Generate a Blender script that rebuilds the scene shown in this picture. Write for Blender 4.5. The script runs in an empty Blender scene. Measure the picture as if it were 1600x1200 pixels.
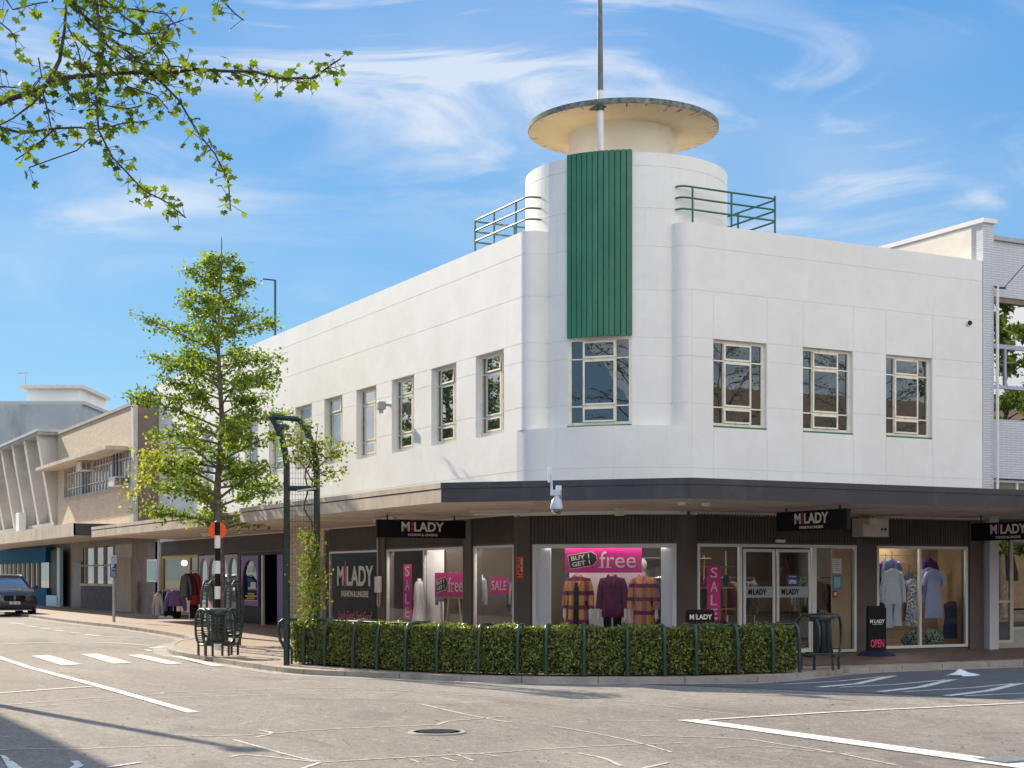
import bpy, bmesh, math, random
import numpy as np
from mathutils import Vector, Matrix
random.seed(4)
RNG = np.random.default_rng(4)
PI = math.pi
rad = math.radians
scene = bpy.context.scene
COL = scene.collection

# ------------------------------------------------------------------ camera, sky, sun, exposure
F_PX, CX, HY, CAM_H = 2377.0, 800.0, 901.0, 1.65
YAW = rad(28.04)
cam_d = bpy.data.cameras.new("camera")
cam = bpy.data.objects.new("camera", cam_d)
COL.objects.link(cam)
cam.location = (0, 0, CAM_H)
cam.rotation_euler = (rad(90), 0, -YAW)
cam_d.sensor_width = 36
cam_d.lens = F_PX / 1600 * 36
cam_d.shift_y = (HY - 600) / 1600
cam_d.clip_start = 0.1
cam_d.clip_end = 3000
scene.camera = cam

SUN_EL, SUN_AZ = rad(29), rad(11)          # azimuth measured from +Y towards -X
SDIR = Vector((-math.sin(SUN_AZ) * math.cos(SUN_EL), math.cos(SUN_AZ) * math.cos(SUN_EL), math.sin(SUN_EL)))
sd = bpy.data.lights.new("sun", 'SUN')
sd.energy = 5.0
sd.angle = rad(0.6)
sd.color = (1.0, 0.865, 0.67)
sun = bpy.data.objects.new("sun", sd)
COL.objects.link(sun)
sun.rotation_euler = SDIR.to_track_quat('Z', 'Y').to_euler()

world = bpy.data.worlds.new("World")
scene.world = world
world.use_nodes = True
wt = world.node_tree
wn, wl = wt.nodes, wt.links
wn.clear()
w_out = wn.new('ShaderNodeOutputWorld')
w_bg = wn.new('ShaderNodeBackground')
w_sky = wn.new('ShaderNodeTexSky')
w_sky.sky_type = 'NISHITA'
w_sky.sun_disc = False
w_sky.sun_elevation = SUN_EL
w_sky.sun_rotation = -SUN_AZ
w_sky.air_density = 1.0
w_sky.dust_density = 0.1
w_sky.ozone_density = 1.6
w_bg.inputs['Strength'].default_value = 0.088
scene.view_settings.view_transform = 'Standard'
scene.view_settings.look = 'None'
scene.view_settings.exposure = 0.78
scene.view_settings.gamma = 1.0
try:
    scene.view_settings.use_curve_mapping = False
except Exception:
    pass
scene.cycles.use_denoising = True
scene.cycles.max_bounces = 8
scene.cycles.transparent_max_bounces = 24
scene.cycles.sample_clamp_indirect = 6.0

F2 = Vector((math.sin(YAW), math.cos(YAW)))
R2 = Vector((math.cos(YAW), -math.sin(YAW)))


def px_dir(px, py):
    r = (px - CX) / F_PX
    return Vector((F2.x + r * R2.x, F2.y + r * R2.y, (HY - py) / F_PX))


def wmath(op, a=None, b=None, clamp=False):
    n = wn.new('ShaderNodeMath')
    n.operation = op
    n.use_clamp = clamp
    for i, v in enumerate((a, b)):
        if v is None:
            continue
        if isinstance(v, (int, float)):
            n.inputs[i].default_value = v
        else:
            wl.new(v, n.inputs[i])
    return n.outputs[0]


w_tc = wn.new('ShaderNodeTexCoord')


def cloud_noise(scale, sc, rot, detail, lo, hi, dist=0.6):
    m = wn.new('ShaderNodeMapping')
    m.inputs['Scale'].default_value = sc
    m.inputs['Rotation'].default_value = rot
    wl.new(w_tc.outputs['Generated'], m.inputs['Vector'])
    n = wn.new('ShaderNodeTexNoise')
    n.inputs['Scale'].default_value = scale
    n.inputs['Detail'].default_value = detail
    n.inputs['Roughness'].default_value = 0.55
    n.inputs['Distortion'].default_value = dist
    wl.new(m.outputs[0], n.inputs['Vector'])
    r = wn.new('ShaderNodeMapRange')
    r.interpolation_type = 'SMOOTHSTEP'
    r.inputs['From Min'].default_value = lo
    r.inputs['From Max'].default_value = hi
    wl.new(n.outputs['Fac'], r.inputs['Value'])
    return r.outputs[0]


def sky_patch(px, py, a_deg, amp, sx=1.0, tilt=0.0):
    """a bank of cirrus that stands in one direction of the sky"""
    d = (px if isinstance(px, Vector) else px_dir(px, py)).normalized()
    right = d.cross(Vector((0, 0, 1))).normalized()
    up = right.cross(d)
    c, s = math.cos(rad(tilt)), math.sin(rad(tilt))
    ra = right * c + up * s
    ua = up * c - right * s
    outs = []
    for v, k in ((ra, 1.0 / sx), (ua, 1.0)):
        n = wn.new('ShaderNodeVectorMath')
        n.operation = 'DOT_PRODUCT'
        wl.new(w_tc.outputs['Generated'], n.inputs[0])
        n.inputs[1].default_value = v
        o = wmath('MULTIPLY', n.outputs['Value'], k / math.sin(rad(a_deg)))
        outs.append(wmath('MULTIPLY', o, o))
    r2 = wmath('ADD', outs[0], outs[1])
    e = wmath('POWER', 2.718, wmath('MULTIPLY', r2, -1.0))
    n = wn.new('ShaderNodeVectorMath')
    n.operation = 'DOT_PRODUCT'
    wl.new(w_tc.outputs['Generated'], n.inputs[0])
    n.inputs[1].default_value = d
    e = wmath('MULTIPLY', e, wmath('GREATER_THAN', n.outputs['Value'], 0.0))
    return wmath('MULTIPLY', e, amp)


wisps = cloud_noise(3.2, (1.0, 2.6, 5.0), (0.3, 0.2, 0.5), 9, 0.44, 0.68, 1.3)
veil = cloud_noise(1.6, (1, 1, 2.4), (0.1, 0, 0.2), 4, 0.30, 0.75, 0.4)
p = sky_patch(790, 90, 3.6, 1.5, 2.0, -14)
for a in ((560, 60, 1.6, .40, 3.0, 2), (330, 350, 1.8, .40, 2.6, -18), (1290, 240, 1.7, .55, 2.2, -25), (1400, 70, 1.0, .55, 3.2, 0),
          (60, 380, 1.2, .40, 2.6, 4), (1560, 290, 1.3, .5, 1.4, 10), (40, 100, 1.8, .35, 1.6, 10),
          (1000, 240, 1.6, .6, 1.6, 20), (1330, 270, 2.2, .6, 2.0, 25), (420, 60, 1.6, .5, 3.0, 0), (60, 370, 1.4, .5, 3.0, 0), (180, 190, 2.0, .30, 2.4, -30)):
    p = wmath('ADD', p, sky_patch(*a))
tex = wmath('ADD', wmath('MULTIPLY', wisps, 0.95), wmath('MULTIPLY', veil, 0.22))
cl = wmath('MULTIPLY', p, tex, True)
general = wmath('MULTIPLY', wisps, 0.05)
cl = wmath('ADD', cl, general, True)
cl = wmath('MINIMUM', cl, 0.70)
w_hsv = wn.new('ShaderNodeHueSaturation')
w_hsv.inputs['Saturation'].default_value = 1.22
w_hsv.inputs['Value'].default_value = 0.86
wl.new(w_sky.outputs[0], w_hsv.inputs['Color'])
# unseen cumulus: added fill light behind the camera, and a reflected bank low left
cum = cloud_noise(2.4, (1, 1, 1.8), (0.2, 0.1, 0.3), 8, 0.40, 0.56, 0.3)
p2 = sky_patch(Vector((.65, -1, .85)), 0, 34, 1.4, 1.5)  # added to brighten the shaded right facade
p3 = sky_patch(Vector((-.40, .90, .17)), 0, 9, 1.1, 1.3)
p4 = sky_patch(Vector((-.6, -1.0, 1.3)), 0, 24, .9, 1.2)
cum2 = wmath('MULTIPLY', wmath('ADD', wmath('ADD', p2, p4), p3), cum, True)
w_mix2 = wn.new('ShaderNodeMixRGB')
w_mix2.inputs[2].default_value = (15.0, 14.4, 13.7, 1)
wl.new(cum2, w_mix2.inputs[0])
w_mix = wn.new('ShaderNodeMixRGB')
w_mix.inputs[2].default_value = (6.0, 6.2, 6.5, 1)
wl.new(cl, w_mix.inputs[0])
w_tint = wn.new('ShaderNodeMixRGB'); w_tint.blend_type = 'MULTIPLY'; w_tint.inputs[0].default_value = 1.0
w_tint.inputs[2].default_value = (.72, 1.0, 1.10, 1)
wl.new(w_hsv.outputs[0], w_tint.inputs[1])
# even the physical sky towards a clear azure dome, paler at the horizon
w_sep = wn.new('ShaderNodeSeparateXYZ'); wl.new(w_tc.outputs['Generated'], w_sep.inputs[0])
w_el = wn.new('ShaderNodeMapRange'); w_el.interpolation_type = 'SMOOTHSTEP'
w_el.inputs['From Min'].default_value = -0.02; w_el.inputs['From Max'].default_value = 0.42
wl.new(w_sep.outputs[2], w_el.inputs['Value'])
w_dome = wn.new('ShaderNodeMixRGB'); w_dome.inputs[1].default_value = (2.4, 4.2, 5.8, 1); w_dome.inputs[2].default_value = (.78, 2.45, 5.3, 1)
wl.new(w_el.outputs[0], w_dome.inputs[0])
w_even = wn.new('ShaderNodeMixRGB'); w_even.inputs[0].default_value = .80
wl.new(w_tint.outputs[0], w_even.inputs[1]); wl.new(w_dome.outputs[0], w_even.inputs[2])
wl.new(w_even.outputs[0], w_mix.inputs[1])
wl.new(w_mix.outputs[0], w_mix2.inputs[1])
wl.new(w_mix2.outputs[0], w_bg.inputs['Color'])
wl.new(w_bg.outputs[0], w_out.inputs['Surface'])

# ------------------------------------------------------------------ ground height and pixel helpers
ROAD = -0.09


def gz(x, y):
    if y < 30:
        return 0.0
    if y < 45:
        return .2 * (y - 30) / 15
    if y < 57:
        return .2 + .04 * (y - 45) / 12
    return .24


def G(px, py, zo=0.0):
    z = zo
    for _ in range(25):
        D = F_PX * (CAM_H - z) / (py - HY)
        l = (px - CX) / F_PX * D
        x = D * F2.x + l * R2.x
        y = D * F2.y + l * R2.y
        z = gz(x, y) + zo
    return Vector((x, y, z))


def at(px, py, D):
    l = (px - CX) / F_PX * D
    return Vector((D * F2.x + l * R2.x, D * F2.y + l * R2.y, CAM_H + (HY - py) / F_PX * D))


class Pl:
    """vertical plane; t grows to the right as seen from the street, o is the distance in front of it"""
    def __init__(s, ox, oy, ux, uy):
        s.O = Vector((ox, oy)); s.u = Vector((ux, uy)).normalized(); s.n = Vector((s.u.y, -s.u.x))

    def t(s, px):
        q = R2 - (px - CX) / F_PX * F2
        return -s.O.dot(q) / s.u.dot(q)

    def z(s, px, py):
        p = s.O + s.u * s.t(px)
        return CAM_H + (HY - py) / F_PX * p.dot(F2)

    def p(s, t, z, o=0.0):
        q = s.O + s.u * t + s.n * o
        return Vector((q.x, q.y, z))

    @property
    def ux(s):
        return Vector((s.u.x, s.u.y, 0))


# ------------------------------------------------------------------ mesh builder
LOC = {}


class MB:
    def __init__(s):
        s.v = []; s.f = []

    def add(s, vs, fs):
        b = len(s.v)
        s.v.extend([tuple(v) for v in vs])
        s.f.extend([tuple(b + i for i in f) for f in fs])
        return s

    def quad(s, *p):
        return s.add(p, [tuple(range(len(p)))])

    def hexa(s, p):
        return s.add(p, [(0, 3, 2, 1), (4, 5, 6, 7), (0, 1, 5, 4), (1, 2, 6, 5), (2, 3, 7, 6), (3, 0, 4, 7)])

    def box(s, x0, x1, y0, y1, z0, z1):
        return s.hexa([(x0, y0, z0), (x1, y0, z0), (x1, y1, z0), (x0, y1, z0), (x0, y0, z1), (x1, y0, z1), (x1, y1, z1), (x0, y1, z1)])

    def pbox(s, pl, t0, t1, z0, z1, o0, o1):
        a = [pl.p(t0, z0, o1), pl.p(t1, z0, o1), pl.p(t1, z0, o0), pl.p(t0, z0, o0)]
        b = [Vector((q.x, q.y, z1)) for q in a]
        return s.hexa(a + b)

    def pface(s, pl, t0, t1, z0, z1, o):
        return s.quad(pl.p(t0, z0, o), pl.p(t1, z0, o), pl.p(t1, z1, o), pl.p(t0, z1, o))

    def bar(s, a, b, w, h=None):
        a = Vector(a); b = Vector(b); h = h or w
        d = (b - a).normalized()
        up = Vector((0, 0, 1)) if abs(d.z) < .95 else Vector((1, 0, 0))
        x = d.cross(up).normalized() * w / 2
        y = x.cross(d).normalized() * h / 2
        return s.hexa([a - x - y, a + x - y, a + x + y, a - x + y, b - x - y, b + x - y, b + x + y, b - x + y])

    def tube(s, pts, r, seg=8, closed=False, caps=True):
        pts = [Vector(p) for p in pts]
        n = len(pts)
        rs = r if isinstance(r, (list, tuple)) else [r] * n
        rings = []
        prev = None
        for i, p in enumerate(pts):
            if closed:
                d = pts[(i + 1) % n] - pts[i - 1]
            else:
                d = (pts[min(i + 1, n - 1)] - pts[max(i - 1, 0)])
            if d.length < 1e-9:
                d = Vector((0, 0, 1))
            d.normalize()
            if prev is None:
                up = Vector((0, 0, 1)) if abs(d.z) < .9 else Vector((1, 0, 0))
                x = d.cross(up).normalized()
            else:
                x = (prev - d * prev.dot(d)).normalized()
            prev = x
            y = d.cross(x)
            rings.append([p + (x * math.cos(2 * PI * k / seg) + y * math.sin(2 * PI * k / seg)) * rs[i] for k in range(seg)])
        vs = [v for rg in rings for v in rg]
        fs = []
        m = n if closed else n - 1
        for i in range(m):
            j = (i + 1) % n
            for k in range(seg):
                l = (k + 1) % seg
                fs.append((i * seg + k, i * seg + l, j * seg + l, j * seg + k))
        if caps and not closed:
            fs.append(tuple(reversed(range(seg))))
            fs.append(tuple((n - 1) * seg + k for k in range(seg)))
        return s.add(vs, fs)

    def lathe(s, c, prof, seg=24, axis='Z', flip=False):
        vs = []
        for (r, z) in prof:
            for k in range(seg):
                a = 2 * PI * k / seg
                if axis == 'Z':
                    vs.append((c[0] + r * math.cos(a), c[1] + r * math.sin(a), c[2] + z))
                elif axis == 'Y':
                    vs.append((c[0] + r * math.cos(a), c[1] + z, c[2] + r * math.sin(a)))
                else:
                    vs.append((c[0] + z, c[1] + r * math.cos(a), c[2] + r * math.sin(a)))
        fs = []
        for i in range(len(prof) - 1):
            for k in range(seg):
                l = (k + 1) % seg
                fs.append((i * seg + k, i * seg + l, (i + 1) * seg + l, (i + 1) * seg + k))
        if prof[0][0] > 1e-5:
            fs.append(tuple(reversed(range(seg))))
        if prof[-1][0] > 1e-5:
            fs.append(tuple((len(prof) - 1) * seg + k for k in range(seg)))
        return s.add(vs, fs)

    def loft(s, rings, caps=True):
        n = len(rings[0])
        vs = [v for r in rings for v in r]
        fs = []
        for i in range(len(rings) - 1):
            for k in range(n):
                l = (k + 1) % n
                fs.append((i * n + k, i * n + l, (i + 1) * n + l, (i + 1) * n + k))
        if caps:
            fs.append(tuple(reversed(range(n))))
            fs.append(tuple((len(rings) - 1) * n + k for k in range(n)))
        return s.add(vs, fs)

    def build(s, name, mat, parent=None, local=False, smooth=None, loc=None, bevel=0):
        me = bpy.data.meshes.new(name)
        vs = np.array(s.v, dtype=float).reshape(-1, 3)
        if parent is not None:
            base = Vector((0, 0, 0)) if local else LOC.get(parent.name, Vector((0, 0, 0)))
        elif loc is not None:
            base = Vector(loc)
        else:
            mn, mx = vs.min(0), vs.max(0)
            base = Vector(((mn[0] + mx[0]) / 2, (mn[1] + mx[1]) / 2, mn[2]))
        vs = vs - np.array(base)
        me.from_pydata(vs.tolist(), [], s.f)
        mats = mat if isinstance(mat, (list, tuple)) else [mat]
        for m in mats:
            me.materials.append(m)
        if smooth is not None:
            me.polygons.foreach_set('use_smooth', [True] * len(me.polygons))
            me.set_sharp_from_angle(angle=rad(smooth))
        me.validate()
        me.update()
        o = bpy.data.objects.new(name, me)
        COL.objects.link(o)
        if parent is not None:
            o.parent = parent
            LOC[o.name] = LOC.get(parent.name, Vector((0, 0, 0)))
        else:
            o.location = base
            LOC[o.name] = base
        if bevel:
            b = o.modifiers.new('bevel', 'BEVEL')
            b.width = bevel; b.segments = 2; b.limit_method = 'ANGLE'
        return o


def tag(o, label=None, cat=None, group=None, kind=None):
    if label: o['label'] = label
    if cat: o['category'] = cat
    if group: o['group'] = group
    if kind: o['kind'] = kind
    return o


def thing(name, loc, label, cat, group=None, rz=0.0):
    o = bpy.data.objects.new(name, None)
    COL.objects.link(o)
    o.empty_display_size = .2
    o.location = loc
    o.rotation_euler = (0, 0, rz)
    LOC[o.name] = Vector(loc)
    return tag(o, label, cat, group)


# ------------------------------------------------------------------ materials
def nodes_of(name):
    m = bpy.data.materials.new(name)
    m.use_nodes = True
    nt = m.node_tree
    return m, nt, nt.nodes, nt.links, nt.nodes['Principled BSDF']


def nmath(nt, op, a, b=None, clamp=False):
    n = nt.nodes.new('ShaderNodeMath'); n.operation = op; n.use_clamp = clamp
    for i, v in enumerate((a, b)):
        if v is None: continue
        if isinstance(v, (int, float)): n.inputs[i].default_value = v
        else: nt.links.new(v, n.inputs[i])
    return n.outputs[0]


def mixrgb(nt, fac, a, b, mode='MIX'):
    n = nt.nodes.new('ShaderNodeMixRGB'); n.blend_type = mode
    for i, v in enumerate((fac, a, b)):
        if isinstance(v, (int, float)): n.inputs[i].default_value = v
        elif isinstance(v, tuple): n.inputs[i].default_value = (*v, 1) if len(v) == 3 else v
        else: nt.links.new(v, n.inputs[i])
    return n.outputs[0]


def noise(nt, scale, detail=4, rough=.6, sc=(1, 1, 1), vec=None, dist=0):
    tc = nt.nodes.new('ShaderNodeTexCoord')
    mp = nt.nodes.new('ShaderNodeMapping'); mp.inputs['Scale'].default_value = sc
    nt.links.new(vec if vec is not None else tc.outputs['Object'], mp.inputs['Vector'])
    n = nt.nodes.new('ShaderNodeTexNoise')
    n.inputs['Scale'].default_value = scale; n.inputs['Detail'].default_value = detail
    n.inputs['Roughness'].default_value = rough; n.inputs['Distortion'].default_value = dist
    nt.links.new(mp.outputs[0], n.inputs['Vector'])
    return n.outputs['Fac']


def ramp(nt, v, lo, hi):
    r = nt.nodes.new('ShaderNodeMapRange'); r.interpolation_type = 'SMOOTHSTEP'
    r.inputs['From Min'].default_value = lo; r.inputs['From Max'].default_value = hi
    nt.links.new(v, r.inputs['Value'])
    return r.outputs[0]


def bump(nt, bs, h, strength=.3, dist=.01):
    b = nt.nodes.new('ShaderNodeBump'); b.inputs['Strength'].default_value = strength; b.inputs['Distance'].default_value = dist
    nt.links.new(h, b.inputs['Height']); nt.links.new(b.outputs[0], bs.inputs['Normal'])


def M(name, col, rough=.6, var=.12, scale=3.0, bmp=0.0, bscale=60, metal=0.0, dirt=None, dscale=1.2, damt=.5, dsc=(1, 1, 1), spec=.5, dlo=.5, dhi=.72):
    """paint / plaster / metal with uneven tone, optional stains and fine relief"""
    m, nt, N, L, bs = nodes_of(name)
    c2 = tuple(c * (1 - var) for c in col)
    c1 = tuple(min(1, c * (1 + var * .6)) for c in col)
    n1 = noise(nt, scale, 5, .65)
    out = mixrgb(nt, ramp(nt, n1, .3, .7), c2, c1)
    if dirt:
        n2 = noise(nt, dscale, 6, .7, dsc, dist=.4)
        out = mixrgb(nt, nmath(nt, 'MULTIPLY', ramp(nt, n2, dlo, dhi), damt), out, dirt)
    L.new(out, bs.inputs['Base Color'])
    n3 = noise(nt, scale * 4, 3)
    L.new(nmath(nt, 'ADD', nmath(nt, 'MULTIPLY', n3, .2), rough - .1, True), bs.inputs['Roughness'])
    bs.inputs['Metallic'].default_value = metal
    bs.inputs['Specular IOR Level'].default_value = spec
    if bmp:
        bump(nt, bs, noise(nt, bscale, 4), bmp, .01)
    return m


def M_brick(name, c1, c2, mortar, bw, bh, ms=.012, rough=.8, horiz=False, bmp=.4, var=.25):
    m, nt, N, L, bs = nodes_of(name)
    tc = N.new('ShaderNodeTexCoord')
    sp = N.new('ShaderNodeSeparateXYZ'); L.new(tc.outputs['Object'], sp.inputs[0])
    cb = N.new('ShaderNodeCombineXYZ')
    if horiz:
        L.new(sp.outputs[0], cb.inputs[0]); L.new(sp.outputs[1], cb.inputs[1])
    else:
        L.new(nmath(nt, 'ADD', sp.outputs[0], sp.outputs[1]), cb.inputs[0]); L.new(sp.outputs[2], cb.inputs[1])
    b = N.new('ShaderNodeTexBrick')
    b.inputs['Scale'].default_value = 1.0
    b.inputs['Brick Width'].default_value = bw; b.inputs['Row Height'].default_value = bh
    b.inputs['Mortar Size'].default_value = ms; b.inputs['Mortar Smooth'].default_value = .2
    b.inputs['Color1'].default_value = (*c1, 1); b.inputs['Color2'].default_value = (*c2, 1); b.inputs['Mortar'].default_value = (*mortar, 1)
    L.new(cb.outputs[0], b.inputs['Vector'])
    n = noise(nt, 1.3, 6, .7)
    k = nmath(nt, 'ADD', nmath(nt, 'MULTIPLY', n, var * 2), 1 - var)
    mx = N.new('ShaderNodeVectorMath'); mx.operation = 'SCALE'
    L.new(b.outputs['Color'], mx.inputs[0]); L.new(k, mx.inputs['Scale'])
    L.new(mx.outputs[0], bs.inputs['Base Color'])
    bs.inputs['Roughness'].default_value = rough
    bump(nt, bs, nmath(nt, 'SUBTRACT', 1.0, b.outputs['Fac']), bmp, .01)
    return m


def M_glass(name, tint=(1, 1, 1), refl=.12, rough=.0, dark=0.0, dcol=(.02, .025, .03), ior=1.5, wav=.0):
    """window glass: see-through with a fresnel mirror; dark>0 mixes in a dim opaque backing"""
    m = bpy.data.materials.new(name); m.use_nodes = True
    nt = m.node_tree; N = nt.nodes; L = nt.links; N.clear()
    out = N.new('ShaderNodeOutputMaterial')
    tr = N.new('ShaderNodeBsdfTransparent'); tr.inputs[0].default_value = (*tint, 1)
    gl = N.new('ShaderNodeBsdfGlossy'); gl.inputs['Roughness'].default_value = rough
    df = N.new('ShaderNodeBsdfDiffuse'); df.inputs[0].default_value = (*dcol, 1)
    fr = N.new('ShaderNodeFresnel'); fr.inputs['IOR'].default_value = ior
    if wav:
        bp = N.new('ShaderNodeBump'); bp.inputs['Strength'].default_value = wav; bp.inputs['Distance'].default_value = .02
        L.new(noise(nt, 1.6, 2), bp.inputs['Height'])
        L.new(bp.outputs[0], gl.inputs['Normal'])
    base = N.new('ShaderNodeMixShader'); base.inputs[0].default_value = dark
    L.new(tr.outputs[0], base.inputs[1]); L.new(df.outputs[0], base.inputs[2])
    mx = N.new('ShaderNodeMixShader')
    L.new(nmath(nt, 'ADD', fr.outputs[0], refl, True), mx.inputs[0])
    L.new(base.outputs[0], mx.inputs[1]); L.new(gl.outputs[0], mx.inputs[2])
    L.new(mx.outputs[0], out.inputs['Surface'])
    return m


def M_leaf(name, c_dark, c_light, trans=.45, rough=.45, spec=.22):
    m, nt, N, L, bs = nodes_of(name)
    g = N.new('ShaderNodeNewGeometry')
    col = mixrgb(nt, g.outputs['Random Per Island'], c_dark, c_light)
    L.new(col, bs.inputs['Base Color'])
    bs.inputs['Roughness'].default_value = rough
    bs.inputs['Specular IOR Level'].default_value = spec
    tl = N.new('ShaderNodeBsdfTranslucent')
    L.new(mixrgb(nt, 1.0, col, (1.5, 1.6, .6), 'MULTIPLY'), tl.inputs[0])
    mx = N.new('ShaderNodeMixShader'); mx.inputs[0].default_value = trans
    out = N['Material Output']
    L.new(bs.outputs[0], mx.inputs[1]); L.new(tl.outputs[0], mx.inputs[2]); L.new(mx.outputs[0], out.inputs['Surface'])
    return m


def M_emit(name, col, st):
    m, nt, N, L, bs = nodes_of(name)
    bs.inputs['Emission Color'].default_value = (*col, 1)
    bs.inputs['Emission Strength'].default_value = st
    bs.inputs['Base Color'].default_value = (*col, 1)
    return m


def M_wall():
    m, nt, N, L, bs = nodes_of('white_render')
    c = mixrgb(nt, ramp(nt, noise(nt, .7, 6, .65), .3, .7), (.80, .775, .735), (.865, .845, .805))
    streak = ramp(nt, noise(nt, 2.6, 6, .7, (1.6, 1.6, .16), dist=.3), .54, .78)
    c = mixrgb(nt, nmath(nt, 'MULTIPLY', streak, .30), c, (.60, .57, .52))
    patch = ramp(nt, noise(nt, .9, 3, .5, (1, 1, 1.6)), .56, .60)
    c = mixrgb(nt, nmath(nt, 'MULTIPLY', patch, .10), c, (.70, .68, .66))
    spots = ramp(nt, noise(nt, 7, 6, .8), .66, .74)
    c = mixrgb(nt, nmath(nt, 'MULTIPLY', spots, .22), c, (.52, .48, .43))
    L.new(c, bs.inputs['Base Color'])
    bs.inputs['Roughness'].default_value = .75
    bump(nt, bs, nmath(nt, 'ADD', noise(nt, 70, 3), nmath(nt, 'MULTIPLY', noise(nt, 1.5, 4), 3.0)), .25, .012)
    return m


mt = {}
mt['wall'] = M_wall()
mt['cream'] = M('cream_render', (.80, .72, .56), .75, .06, .8, .1, 90, dirt=(.45, .34, .2), dscale=.9, damt=.35)
mt['green'] = M('green_cladding', (.040, .185, .105), .5, .16, 1.6, .05, 40, dirt=(.13, .27, .20), dscale=1.6, damt=.5, dsc=(3, 3, .2))
mt['greenmetal'] = M('green_tube_paint', (.022, .045, .036), .38, .2, 6, 0, dirt=(.12, .16, .12), dscale=5, damt=.35)
mt['greenrail'] = M('green_rail_paint', (.03, .15, .085), .4, .1, 6)
mt['navy'] = M('navy_fascia_paint', (.044, .043, .053), .45, .12, 1.5, .03, 20, dirt=(.15, .14, .14), dscale=1.3, damt=.3, dsc=(1, 1, .4))
mt['tan'] = M('weathered_fascia', (.54, .46, .36), .8, .16, 1.3, .15, 50, dirt=(.20, .165, .13), dscale=1.6, damt=.55, dsc=(1, 1, .5), dlo=.45, dhi=.75)
mt['tandark'] = M('fascia_shadow_gap', (.10, .08, .07), .9, .2)
mt['soffit'] = M('soffit_board', (.74, .64, .55), .7, .08, 1.0, 0, dirt=(.33, .24, .18), dscale=.8, damt=.45)
mt['clad'] = M('dark_brown_cladding', (.088, .073, .063), .55, .15, 2, .05, 30)
mt['brown'] = M('brown_pillar_paint', (.105, .088, .076), .6, .12, 2, .1, 60)
mt['alu'] = M('white_aluminium', (.74, .74, .73), .35, .05, 4)
mt['aluwarm'] = M('aged_aluminium', (.62, .58, .50), .45, .1, 4)
mt['sash'] = M('cream_steel_sash', (.86, .80, .66), .5, .06, 6, 0, dirt=(.48, .34, .18), dscale=5, damt=.45)
mt['metal'] = M('galvanised_steel', (.50, .52, .55), .38, .12, 8, metal=.6)
mt['darkmetal'] = M('dark_steel', (.05, .05, .055), .45, .2, 8)
mt['black'] = M('black_board', (.010, .010, .012), .55, .2, 6, spec=.2)
mt['white'] = M('white_lettering', (.82, .80, .76), .6, .04, 6)
mt['pink'] = M('pink_paint', (.80, .06, .20), .6, .05, 4)
mt['magenta'] = M('magenta_banner', (.74, .020, .32), .55, .12, 2.5)
mt['concrete'] = M('concrete', (.36, .34, .31), .85, .15, 1.4, .3, 60, dirt=(.14, .13, .12), dscale=1.0, damt=.5)
mt['roof'] = M('roof_membrane', (.2, .2, .2), .85, .15, 1)
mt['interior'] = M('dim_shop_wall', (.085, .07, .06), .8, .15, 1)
mt['intwhite'] = M('white_display_board', (.78, .80, .84), .6, .04, 1)
mt['floorwood'] = M('shop_floor', (.16, .12, .09), .5, .2, 2)
mt['wood'] = M('plywood_panel', (.43, .32, .20), .55, .12, 1.5, .05, 30, dirt=(.38, .24, .12), dscale=2, damt=.4, dsc=(1, 1, .15))
mt['grey'] = M('grey_paint', (.4, .41, .42), .5, .1, 3)
mt['skinwhite'] = M('mannequin_plastic', (.80, .79, .77), .35, .03, 4)
mt['purple'] = M('purple_paint', (.16, .085, .36), .5, .12, 3)
mt['mauve'] = M('mauve_paint', (.48, .42, .56), .55, .1, 3)
mt['yellow'] = M('ochre_paint', (.62, .38, .035), .5, .1, 3)
mt['orange'] = M('orange_disc', (.90, .10, .01), .5, .06, 3)
mt['stripewhite'] = M('white_pole_paint', (.78, .77, .75), .5, .06, 5)
mt['bark'] = M('tree_bark', (.16, .13, .10), .9, .35, 9, .8, 30, dirt=(.42, .42, .36), dscale=7, damt=.6)
mt['twig'] = M('twig_bark', (.085, .06, .045), .9, .3, 20, .4, 60)
mt['hedgecore'] = M('hedge_twigs', (.016, .018, .009), .9, .4, 30, .8, 40)
mt['hedgeleaf'] = M_leaf('hedge_leaf', (.012, .028, .005), (.34, .38, .09), .30, .30, .5)
mt['treeleaf'] = M_leaf('tree_leaf', (.05, .10, .015), (.30, .37, .065), .46, .5)
mt['yellowleaf'] = M_leaf('young_yellow_leaf', (.20, .24, .03), (.48, .46, .08), .45)
mt['mapleleaf'] = M_leaf('maple_leaf', (.035, .075, .010), (.21, .27, .032), .45, .6, .15)
mt['vineleaf'] = M_leaf('vine_leaf', (.07, .12, .02), (.34, .36, .07), .4)
mt['tile'] = M_brick('white_mosaic_tile', (.62, .62, .65), (.57, .57, .61), (.44, .44, .48), .30, .055, .010, .4, bmp=.25, var=.08)
mt['creamtile'] = M_brick('cream_wall_tile', (.62, .48, .33), (.58, .45, .31), (.36, .28, .2), .20, .10, .006, .45, bmp=.25, var=.1)
mt['brick'] = M_brick('pale_brick', (.60, .49, .36), (.50, .40, .29), (.42, .35, .27), .24, .085, .010, .85, bmp=.5, var=.22)
mt['brownwall'] = M('stained_brown_render', (.23, .17, .135), .85, .15, 1, .2, 50, dirt=(.42, .36, .32), dscale=.9, damt=.5, dsc=(2.2, 2.2, .25), dlo=.5, dhi=.8)
mt['greywall'] = M('weathered_concrete_wall', (.34, .38, .41), .85, .12, .5, .1, 30, dirt=(.13, .14, .145), dscale=.22, damt=.65, dsc=(1.5, 1.5, .35))
mt['rough'] = M('roughcast', (.16, .14, .15), .95, .4, 7, 1.0, 9)
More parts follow.
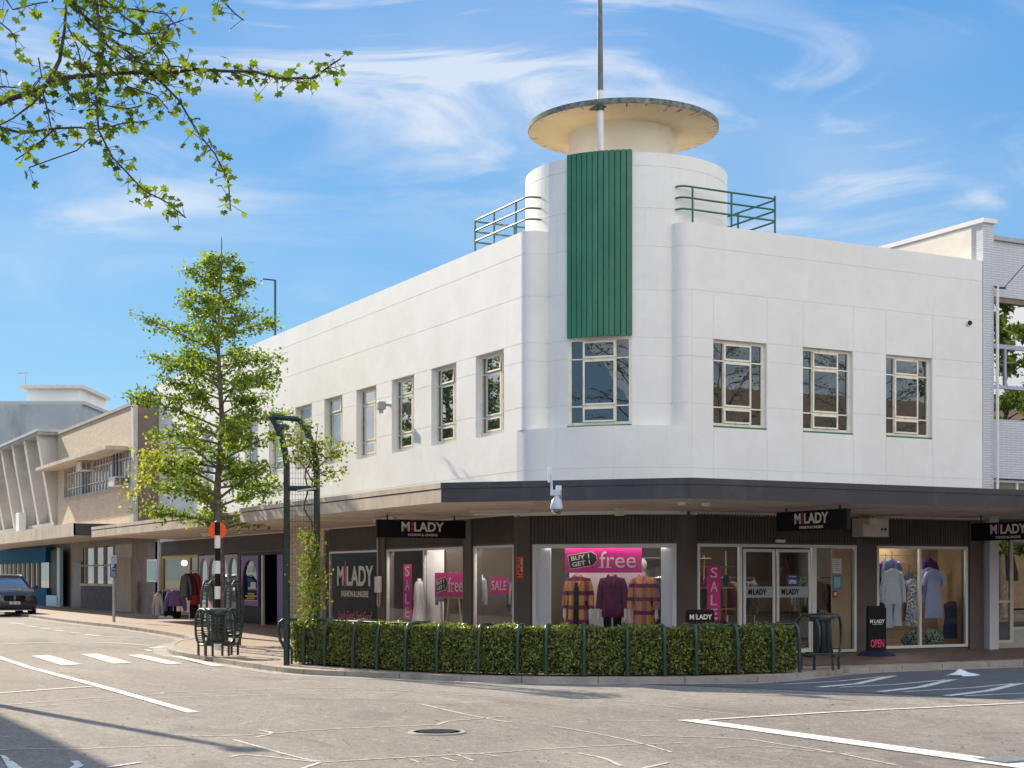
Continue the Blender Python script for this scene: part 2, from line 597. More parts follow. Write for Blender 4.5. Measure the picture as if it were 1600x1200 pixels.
mt['render2'] = M('grey_render', (.34, .30, .27), .9, .2, 1.5, .3, 40, dirt=(.14, .12, .11), dscale=1.8, damt=.6)
mt['blue'] = M('teal_blue_paint', (.012, .12, .24), .8, .12, 2, spec=.1)
mt['paleblue'] = M('pale_blue_panel', (.45, .66, .74), .5, .08, 3)
mt['fin'] = M('concrete_fin', (.58, .55, .50), .8, .12, 1, .15, 50, dirt=(.22, .21, .2), dscale=1, damt=.4, dsc=(1, 1, .4))
mt['signblue'] = M('navy_sign_face', (.02, .035, .16), .45, .06, 3)
mt['rubber'] = M('tyre_rubber', (.02, .02, .02), .8, .2, 6)
mt['plasticbag'] = M('white_plastic', (.8, .82, .85), .4, .06, 8)
mt['carpaint'] = M('dark_grey_car_paint', (.065, .066, .075), .28, .08, 2, metal=.5)
mt['chrome'] = M('chrome', (.7, .7, .7), .2, .05, 3, metal=1.0)
mt['binliner'] = M('black_bin_body', (.018, .022, .022), .32, .3, 5)
mt['navycloth'] = M('navy_cloth', (.012, .018, .07), .8, .2, 5)
mt['glass_shop'] = M_glass('shop_glass', (.97, .98, .99), .0, 0, 0, ior=1.36)
mt['glass_faint'] = M_glass('faint_reflecting_glass', (.93, .95, .96), .0, 0, 0, ior=1.08)
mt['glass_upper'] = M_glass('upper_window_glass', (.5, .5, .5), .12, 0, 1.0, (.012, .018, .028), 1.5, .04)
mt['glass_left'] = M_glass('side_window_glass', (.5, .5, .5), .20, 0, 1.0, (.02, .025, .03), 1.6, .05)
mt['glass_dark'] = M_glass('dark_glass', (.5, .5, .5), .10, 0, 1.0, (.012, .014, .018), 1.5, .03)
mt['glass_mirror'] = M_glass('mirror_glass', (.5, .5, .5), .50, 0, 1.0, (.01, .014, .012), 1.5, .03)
mt['strip'] = M_emit('lit_tube', (1.0, .88, .72), 22.0)
mt['fillsoft'] = M_emit('soft_display_fill', (1.0, .88, .72), 5.0)  # glow of the added fill strip over the corner display
mt['striplow'] = M_emit('warm_lamp', (1.0, .62, .25), 8.0)


def M_asphalt():
    m, nt, N, L, bs = nodes_of('asphalt')
    big = noise(nt, .16, 5, .6, (1, .45, 1), dist=.8)
    mid = noise(nt, .9, 6, .7, (1, .5, 1), dist=.5)
    grit = noise(nt, 14, 4, .85)
    fine = noise(nt, 45, 3, .9)
    c = mixrgb(nt, ramp(nt, big, .38, .62), (.180, .162, .146), (.29, .262, .234))
    c = mixrgb(nt, nmath(nt, 'MULTIPLY', ramp(nt, mid, .46, .66), .5), c, (.135, .120, .108))
    c = mixrgb(nt, nmath(nt, 'MULTIPLY', ramp(nt, noise(nt, 2.2, 5, .75, (1, .35, 1), dist=1.2), .56, .70), .45), c, (.40, .36, .31))
    c = mixrgb(nt, nmath(nt, 'MULTIPLY', ramp(nt, grit, .50, .62), .70), c, (.085, .076, .070))
    c = mixrgb(nt, nmath(nt, 'MULTIPLY', ramp(nt, noise(nt, 7, 5, .85, (1, .6, 1)), .55, .64), .45), c, (.42, .38, .33))
    g1 = noise(nt, 20, 4, .95, (1, .45, 1)); g2 = noise(nt, 15, 4, .95, (1, .4, 1))
    c = mixrgb(nt, nmath(nt, 'MULTIPLY', ramp(nt, g1, .48, .60), .26), c, (.10, .090, .082))
    c = mixrgb(nt, nmath(nt, 'MULTIPLY', ramp(nt, g2, .50, .62), .24), c, (.46, .42, .37))
    stain = ramp(nt, noise(nt, .55, 3, .5, (1.2, .5, 1), dist=2.0), .60, .66)
    c = mixrgb(nt, nmath(nt, 'MULTIPLY', stain, .5), c, (.10, .092, .086))
    c = mixrgb(nt, nmath(nt, 'MULTIPLY', ramp(nt, fine, .52, .66), .75), c, (.46, .42, .37))
    L.new(c, bs.inputs['Base Color'])
    bs.inputs['Roughness'].default_value = .85
    bs.inputs['Specular IOR Level'].default_value = .35
    bump(nt, bs, nmath(nt, 'ADD', fine, nmath(nt, 'MULTIPLY', grit, 1.0)), .9, .012)
    return m


def M_marking(name, col, wear_lo, wear_hi, under=(.24, .22, .19)):
    m, nt, N, L, bs = nodes_of(name)
    n = noise(nt, 14, 6, .8)
    c = mixrgb(nt, ramp(nt, n, wear_lo, wear_hi), under, col)
    L.new(c, bs.inputs['Base Color'])
    bs.inputs['Roughness'].default_value = .7
    return m


mt['asphalt'] = M_asphalt()
mt['shadedasphalt'] = M('newer_shaded_asphalt', (.10, .105, .115), .85, .15, 1.2, .6, 60)  # newer asphalt, its colour darkened further to carry the building's shade
mt['mark'] = M_marking('road_paint', (.70, .68, .63), .36, .50)
mt['seal'] = M_marking('crack_sealing', (.56, .52, .45), .38, .55)
mt['paver'] = M_brick('paving', (.36, .28, .22), (.31, .235, .185), (.2, .16, .13), .22, .11, .006, .8, True, .3, .18)
mt['kerb'] = M('kerb_concrete', (.34, .31, .27), .85, .2, 2, .3, 50, dirt=(.13, .115, .10), dscale=2.5, damt=.55)
mt['kerbdark'] = M('kerb_bluestone', (.12, .12, .125), .8, .2, 2, .3, 50)

# ------------------------------------------------------------------ text
def text(s, name, mat, parent, pl_o, ux, uz, h, w=None, bold=0.0, shear=0.0, ext=.004, spacing=1.0, serif=False):
    """lettering centred at pl_o in the plane (ux right, uz up); h, w are the real size of the block"""
    c = bpy.data.curves.new(name, 'FONT')
    c.body = s; c.size = 1; c.offset = bold; c.shear = shear; c.extrude = 0; c.space_character = spacing
    c.resolution_u = 3
    tmp = bpy.data.objects.new('tmp_text', c)
    COL.objects.link(tmp)
    bpy.context.view_layer.update()
    dg = bpy.context.evaluated_depsgraph_get()
    me0 = bpy.data.meshes.new_from_object(tmp.evaluated_get(dg))
    co = np.array([v.co[:] for v in me0.vertices])
    fs = [tuple(p.vertices) for p in me0.polygons]
    bpy.data.objects.remove(tmp)
    mn, mx = co.min(0), co.max(0)
    sy = h / (mx[1] - mn[1])
    sx = (w / (mx[0] - mn[0])) if w else sy
    ux = Vector(ux); uz = Vector(uz); nn = ux.cross(uz)
    mb = MB()
    pts = []
    for v in co:
        a = (v[0] - (mn[0] + mx[0]) / 2) * sx
        b = (v[1] - (mn[1] + mx[1]) / 2) * sy
        pts.append(Vector(pl_o) + ux * a + uz * b + nn * ext)
    mb.add(pts, fs)
    bm_edges = {}
    for f in fs:
        for i in range(len(f)):
            e = (f[i], f[(i + 1) % len(f)])
            bm_edges[e] = 1
    n0 = len(pts)
    mb.v.extend([tuple(p_ - nn * ext) for p_ in pts])
    for (a, b) in list(bm_edges):
        if (b, a) not in bm_edges:
            mb.f.append((b, a, a + n0, b + n0))
    return mb.build(name, mat, parent)


Z3 = Vector((0, 0, 1))


def milady(parent, c, ux, w, sub=True, matw=None, name='lettering'):
    """M | LADY with the pink slip of a figure for the I, and the line below it"""
    matw = matw or mt['white']
    h = w * .205
    ux = Vector(ux)
    nn = ux.cross(Z3)
    text('M', name, matw, parent, Vector(c) - ux * w * .405, ux, Z3, h, w * .19, bold=.03)
    text('LADY', name, matw, parent, Vector(c) + ux * w * .145, ux, Z3, h, w * .71, bold=.03)
    mb = MB()
    ic = Vector(c) - ux * w * .258
    prof = [(-.60, .004), (-.3, .030), (-.1, .038), (.02, .022), (.22, .036), (.42, .030), (.5, .012), (.58, .020), (.70, .022), (.76, .004)]
    left = [ic + Z3 * (a * h) + ux * (-b * w * .40 + .008 * w * math.sin(a * 6)) + nn * .006 for a, b in prof]
    right = [ic + Z3 * (a * h) + ux * (b * w * .40 + .008 * w * math.sin(a * 6)) + nn * .006 for a, b in prof]
    for i in range(len(prof) - 1):
        mb.quad(left[i], right[i], right[i + 1], left[i + 1])
    mb.build('figure_mark', mt['pink'], parent)
    if sub:
        text('FASHION & LINGERIE', name, matw, parent, Vector(c) - Z3 * h * .84, ux, Z3, h * .26, w * .70, bold=.012)


# ------------------------------------------------------------------ terrain, road, kerb, footpath
def ground_sheet():
    xs = [-400, -200, -100, -60, -40, -30] + list(np.arange(-25, 60, 5.0)) + [80, 120, 200, 400]
    ys = [-400, -200, -100, -60, -40] + list(np.arange(-30, 30.1, 3.0)) + list(np.arange(31, 58.1, 1.0)) + [70, 90, 120, 180, 300, 600]
    mb = MB()
    for y in ys:
        for x in xs:
            mb.v.append((x, y, gz(x, y) + ROAD))
    w = len(xs)
    for j in range(len(ys) - 1):
        for i in range(w - 1):
            mb.f.append((j * w + i, j * w + i + 1, (j + 1) * w + i + 1, (j + 1) * w + i))
    tag(mb.build('road', mt['asphalt'], loc=(0, 0, 0)), kind='structure')


ground_sheet()


def smooth_poly(pts, it=2):
    for _ in range(it):
        q = [pts[0]]
        for a, b in zip(pts[:-1], pts[1:]):
            q += [a * .75 + b * .25, a * .25 + b * .75]
        q.append(pts[-1])
        pts = q
    return pts


def offs(pts, d):
    """offset a plan polyline to its left by d"""
    out = []
    for i, p_ in enumerate(pts):
        a = pts[max(i - 1, 0)]; b = pts[min(i + 1, len(pts) - 1)]
        t = (b - a).normalized()
        out.append(p_ + Vector((-t.y, t.x)) * d)
    return out


K_PX = [(112, 974), (210, 985), (281, 996), (301, 1002), (290, 1004), (272, 1007), (262, 1013), (261, 1020), (275, 1025), (307, 1030), (345, 1036.5),
        (380, 1042), (430, 1049.5), (460, 1053), (500, 1055.5), (607, 1060), (740, 1066), (860, 1067.5), (1060, 1068.5), (1180, 1067),
        (1235, 1063), (1262, 1059.5), (1307, 1053.5), (1340, 1050.5), (1450, 1046), (1600, 1041)]
K = [Vector(G(a, b, ROAD)[:2]) for a, b in K_PX]
K = [Vector((K[0].x, 150)), Vector((K[0].x, 80)), Vector((K[0].x, 60))] + K
K = K + [Vector((30, K[-1].y)), Vector((60, K[-1].y)), Vector((150, K[-1].y))]
K = smooth_poly(K, 2)


def resample(pts, step=.6):
    out = [pts[0]]
    for a, b in zip(pts[:-1], pts[1:]):
        n = max(1, int((b - a).length / step))
        for i in range(1, n + 1):
            out.append(a.lerp(b, i / n))
    return out


K = resample(K, 1.0)
# footpath top: triangulate between the kerb and a line well inside the buildings
kerb_in = offs(K, -.0)


def strip_between(A, B, zo, mat, name, kind='structure', za=None):
    mb = MB()
    for i in range(len(A) - 1):
        a0, a1, b0, b1 = A[i], A[i + 1], B[i], B[i + 1]
        mb.quad((a0.x, a0.y, gz(*a0) + zo), (a1.x, a1.y, gz(*a1) + zo), (b1.x, b1.y, gz(*b1) + zo), (b0.x, b0.y, gz(*b0) + zo))
    o = mb.build(name, mat, loc=(0, 0, 0))
    return tag(o, kind=kind)


# inner line (inside of the buildings), matched to the kerb by arc position
def inner_of(k):
    # radial projection from a centre well inside the block
    if k.y > 30:
        return Vector((19.0, k.y))
    if k.x > 21:
        return Vector((k.x, 29.5))
    return Vector((19.0 + max(0, (k.x - 16.5)) * .4, 29.5))


rows = 6
mbp = MB()
kin = [inner_of(k) for k in K]
for j in range(rows + 1):
    for i, k in enumerate(K):
        q = k.lerp(kin[i], j / rows)
        mbp.v.append((q.x, q.y, gz(q.x, q.y)))
nK = len(K)
for j in range(rows):
    for i in range(nK - 1):
        mbp.f.append((j * nK + i, j * nK + i + 1, (j + 1) * nK + i + 1, (j + 1) * nK + i))
tag(mbp.build('footpath', mt['paver'], loc=(0, 0, 0)), kind='structure')
mbe = MB(); mbe.quad(*[(a, b, .009) for a, b in ((17.0, 22.35), (18.6, 22.1), (60, 22.1), (60, 25.36), (17.62, 25.36))])
tag(mbe.build('shop_paving', M('dark_red_paving', (.125, .085, .07), .5, .2, 1.2, .15, 40, dirt=(.05, .04, .035), dscale=1.5, damt=.5), loc=(0, 0, 0)), kind='structure')
# kerb stone: face and top
off = offs(K, .16)
# decide the side that points to the block
if (off[40] - Vector((19, 29))).length > (K[40] - Vector((19, 29))).length:
    off = offs(K, -.16)
    gut = offs(K, .32)
else:
    gut = offs(K, -.32)
mbk = MB()
for i in range(nK - 1):
    a0, a1, b0, b1 = K[i], K[i + 1], off[i], off[i + 1]
    g0, g1 = gz(*a0), gz(*a1)
    mbk.quad((a0.x, a0.y, g0 + ROAD - .02), (a1.x, a1.y, g1 + ROAD - .02), (a1.x, a1.y, g1 + .004), (a0.x, a0.y, g0 + .004))
    mbk.quad((a0.x, a0.y, g0 + .004), (a1.x, a1.y, g1 + .004), (b1.x, b1.y, g1 + .006), (b0.x, b0.y, g0 + .006))
    mbk.quad((b0.x, b0.y, g0 + .006), (b1.x, b1.y, g1 + .006), (b1.x, b1.y, g1 - .03), (b0.x, b0.y, g0 - .03))
tag(mbk.build('kerb', mt['kerb'], loc=(0, 0, 0)), kind='structure')
strip_between(K, gut, ROAD + .004, mt['kerb'], 'gutter')
jm = MB()
acc_ = 0.0
for i in range(4, nK - 4, 1):
    acc_ += (K[i + 1] - K[i]).length
    if acc_ < .9: continue
    acc_ = 0.0
    v, w_ = K[i], off[i]; t_ = (K[i + 1] - K[i]).normalized() * .006; nv = (v - w_).normalized() * .003
    if v.y > 60 or v.x > 40: continue
    g_ = gz(*v)
    a_, b_ = v + nv - t_, v + nv + t_
    jm.quad((a_.x, a_.y, g_ + ROAD), (b_.x, b_.y, g_ + ROAD), (b_.x, b_.y, g_ + .005), (a_.x, a_.y, g_ + .005))
    c_, d_ = w_ + t_, w_ - t_
    jm.quad((a_.x, a_.y, g_ + .009), (b_.x, b_.y, g_ + .009), (c_.x, c_.y, g_ + .010), (d_.x, d_.y, g_ + .010))
tag(jm.build('kerb_joints', M('dark_joint', (.05, .045, .04), .9), loc=(0, 0, 0)), kind='structure')


def ribbon(pts_px, w, mat, name='road_marking', zo=.009, taper=None, sm=0):
    P_ = [Vector(G(a, b, ROAD)[:2]) for a, b in pts_px]
    if sm:
        P_ = smooth_poly(P_, sm)
    P_ = resample(P_, 1.0)
    A = offs(P_, w / 2); B = offs(P_, -w / 2)
    mb = MB()
    for i in range(len(P_) - 1):
        q = [A[i], A[i + 1], B[i + 1], B[i]]
        mb.quad(*[(v.x, v.y, gz(*v) + ROAD + zo) for v in q])
    return mb


def poly_mark(px_pts, mb):
    q = [G(a, b, ROAD) for a, b in px_pts]
    mb.quad(*[(v.x, v.y, v.z + .009) for v in q])


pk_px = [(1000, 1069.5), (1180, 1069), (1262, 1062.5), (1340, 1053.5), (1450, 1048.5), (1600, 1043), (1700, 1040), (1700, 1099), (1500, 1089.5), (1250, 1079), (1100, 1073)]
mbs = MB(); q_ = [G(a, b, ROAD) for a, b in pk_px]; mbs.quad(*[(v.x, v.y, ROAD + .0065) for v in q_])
tag(mbs.build('parking_shade_strip', mt['shadedasphalt'], loc=(0, 0, 0)), kind='structure')  # building shade painted as a darker patch over partly newer asphalt
# painted markings (part of the road surface)
mk = MB()
def addr(mb, pts, w, **k):
    r = ribbon(pts, w, None, **k)
    mb.add(r.v, r.f)
addr(mk, [(-60, 1008), (0, 1028), (150, 1071), (302, 1114)], .16)
addr(mk, [(-20, 1085), (60, 1079), (145, 1073)], .10)
for q in ([(49, 1025.3), (76, 1024), (127.5, 1038.4), (97.5, 1040.3)], [(126, 1022.5), (153, 1022), (207, 1036), (177, 1037.5)],
          [(198, 1024), (222, 1023.4), (286, 1037.5), (261.5, 1038.4)], [(267.5, 1025.6), (280, 1025.2), (350, 1041), (331, 1041.5)]):
    poly_mark(q, mk)
for (a, b) in (((16.5, 973.4), (40, 976)), ((42, 978.4), (58, 980)), ((62, 981.6), (78, 983)), ((85, 984.6), (101, 986.5)), ((110, 988.4), (127.5, 990)), ((132, 991.6), (156, 994.4))):
    addr(mk, [a, b], .14)
addr(mk, [(156, 994.4), (244, 998.6)], .07)
addr(mk, [(-40, 1009), (0, 1007), (52, 1004.6), (131, 1003.7), (180, 1005), (232, 1009)], .12, sm=1)
poly_mark([(231, 1012.6), (252, 1010.6), (262, 1011), (240, 1013.6)], mk)
poly_mark([(223, 1015.2), (236, 1016), (238, 1018), (228, 1017)], mk)
poly_mark([(1057, 1126), (1093, 1125), (1640, 1198), (1640, 1208)], mk)
addr(mk, [(1095, 1126), (1300, 1113.5), (1600, 1099), (1660, 1096)], .09)
for (thin, thick) in ((((1225, 1069.7), (1310, 1065), (1396, 1056.3)), ((1279, 1074.4), (1340, 1069), (1396, 1056.3))),
                      (((1312, 1074.7), (1400, 1070), (1490, 1061.8)), ((1374, 1081.6), (1440, 1074), (1490, 1061.8))),
                      (((1412, 1081.6), (1520, 1075), (1597, 1067.5)), ((1479, 1088), (1545, 1080), (1597, 1067.5)))):
    addr(mk, thin, .07); addr(mk, thick, .15)
addr(mk, [(1507, 1088), (1660, 1081)], .07)
poly_mark([(0, 1180), (8, 1182), (36, 1202), (14, 1204)], mk)
poly_mark([(109, 1190), (122, 1190), (131, 1197), (120, 1203), (106, 1203), (116, 1196)], mk)
addr(mk, [(168, 1200), (220, 1192)], .05)
tag(mk.build('road_marking', mt['mark'], loc=(0, 0, 0)), kind='structure')
ck = MB()
for pts, w in (([(-20, 1104), (0, 1102.5), (125, 1092), (250, 1085), (256, 1082), (320, 1080), (480, 1075), (560, 1076), (640, 1080)], .045),
               ([(-20, 1110), (0, 1108.5), (120, 1099), (250, 1090.5), (370, 1087), (480, 1084), (650, 1082), (800, 1090)], .03),
               ([(272, 1149), (350, 1151), (430, 1146), (500, 1140), (680, 1133)], .04), ([(365, 1156), (400, 1166), (450, 1180), (500, 1192), (560, 1188), (650, 1183), (800, 1175)], .045),
               ([(480, 1082), (500, 1078), (545, 1079), (640, 1077)], .03), ([(660, 1101), (715, 1114), (775, 1126), (800, 1129)], .045),
               ([(625, 1100), (660, 1101), (740, 1098), (800, 1095)], .03), ([(682, 1133), (700, 1127), (740, 1124), (785, 1120)], .05),
               ([(862, 1135), (890, 1139), (950, 1150), (1000, 1161), (1050, 1176)], .04), ([(800, 1174), (900, 1168), (980, 1164), (1070, 1161)], .035),
               ([(902, 1177), (945, 1185), (970, 1197)], .05), ([(1045, 1192), (1000, 1202)], .05),
               ([(1000, 1150), (1165, 1154), (1210, 1162), (1300, 1175), (1400, 1196)], .045), ([(1115, 1170), (1180, 1165), (1250, 1172), (1340, 1180)], .03),
               ([(930, 1090), (1000, 1100), (1070, 1107), (1150, 1117)], .035), ([(1020, 1102), (1060, 1100)], .03), ([(-20, 1174), (0, 1172), (60, 1170), (105, 1172), (180, 1168), (290, 1165)], .045),
               ([(400, 1152), (430, 1146), (405, 1141)], .05), ([(500, 1192), (470, 1202)], .05), ([(360, 1183), (380, 1179), (450, 1186), (500, 1192)], .045),
               ([(640, 1186), (655, 1192)], .03), ([(690, 1184), (712, 1190)], .03), ([(715, 1180), (740, 1189)], .03), ([(750, 1178), (782, 1183)], .03),
               ([(900, 1128), (1057, 1126)], .025), ([(800, 1091), (905, 1091), (930, 1090)], .02), ([(700, 1066), (740, 1070), (800, 1071)], .03)):
    addr(ck, pts, w, sm=1, zo=.005)
tag(ck.build('crack_sealing', mt['seal'], loc=(0, 0, 0)), kind='structure')

# ------------------------------------------------------------------ reference planes of the corner building
LP = Pl(15.0, 28.0, 0, -1)          # left facade, t=0 at y=28, t negative further away
RP = Pl(17.6, 25.38, 1, 0)          # right facade
CP = Pl(15.0, 27.90, 1, -1)         # chamfered corner (ground floor)
CP_LEN = (27.9 - 25.38) * math.sqrt(2)
END_Y = 56.4
END_X = 25.58
DRUM = Vector((17.62, 27.85)); DR = 2.17


def wall_strip(mb, pts, zs, depth, closed=False):
    """facade skin along a plan polyline (left to right seen from outside); depth(i, j) gives the
    set-back of each cell; steps between cells get their own faces"""
    n = len(pts)
    ins = []
    for i, p_ in enumerate(pts):
        if closed:
            a = pts[i - 1]; b = pts[(i + 1) % n]
            t1 = (p_ - a).normalized(); t2 = (b - p_).normalized()
        else:
            t1 = (p_ - pts[i - 1]).normalized() if i > 0 else (pts[1] - p_).normalized()
            t2 = (pts[i + 1] - p_).normalized() if i < n - 1 else t1
        n1 = Vector((-t1.y, t1.x)); n2 = Vector((-t2.y, t2.x))
        m = (n1 + n2)
        m = m / max(1e-6, m.length)
        k = 1 / max(.4, m.dot(n1))
        ins.append(m * k)
    def pt(i, z, d):
        i = i % n
        q = pts[i] + ins[i] * d
        return (q.x, q.y, z)
    m = n if closed else n - 1
    for j in range(len(zs) - 1):
        for i in range(m):
            d = depth(i, j)
            if d is not None:
                mb.quad(pt(i, zs[j], d), pt(i + 1, zs[j], d), pt(i + 1, zs[j + 1], d), pt(i, zs[j + 1], d))
    H = .20
    for j in range(len(zs) - 1):
        for i in range(m - (0 if closed else 1)):
            d1 = depth(i, j); d2 = depth((i + 1) % m, j)
            if d1 is None: d1 = H
            if d2 is None: d2 = H
            if abs(d1 - d2) > 1e-6:
                mb.quad(pt(i + 1, zs[j], d1), pt(i + 1, zs[j], d2), pt(i + 1, zs[j + 1], d2), pt(i + 1, zs[j + 1], d1))
    for j in range(len(zs) - 2):
        for i in range(m):
            d1 = depth(i, j); d2 = depth(i, j + 1)
            if d1 is None: d1 = H
            if d2 is None: d2 = H
            if abs(d1 - d2) > 1e-6:
                mb.quad(pt(i, zs[j + 1], d1), pt(i + 1, zs[j + 1], d1), pt(i + 1, zs[j + 1], d2), pt(i, zs[j + 1], d2))
    return ins


TOP = 8.80
SILL = 4.69
HEAD = 6.49
GV = [3.85, 5.16, 6.11, 6.49, 7.45, 8.33]
g_h = .011

bld = thing('corner_building', (16.5, 28, 0), 'white two storey corner building with round tower, disc roof and green fluted panel', 'building')


def zrows(z0, z1, extra=()):
    zs = {z0, z1}
    for g in GV:
        if z0 < g < z1:
            zs.add(g); zs.add(g - g_h)
    for e in extra:
        zs.add(e)
    return sorted(zs)


def is_groove(zs, j):
    return any(abs(zs[j] - (g - g_h)) < 1e-6 for g in GV) and abs(zs[j + 1] - zs[j]) < .02


# window positions
LW = [(28.53 + 2.3 * k, 29.86 + 2.3 * k) for k in range(12)]
RW = [(18.16, 19.51), (20.46, 21.81), (22.74, 24.07)]

upper = MB()
# left + bullnose (upper part)
ys = [END_Y]
for a, b in reversed(LW):
    ys += [b, a]
pts = [Vector((15, y)) for y in ys] + [Vector((15, 27.76))]
arc = [Vector((15.26 - .26 * math.cos(a), 27.76 - .26 * math.sin(a))) for a in np.linspace(0, PI / 2, 9)][1:]
ptsL = pts + arc + [Vector((15.7, 27.5))]
zsU = zrows(SILL, TOP)
nL = len(pts)
holeL = {1 + 2 * k for k in range(12)}


def depL(i, j, zs=zsU):
    if i in holeL and zs[j] >= SILL - 1e-6 and zs[j + 1] <= HEAD + 1e-6:
        return None
    return .008 if is_groove(zs, j) else 0.0


insL = wall_strip(upper, ptsL, zsU, depL)
# right + bullnose (upper)
arcR = [Vector((17.62 - .26 * math.cos(a) , 25.64 - .26 * math.sin(a))) for a in np.linspace(0, PI / 2, 9)]
vg = .012
xs = [17.62]
xs2 = [END_X]
ptsR = [Vector((17.36, 26.2))] + arcR
segk = [0] * (len(ptsR))
xlist = []
for a, b in RW:
    xlist += [(a - vg, 'g'), (a, 'w'), (b, 'g'), (b + vg, 'n')]
kinds = []
cur = Vector((17.62, 25.38))
kinds = [0] * (len(ptsR) - 1)
kinds.append('g'); ptsR.append(Vector((17.62 + vg, 25.38))); kinds.append('n')
for x, k in xlist:
    ptsR.append(Vector((x, 25.38)))
    kinds.append(k)
ptsR.append(Vector((END_X, 25.38)))
# kinds[i] describes the segment that starts at point i
def depR(i, j, zs=zsU):
    k = kinds[i] if i < len(kinds) else 'n'
    if k == 'w' and zs[j + 1] <= HEAD + 1e-6:
        return None
    if is_groove(zs, j):
        return .008
    if k == 'g' and zs[j + 1] <= 7.46:
        return .007
    return 0.0
insR = wall_strip(upper, ptsR, zsU, depR)
# lower band, continuous round the corner
cnr = [Vector(v) for v in ((15.0, 27.95), (15.03, 27.62), (15.14, 27.36), (15.34, 27.08), (15.72, 26.56), (16.05, 26.18), (16.42, 25.86), (16.82, 25.60), (17.15, 25.44), (17.62, 25.376))]
cnr = smooth_poly(cnr, 2)
ptsB = [Vector((15.0 - .004, END_Y))] + [Vector((15.0 - .004, 40.0))] + cnr + [Vector((17.62 + vg, 25.376))]
kb = ['n'] * (len(ptsB) - 1)
kb[-1] = 'g'; kb.append('n')
for x, k in xlist:
    ptsB.append(Vector((x, 25.376)))
    kb.append('n' if k == 'w' else k)
ptsB.append(Vector((END_X, 25.376)))
zsB = zrows(2.9, SILL, ())
def depB(i, j):
    if is_groove(zsB, j): return .008
    k = kb[i] if i < len(kb) else 'n'
    return .007 if k == 'g' else 0.0
insB = wall_strip(upper, ptsB, zsB, depB)
# ledge on top of the lower band, and parapet tops
def cap(mb, pts, z, w, o=0.0):
    for i in range(len(pts) - 1):
        t = (pts[i + 1] - pts[i]).normalized()
    A = offs(pts, -o); B = offs(pts, w)
    for i in range(len(pts) - 1):
        mb.quad((A[i].x, A[i].y, z), (A[i + 1].x, A[i + 1].y, z), (B[i + 1].x, B[i + 1].y, z), (B[i].x, B[i].y, z))
cap(upper, ptsB, SILL, .9)
cap(upper, [Vector((15, END_Y))] + [Vector((15, 27.76))] + arc + [Vector((15.9, 27.5))], TOP, .28)
cap(upper, [Vector((17.36, 26.2))] + arcR + [Vector((END_X, 25.38))], TOP, .28)
# inner faces of the parapet
upper.quad((15.28, END_Y, 8.4), (15.28, 28.0, 8.4), (15.28, 28.0, TOP), (15.28, END_Y, TOP))
upper.quad((17.4, 25.66, 8.4), (END_X, 25.66, 8.4), (END_X, 25.66, TOP), (17.4, 25.66, TOP))
# far end and back walls
upper.box(15.05, END_X - .05, END_Y - .2, END_Y - .02, 0, 8.8)
upper.box(END_X - .25, END_X - .03, 25.45, END_Y - .25, 3.4, 8.75)
upper.build('wall', mt['wall'], bld, smooth=25)
mb = MB(); mb.box(15.2, END_X - .1, 28.2, END_Y - .3, 8.3, 8.42); mb.box(17.7, END_X - .1, 25.6, 28.2, 8.3, 8.42)
mb.build('roof', mt['roof'], bld)

# tower drum with its grooves
tw = MB()
ang = np.linspace(0, 2 * PI, 97)[:-1]
a_l = None
circ = [Vector((DRUM.x + DR * math.cos(-a), DRUM.y + DR * math.sin(-a))) for a in ang]
circ = list(reversed(circ))
DTOP = 10.22
GV_save = GV
GV = [5.16, 6.11, 6.49, 7.45, 8.33, 9.10, 9.95]
zsT = zrows(SILL - .05, DTOP)
# angular span of the green panel
def drum_ang(px):
    # point of the drum seen at this pixel column
    q = (px - 978) / 157.0
    toc = -Vector((DRUM.x, DRUM.y)).normalized()
    th = math.asin(max(-1, min(1, q)))
    rgt = Vector((-toc.y, toc.x))
    if rgt.dot(R2) < 0: rgt = -rgt
    d = toc * math.cos(th) + rgt * math.sin(th)
    return math.atan2(d.y, d.x)
A0, A1 = drum_ang(893), drum_ang(987)
ang_list = []
base = A1 + .0
span_rest = 2 * PI - (A1 - A0)
angs = list(np.linspace(A0, A1, 2)) + list(np.linspace(A1, A0 + 2 * PI, 90))[1:-1]
circ = [Vector((DRUM.x + DR * math.cos(a), DRUM.y + DR * math.sin(a))) for a in angs]
WZ0, WZ1 = 4.71, 6.50
def depT(i, j):
    if i == 0:
        return 0.0 if zsT[j + 1] > WZ1 + 1e-6 else None
    return .008 if is_groove(zsT, j) else 0.0
wall_strip(tw, circ, zsT, depT, closed=True)
inner = [Vector((DRUM.x + (DR - .22) * math.cos(a), DRUM.y + (DR - .22) * math.sin(a))) for a in angs]
nC = len(circ)
for i in range(nC):
    a, b, c, d = circ[i], circ[(i + 1) % nC], inner[(i + 1) % nC], inner[i]
    tw.quad((a.x, a.y, DTOP), (b.x, b.y, DTOP), (c.x, c.y, DTOP), (d.x, d.y, DTOP))
    tw.quad((d.x, d.y, DTOP), (c.x, c.y, DTOP), (c.x, c.y, 9.9), (d.x, d.y, 9.9))
GV = GV_save
tow = tw.build('tower', mt['wall'], bld, smooth=25)
DC = Vector((17.575, 27.90))
mb = MB(); mb.lathe((DC.x, DC.y, 0), [(1.166, 9.9), (1.166, 11.19), (1.10, 11.20)], 72)
mb.lathe((DC.x, DC.y, 0), [(DR - .25, 9.88), (DR - .25, 9.95), (.5, 9.97)], 48)
mb.build('tower_neck', mt['cream'], bld, smooth=30)


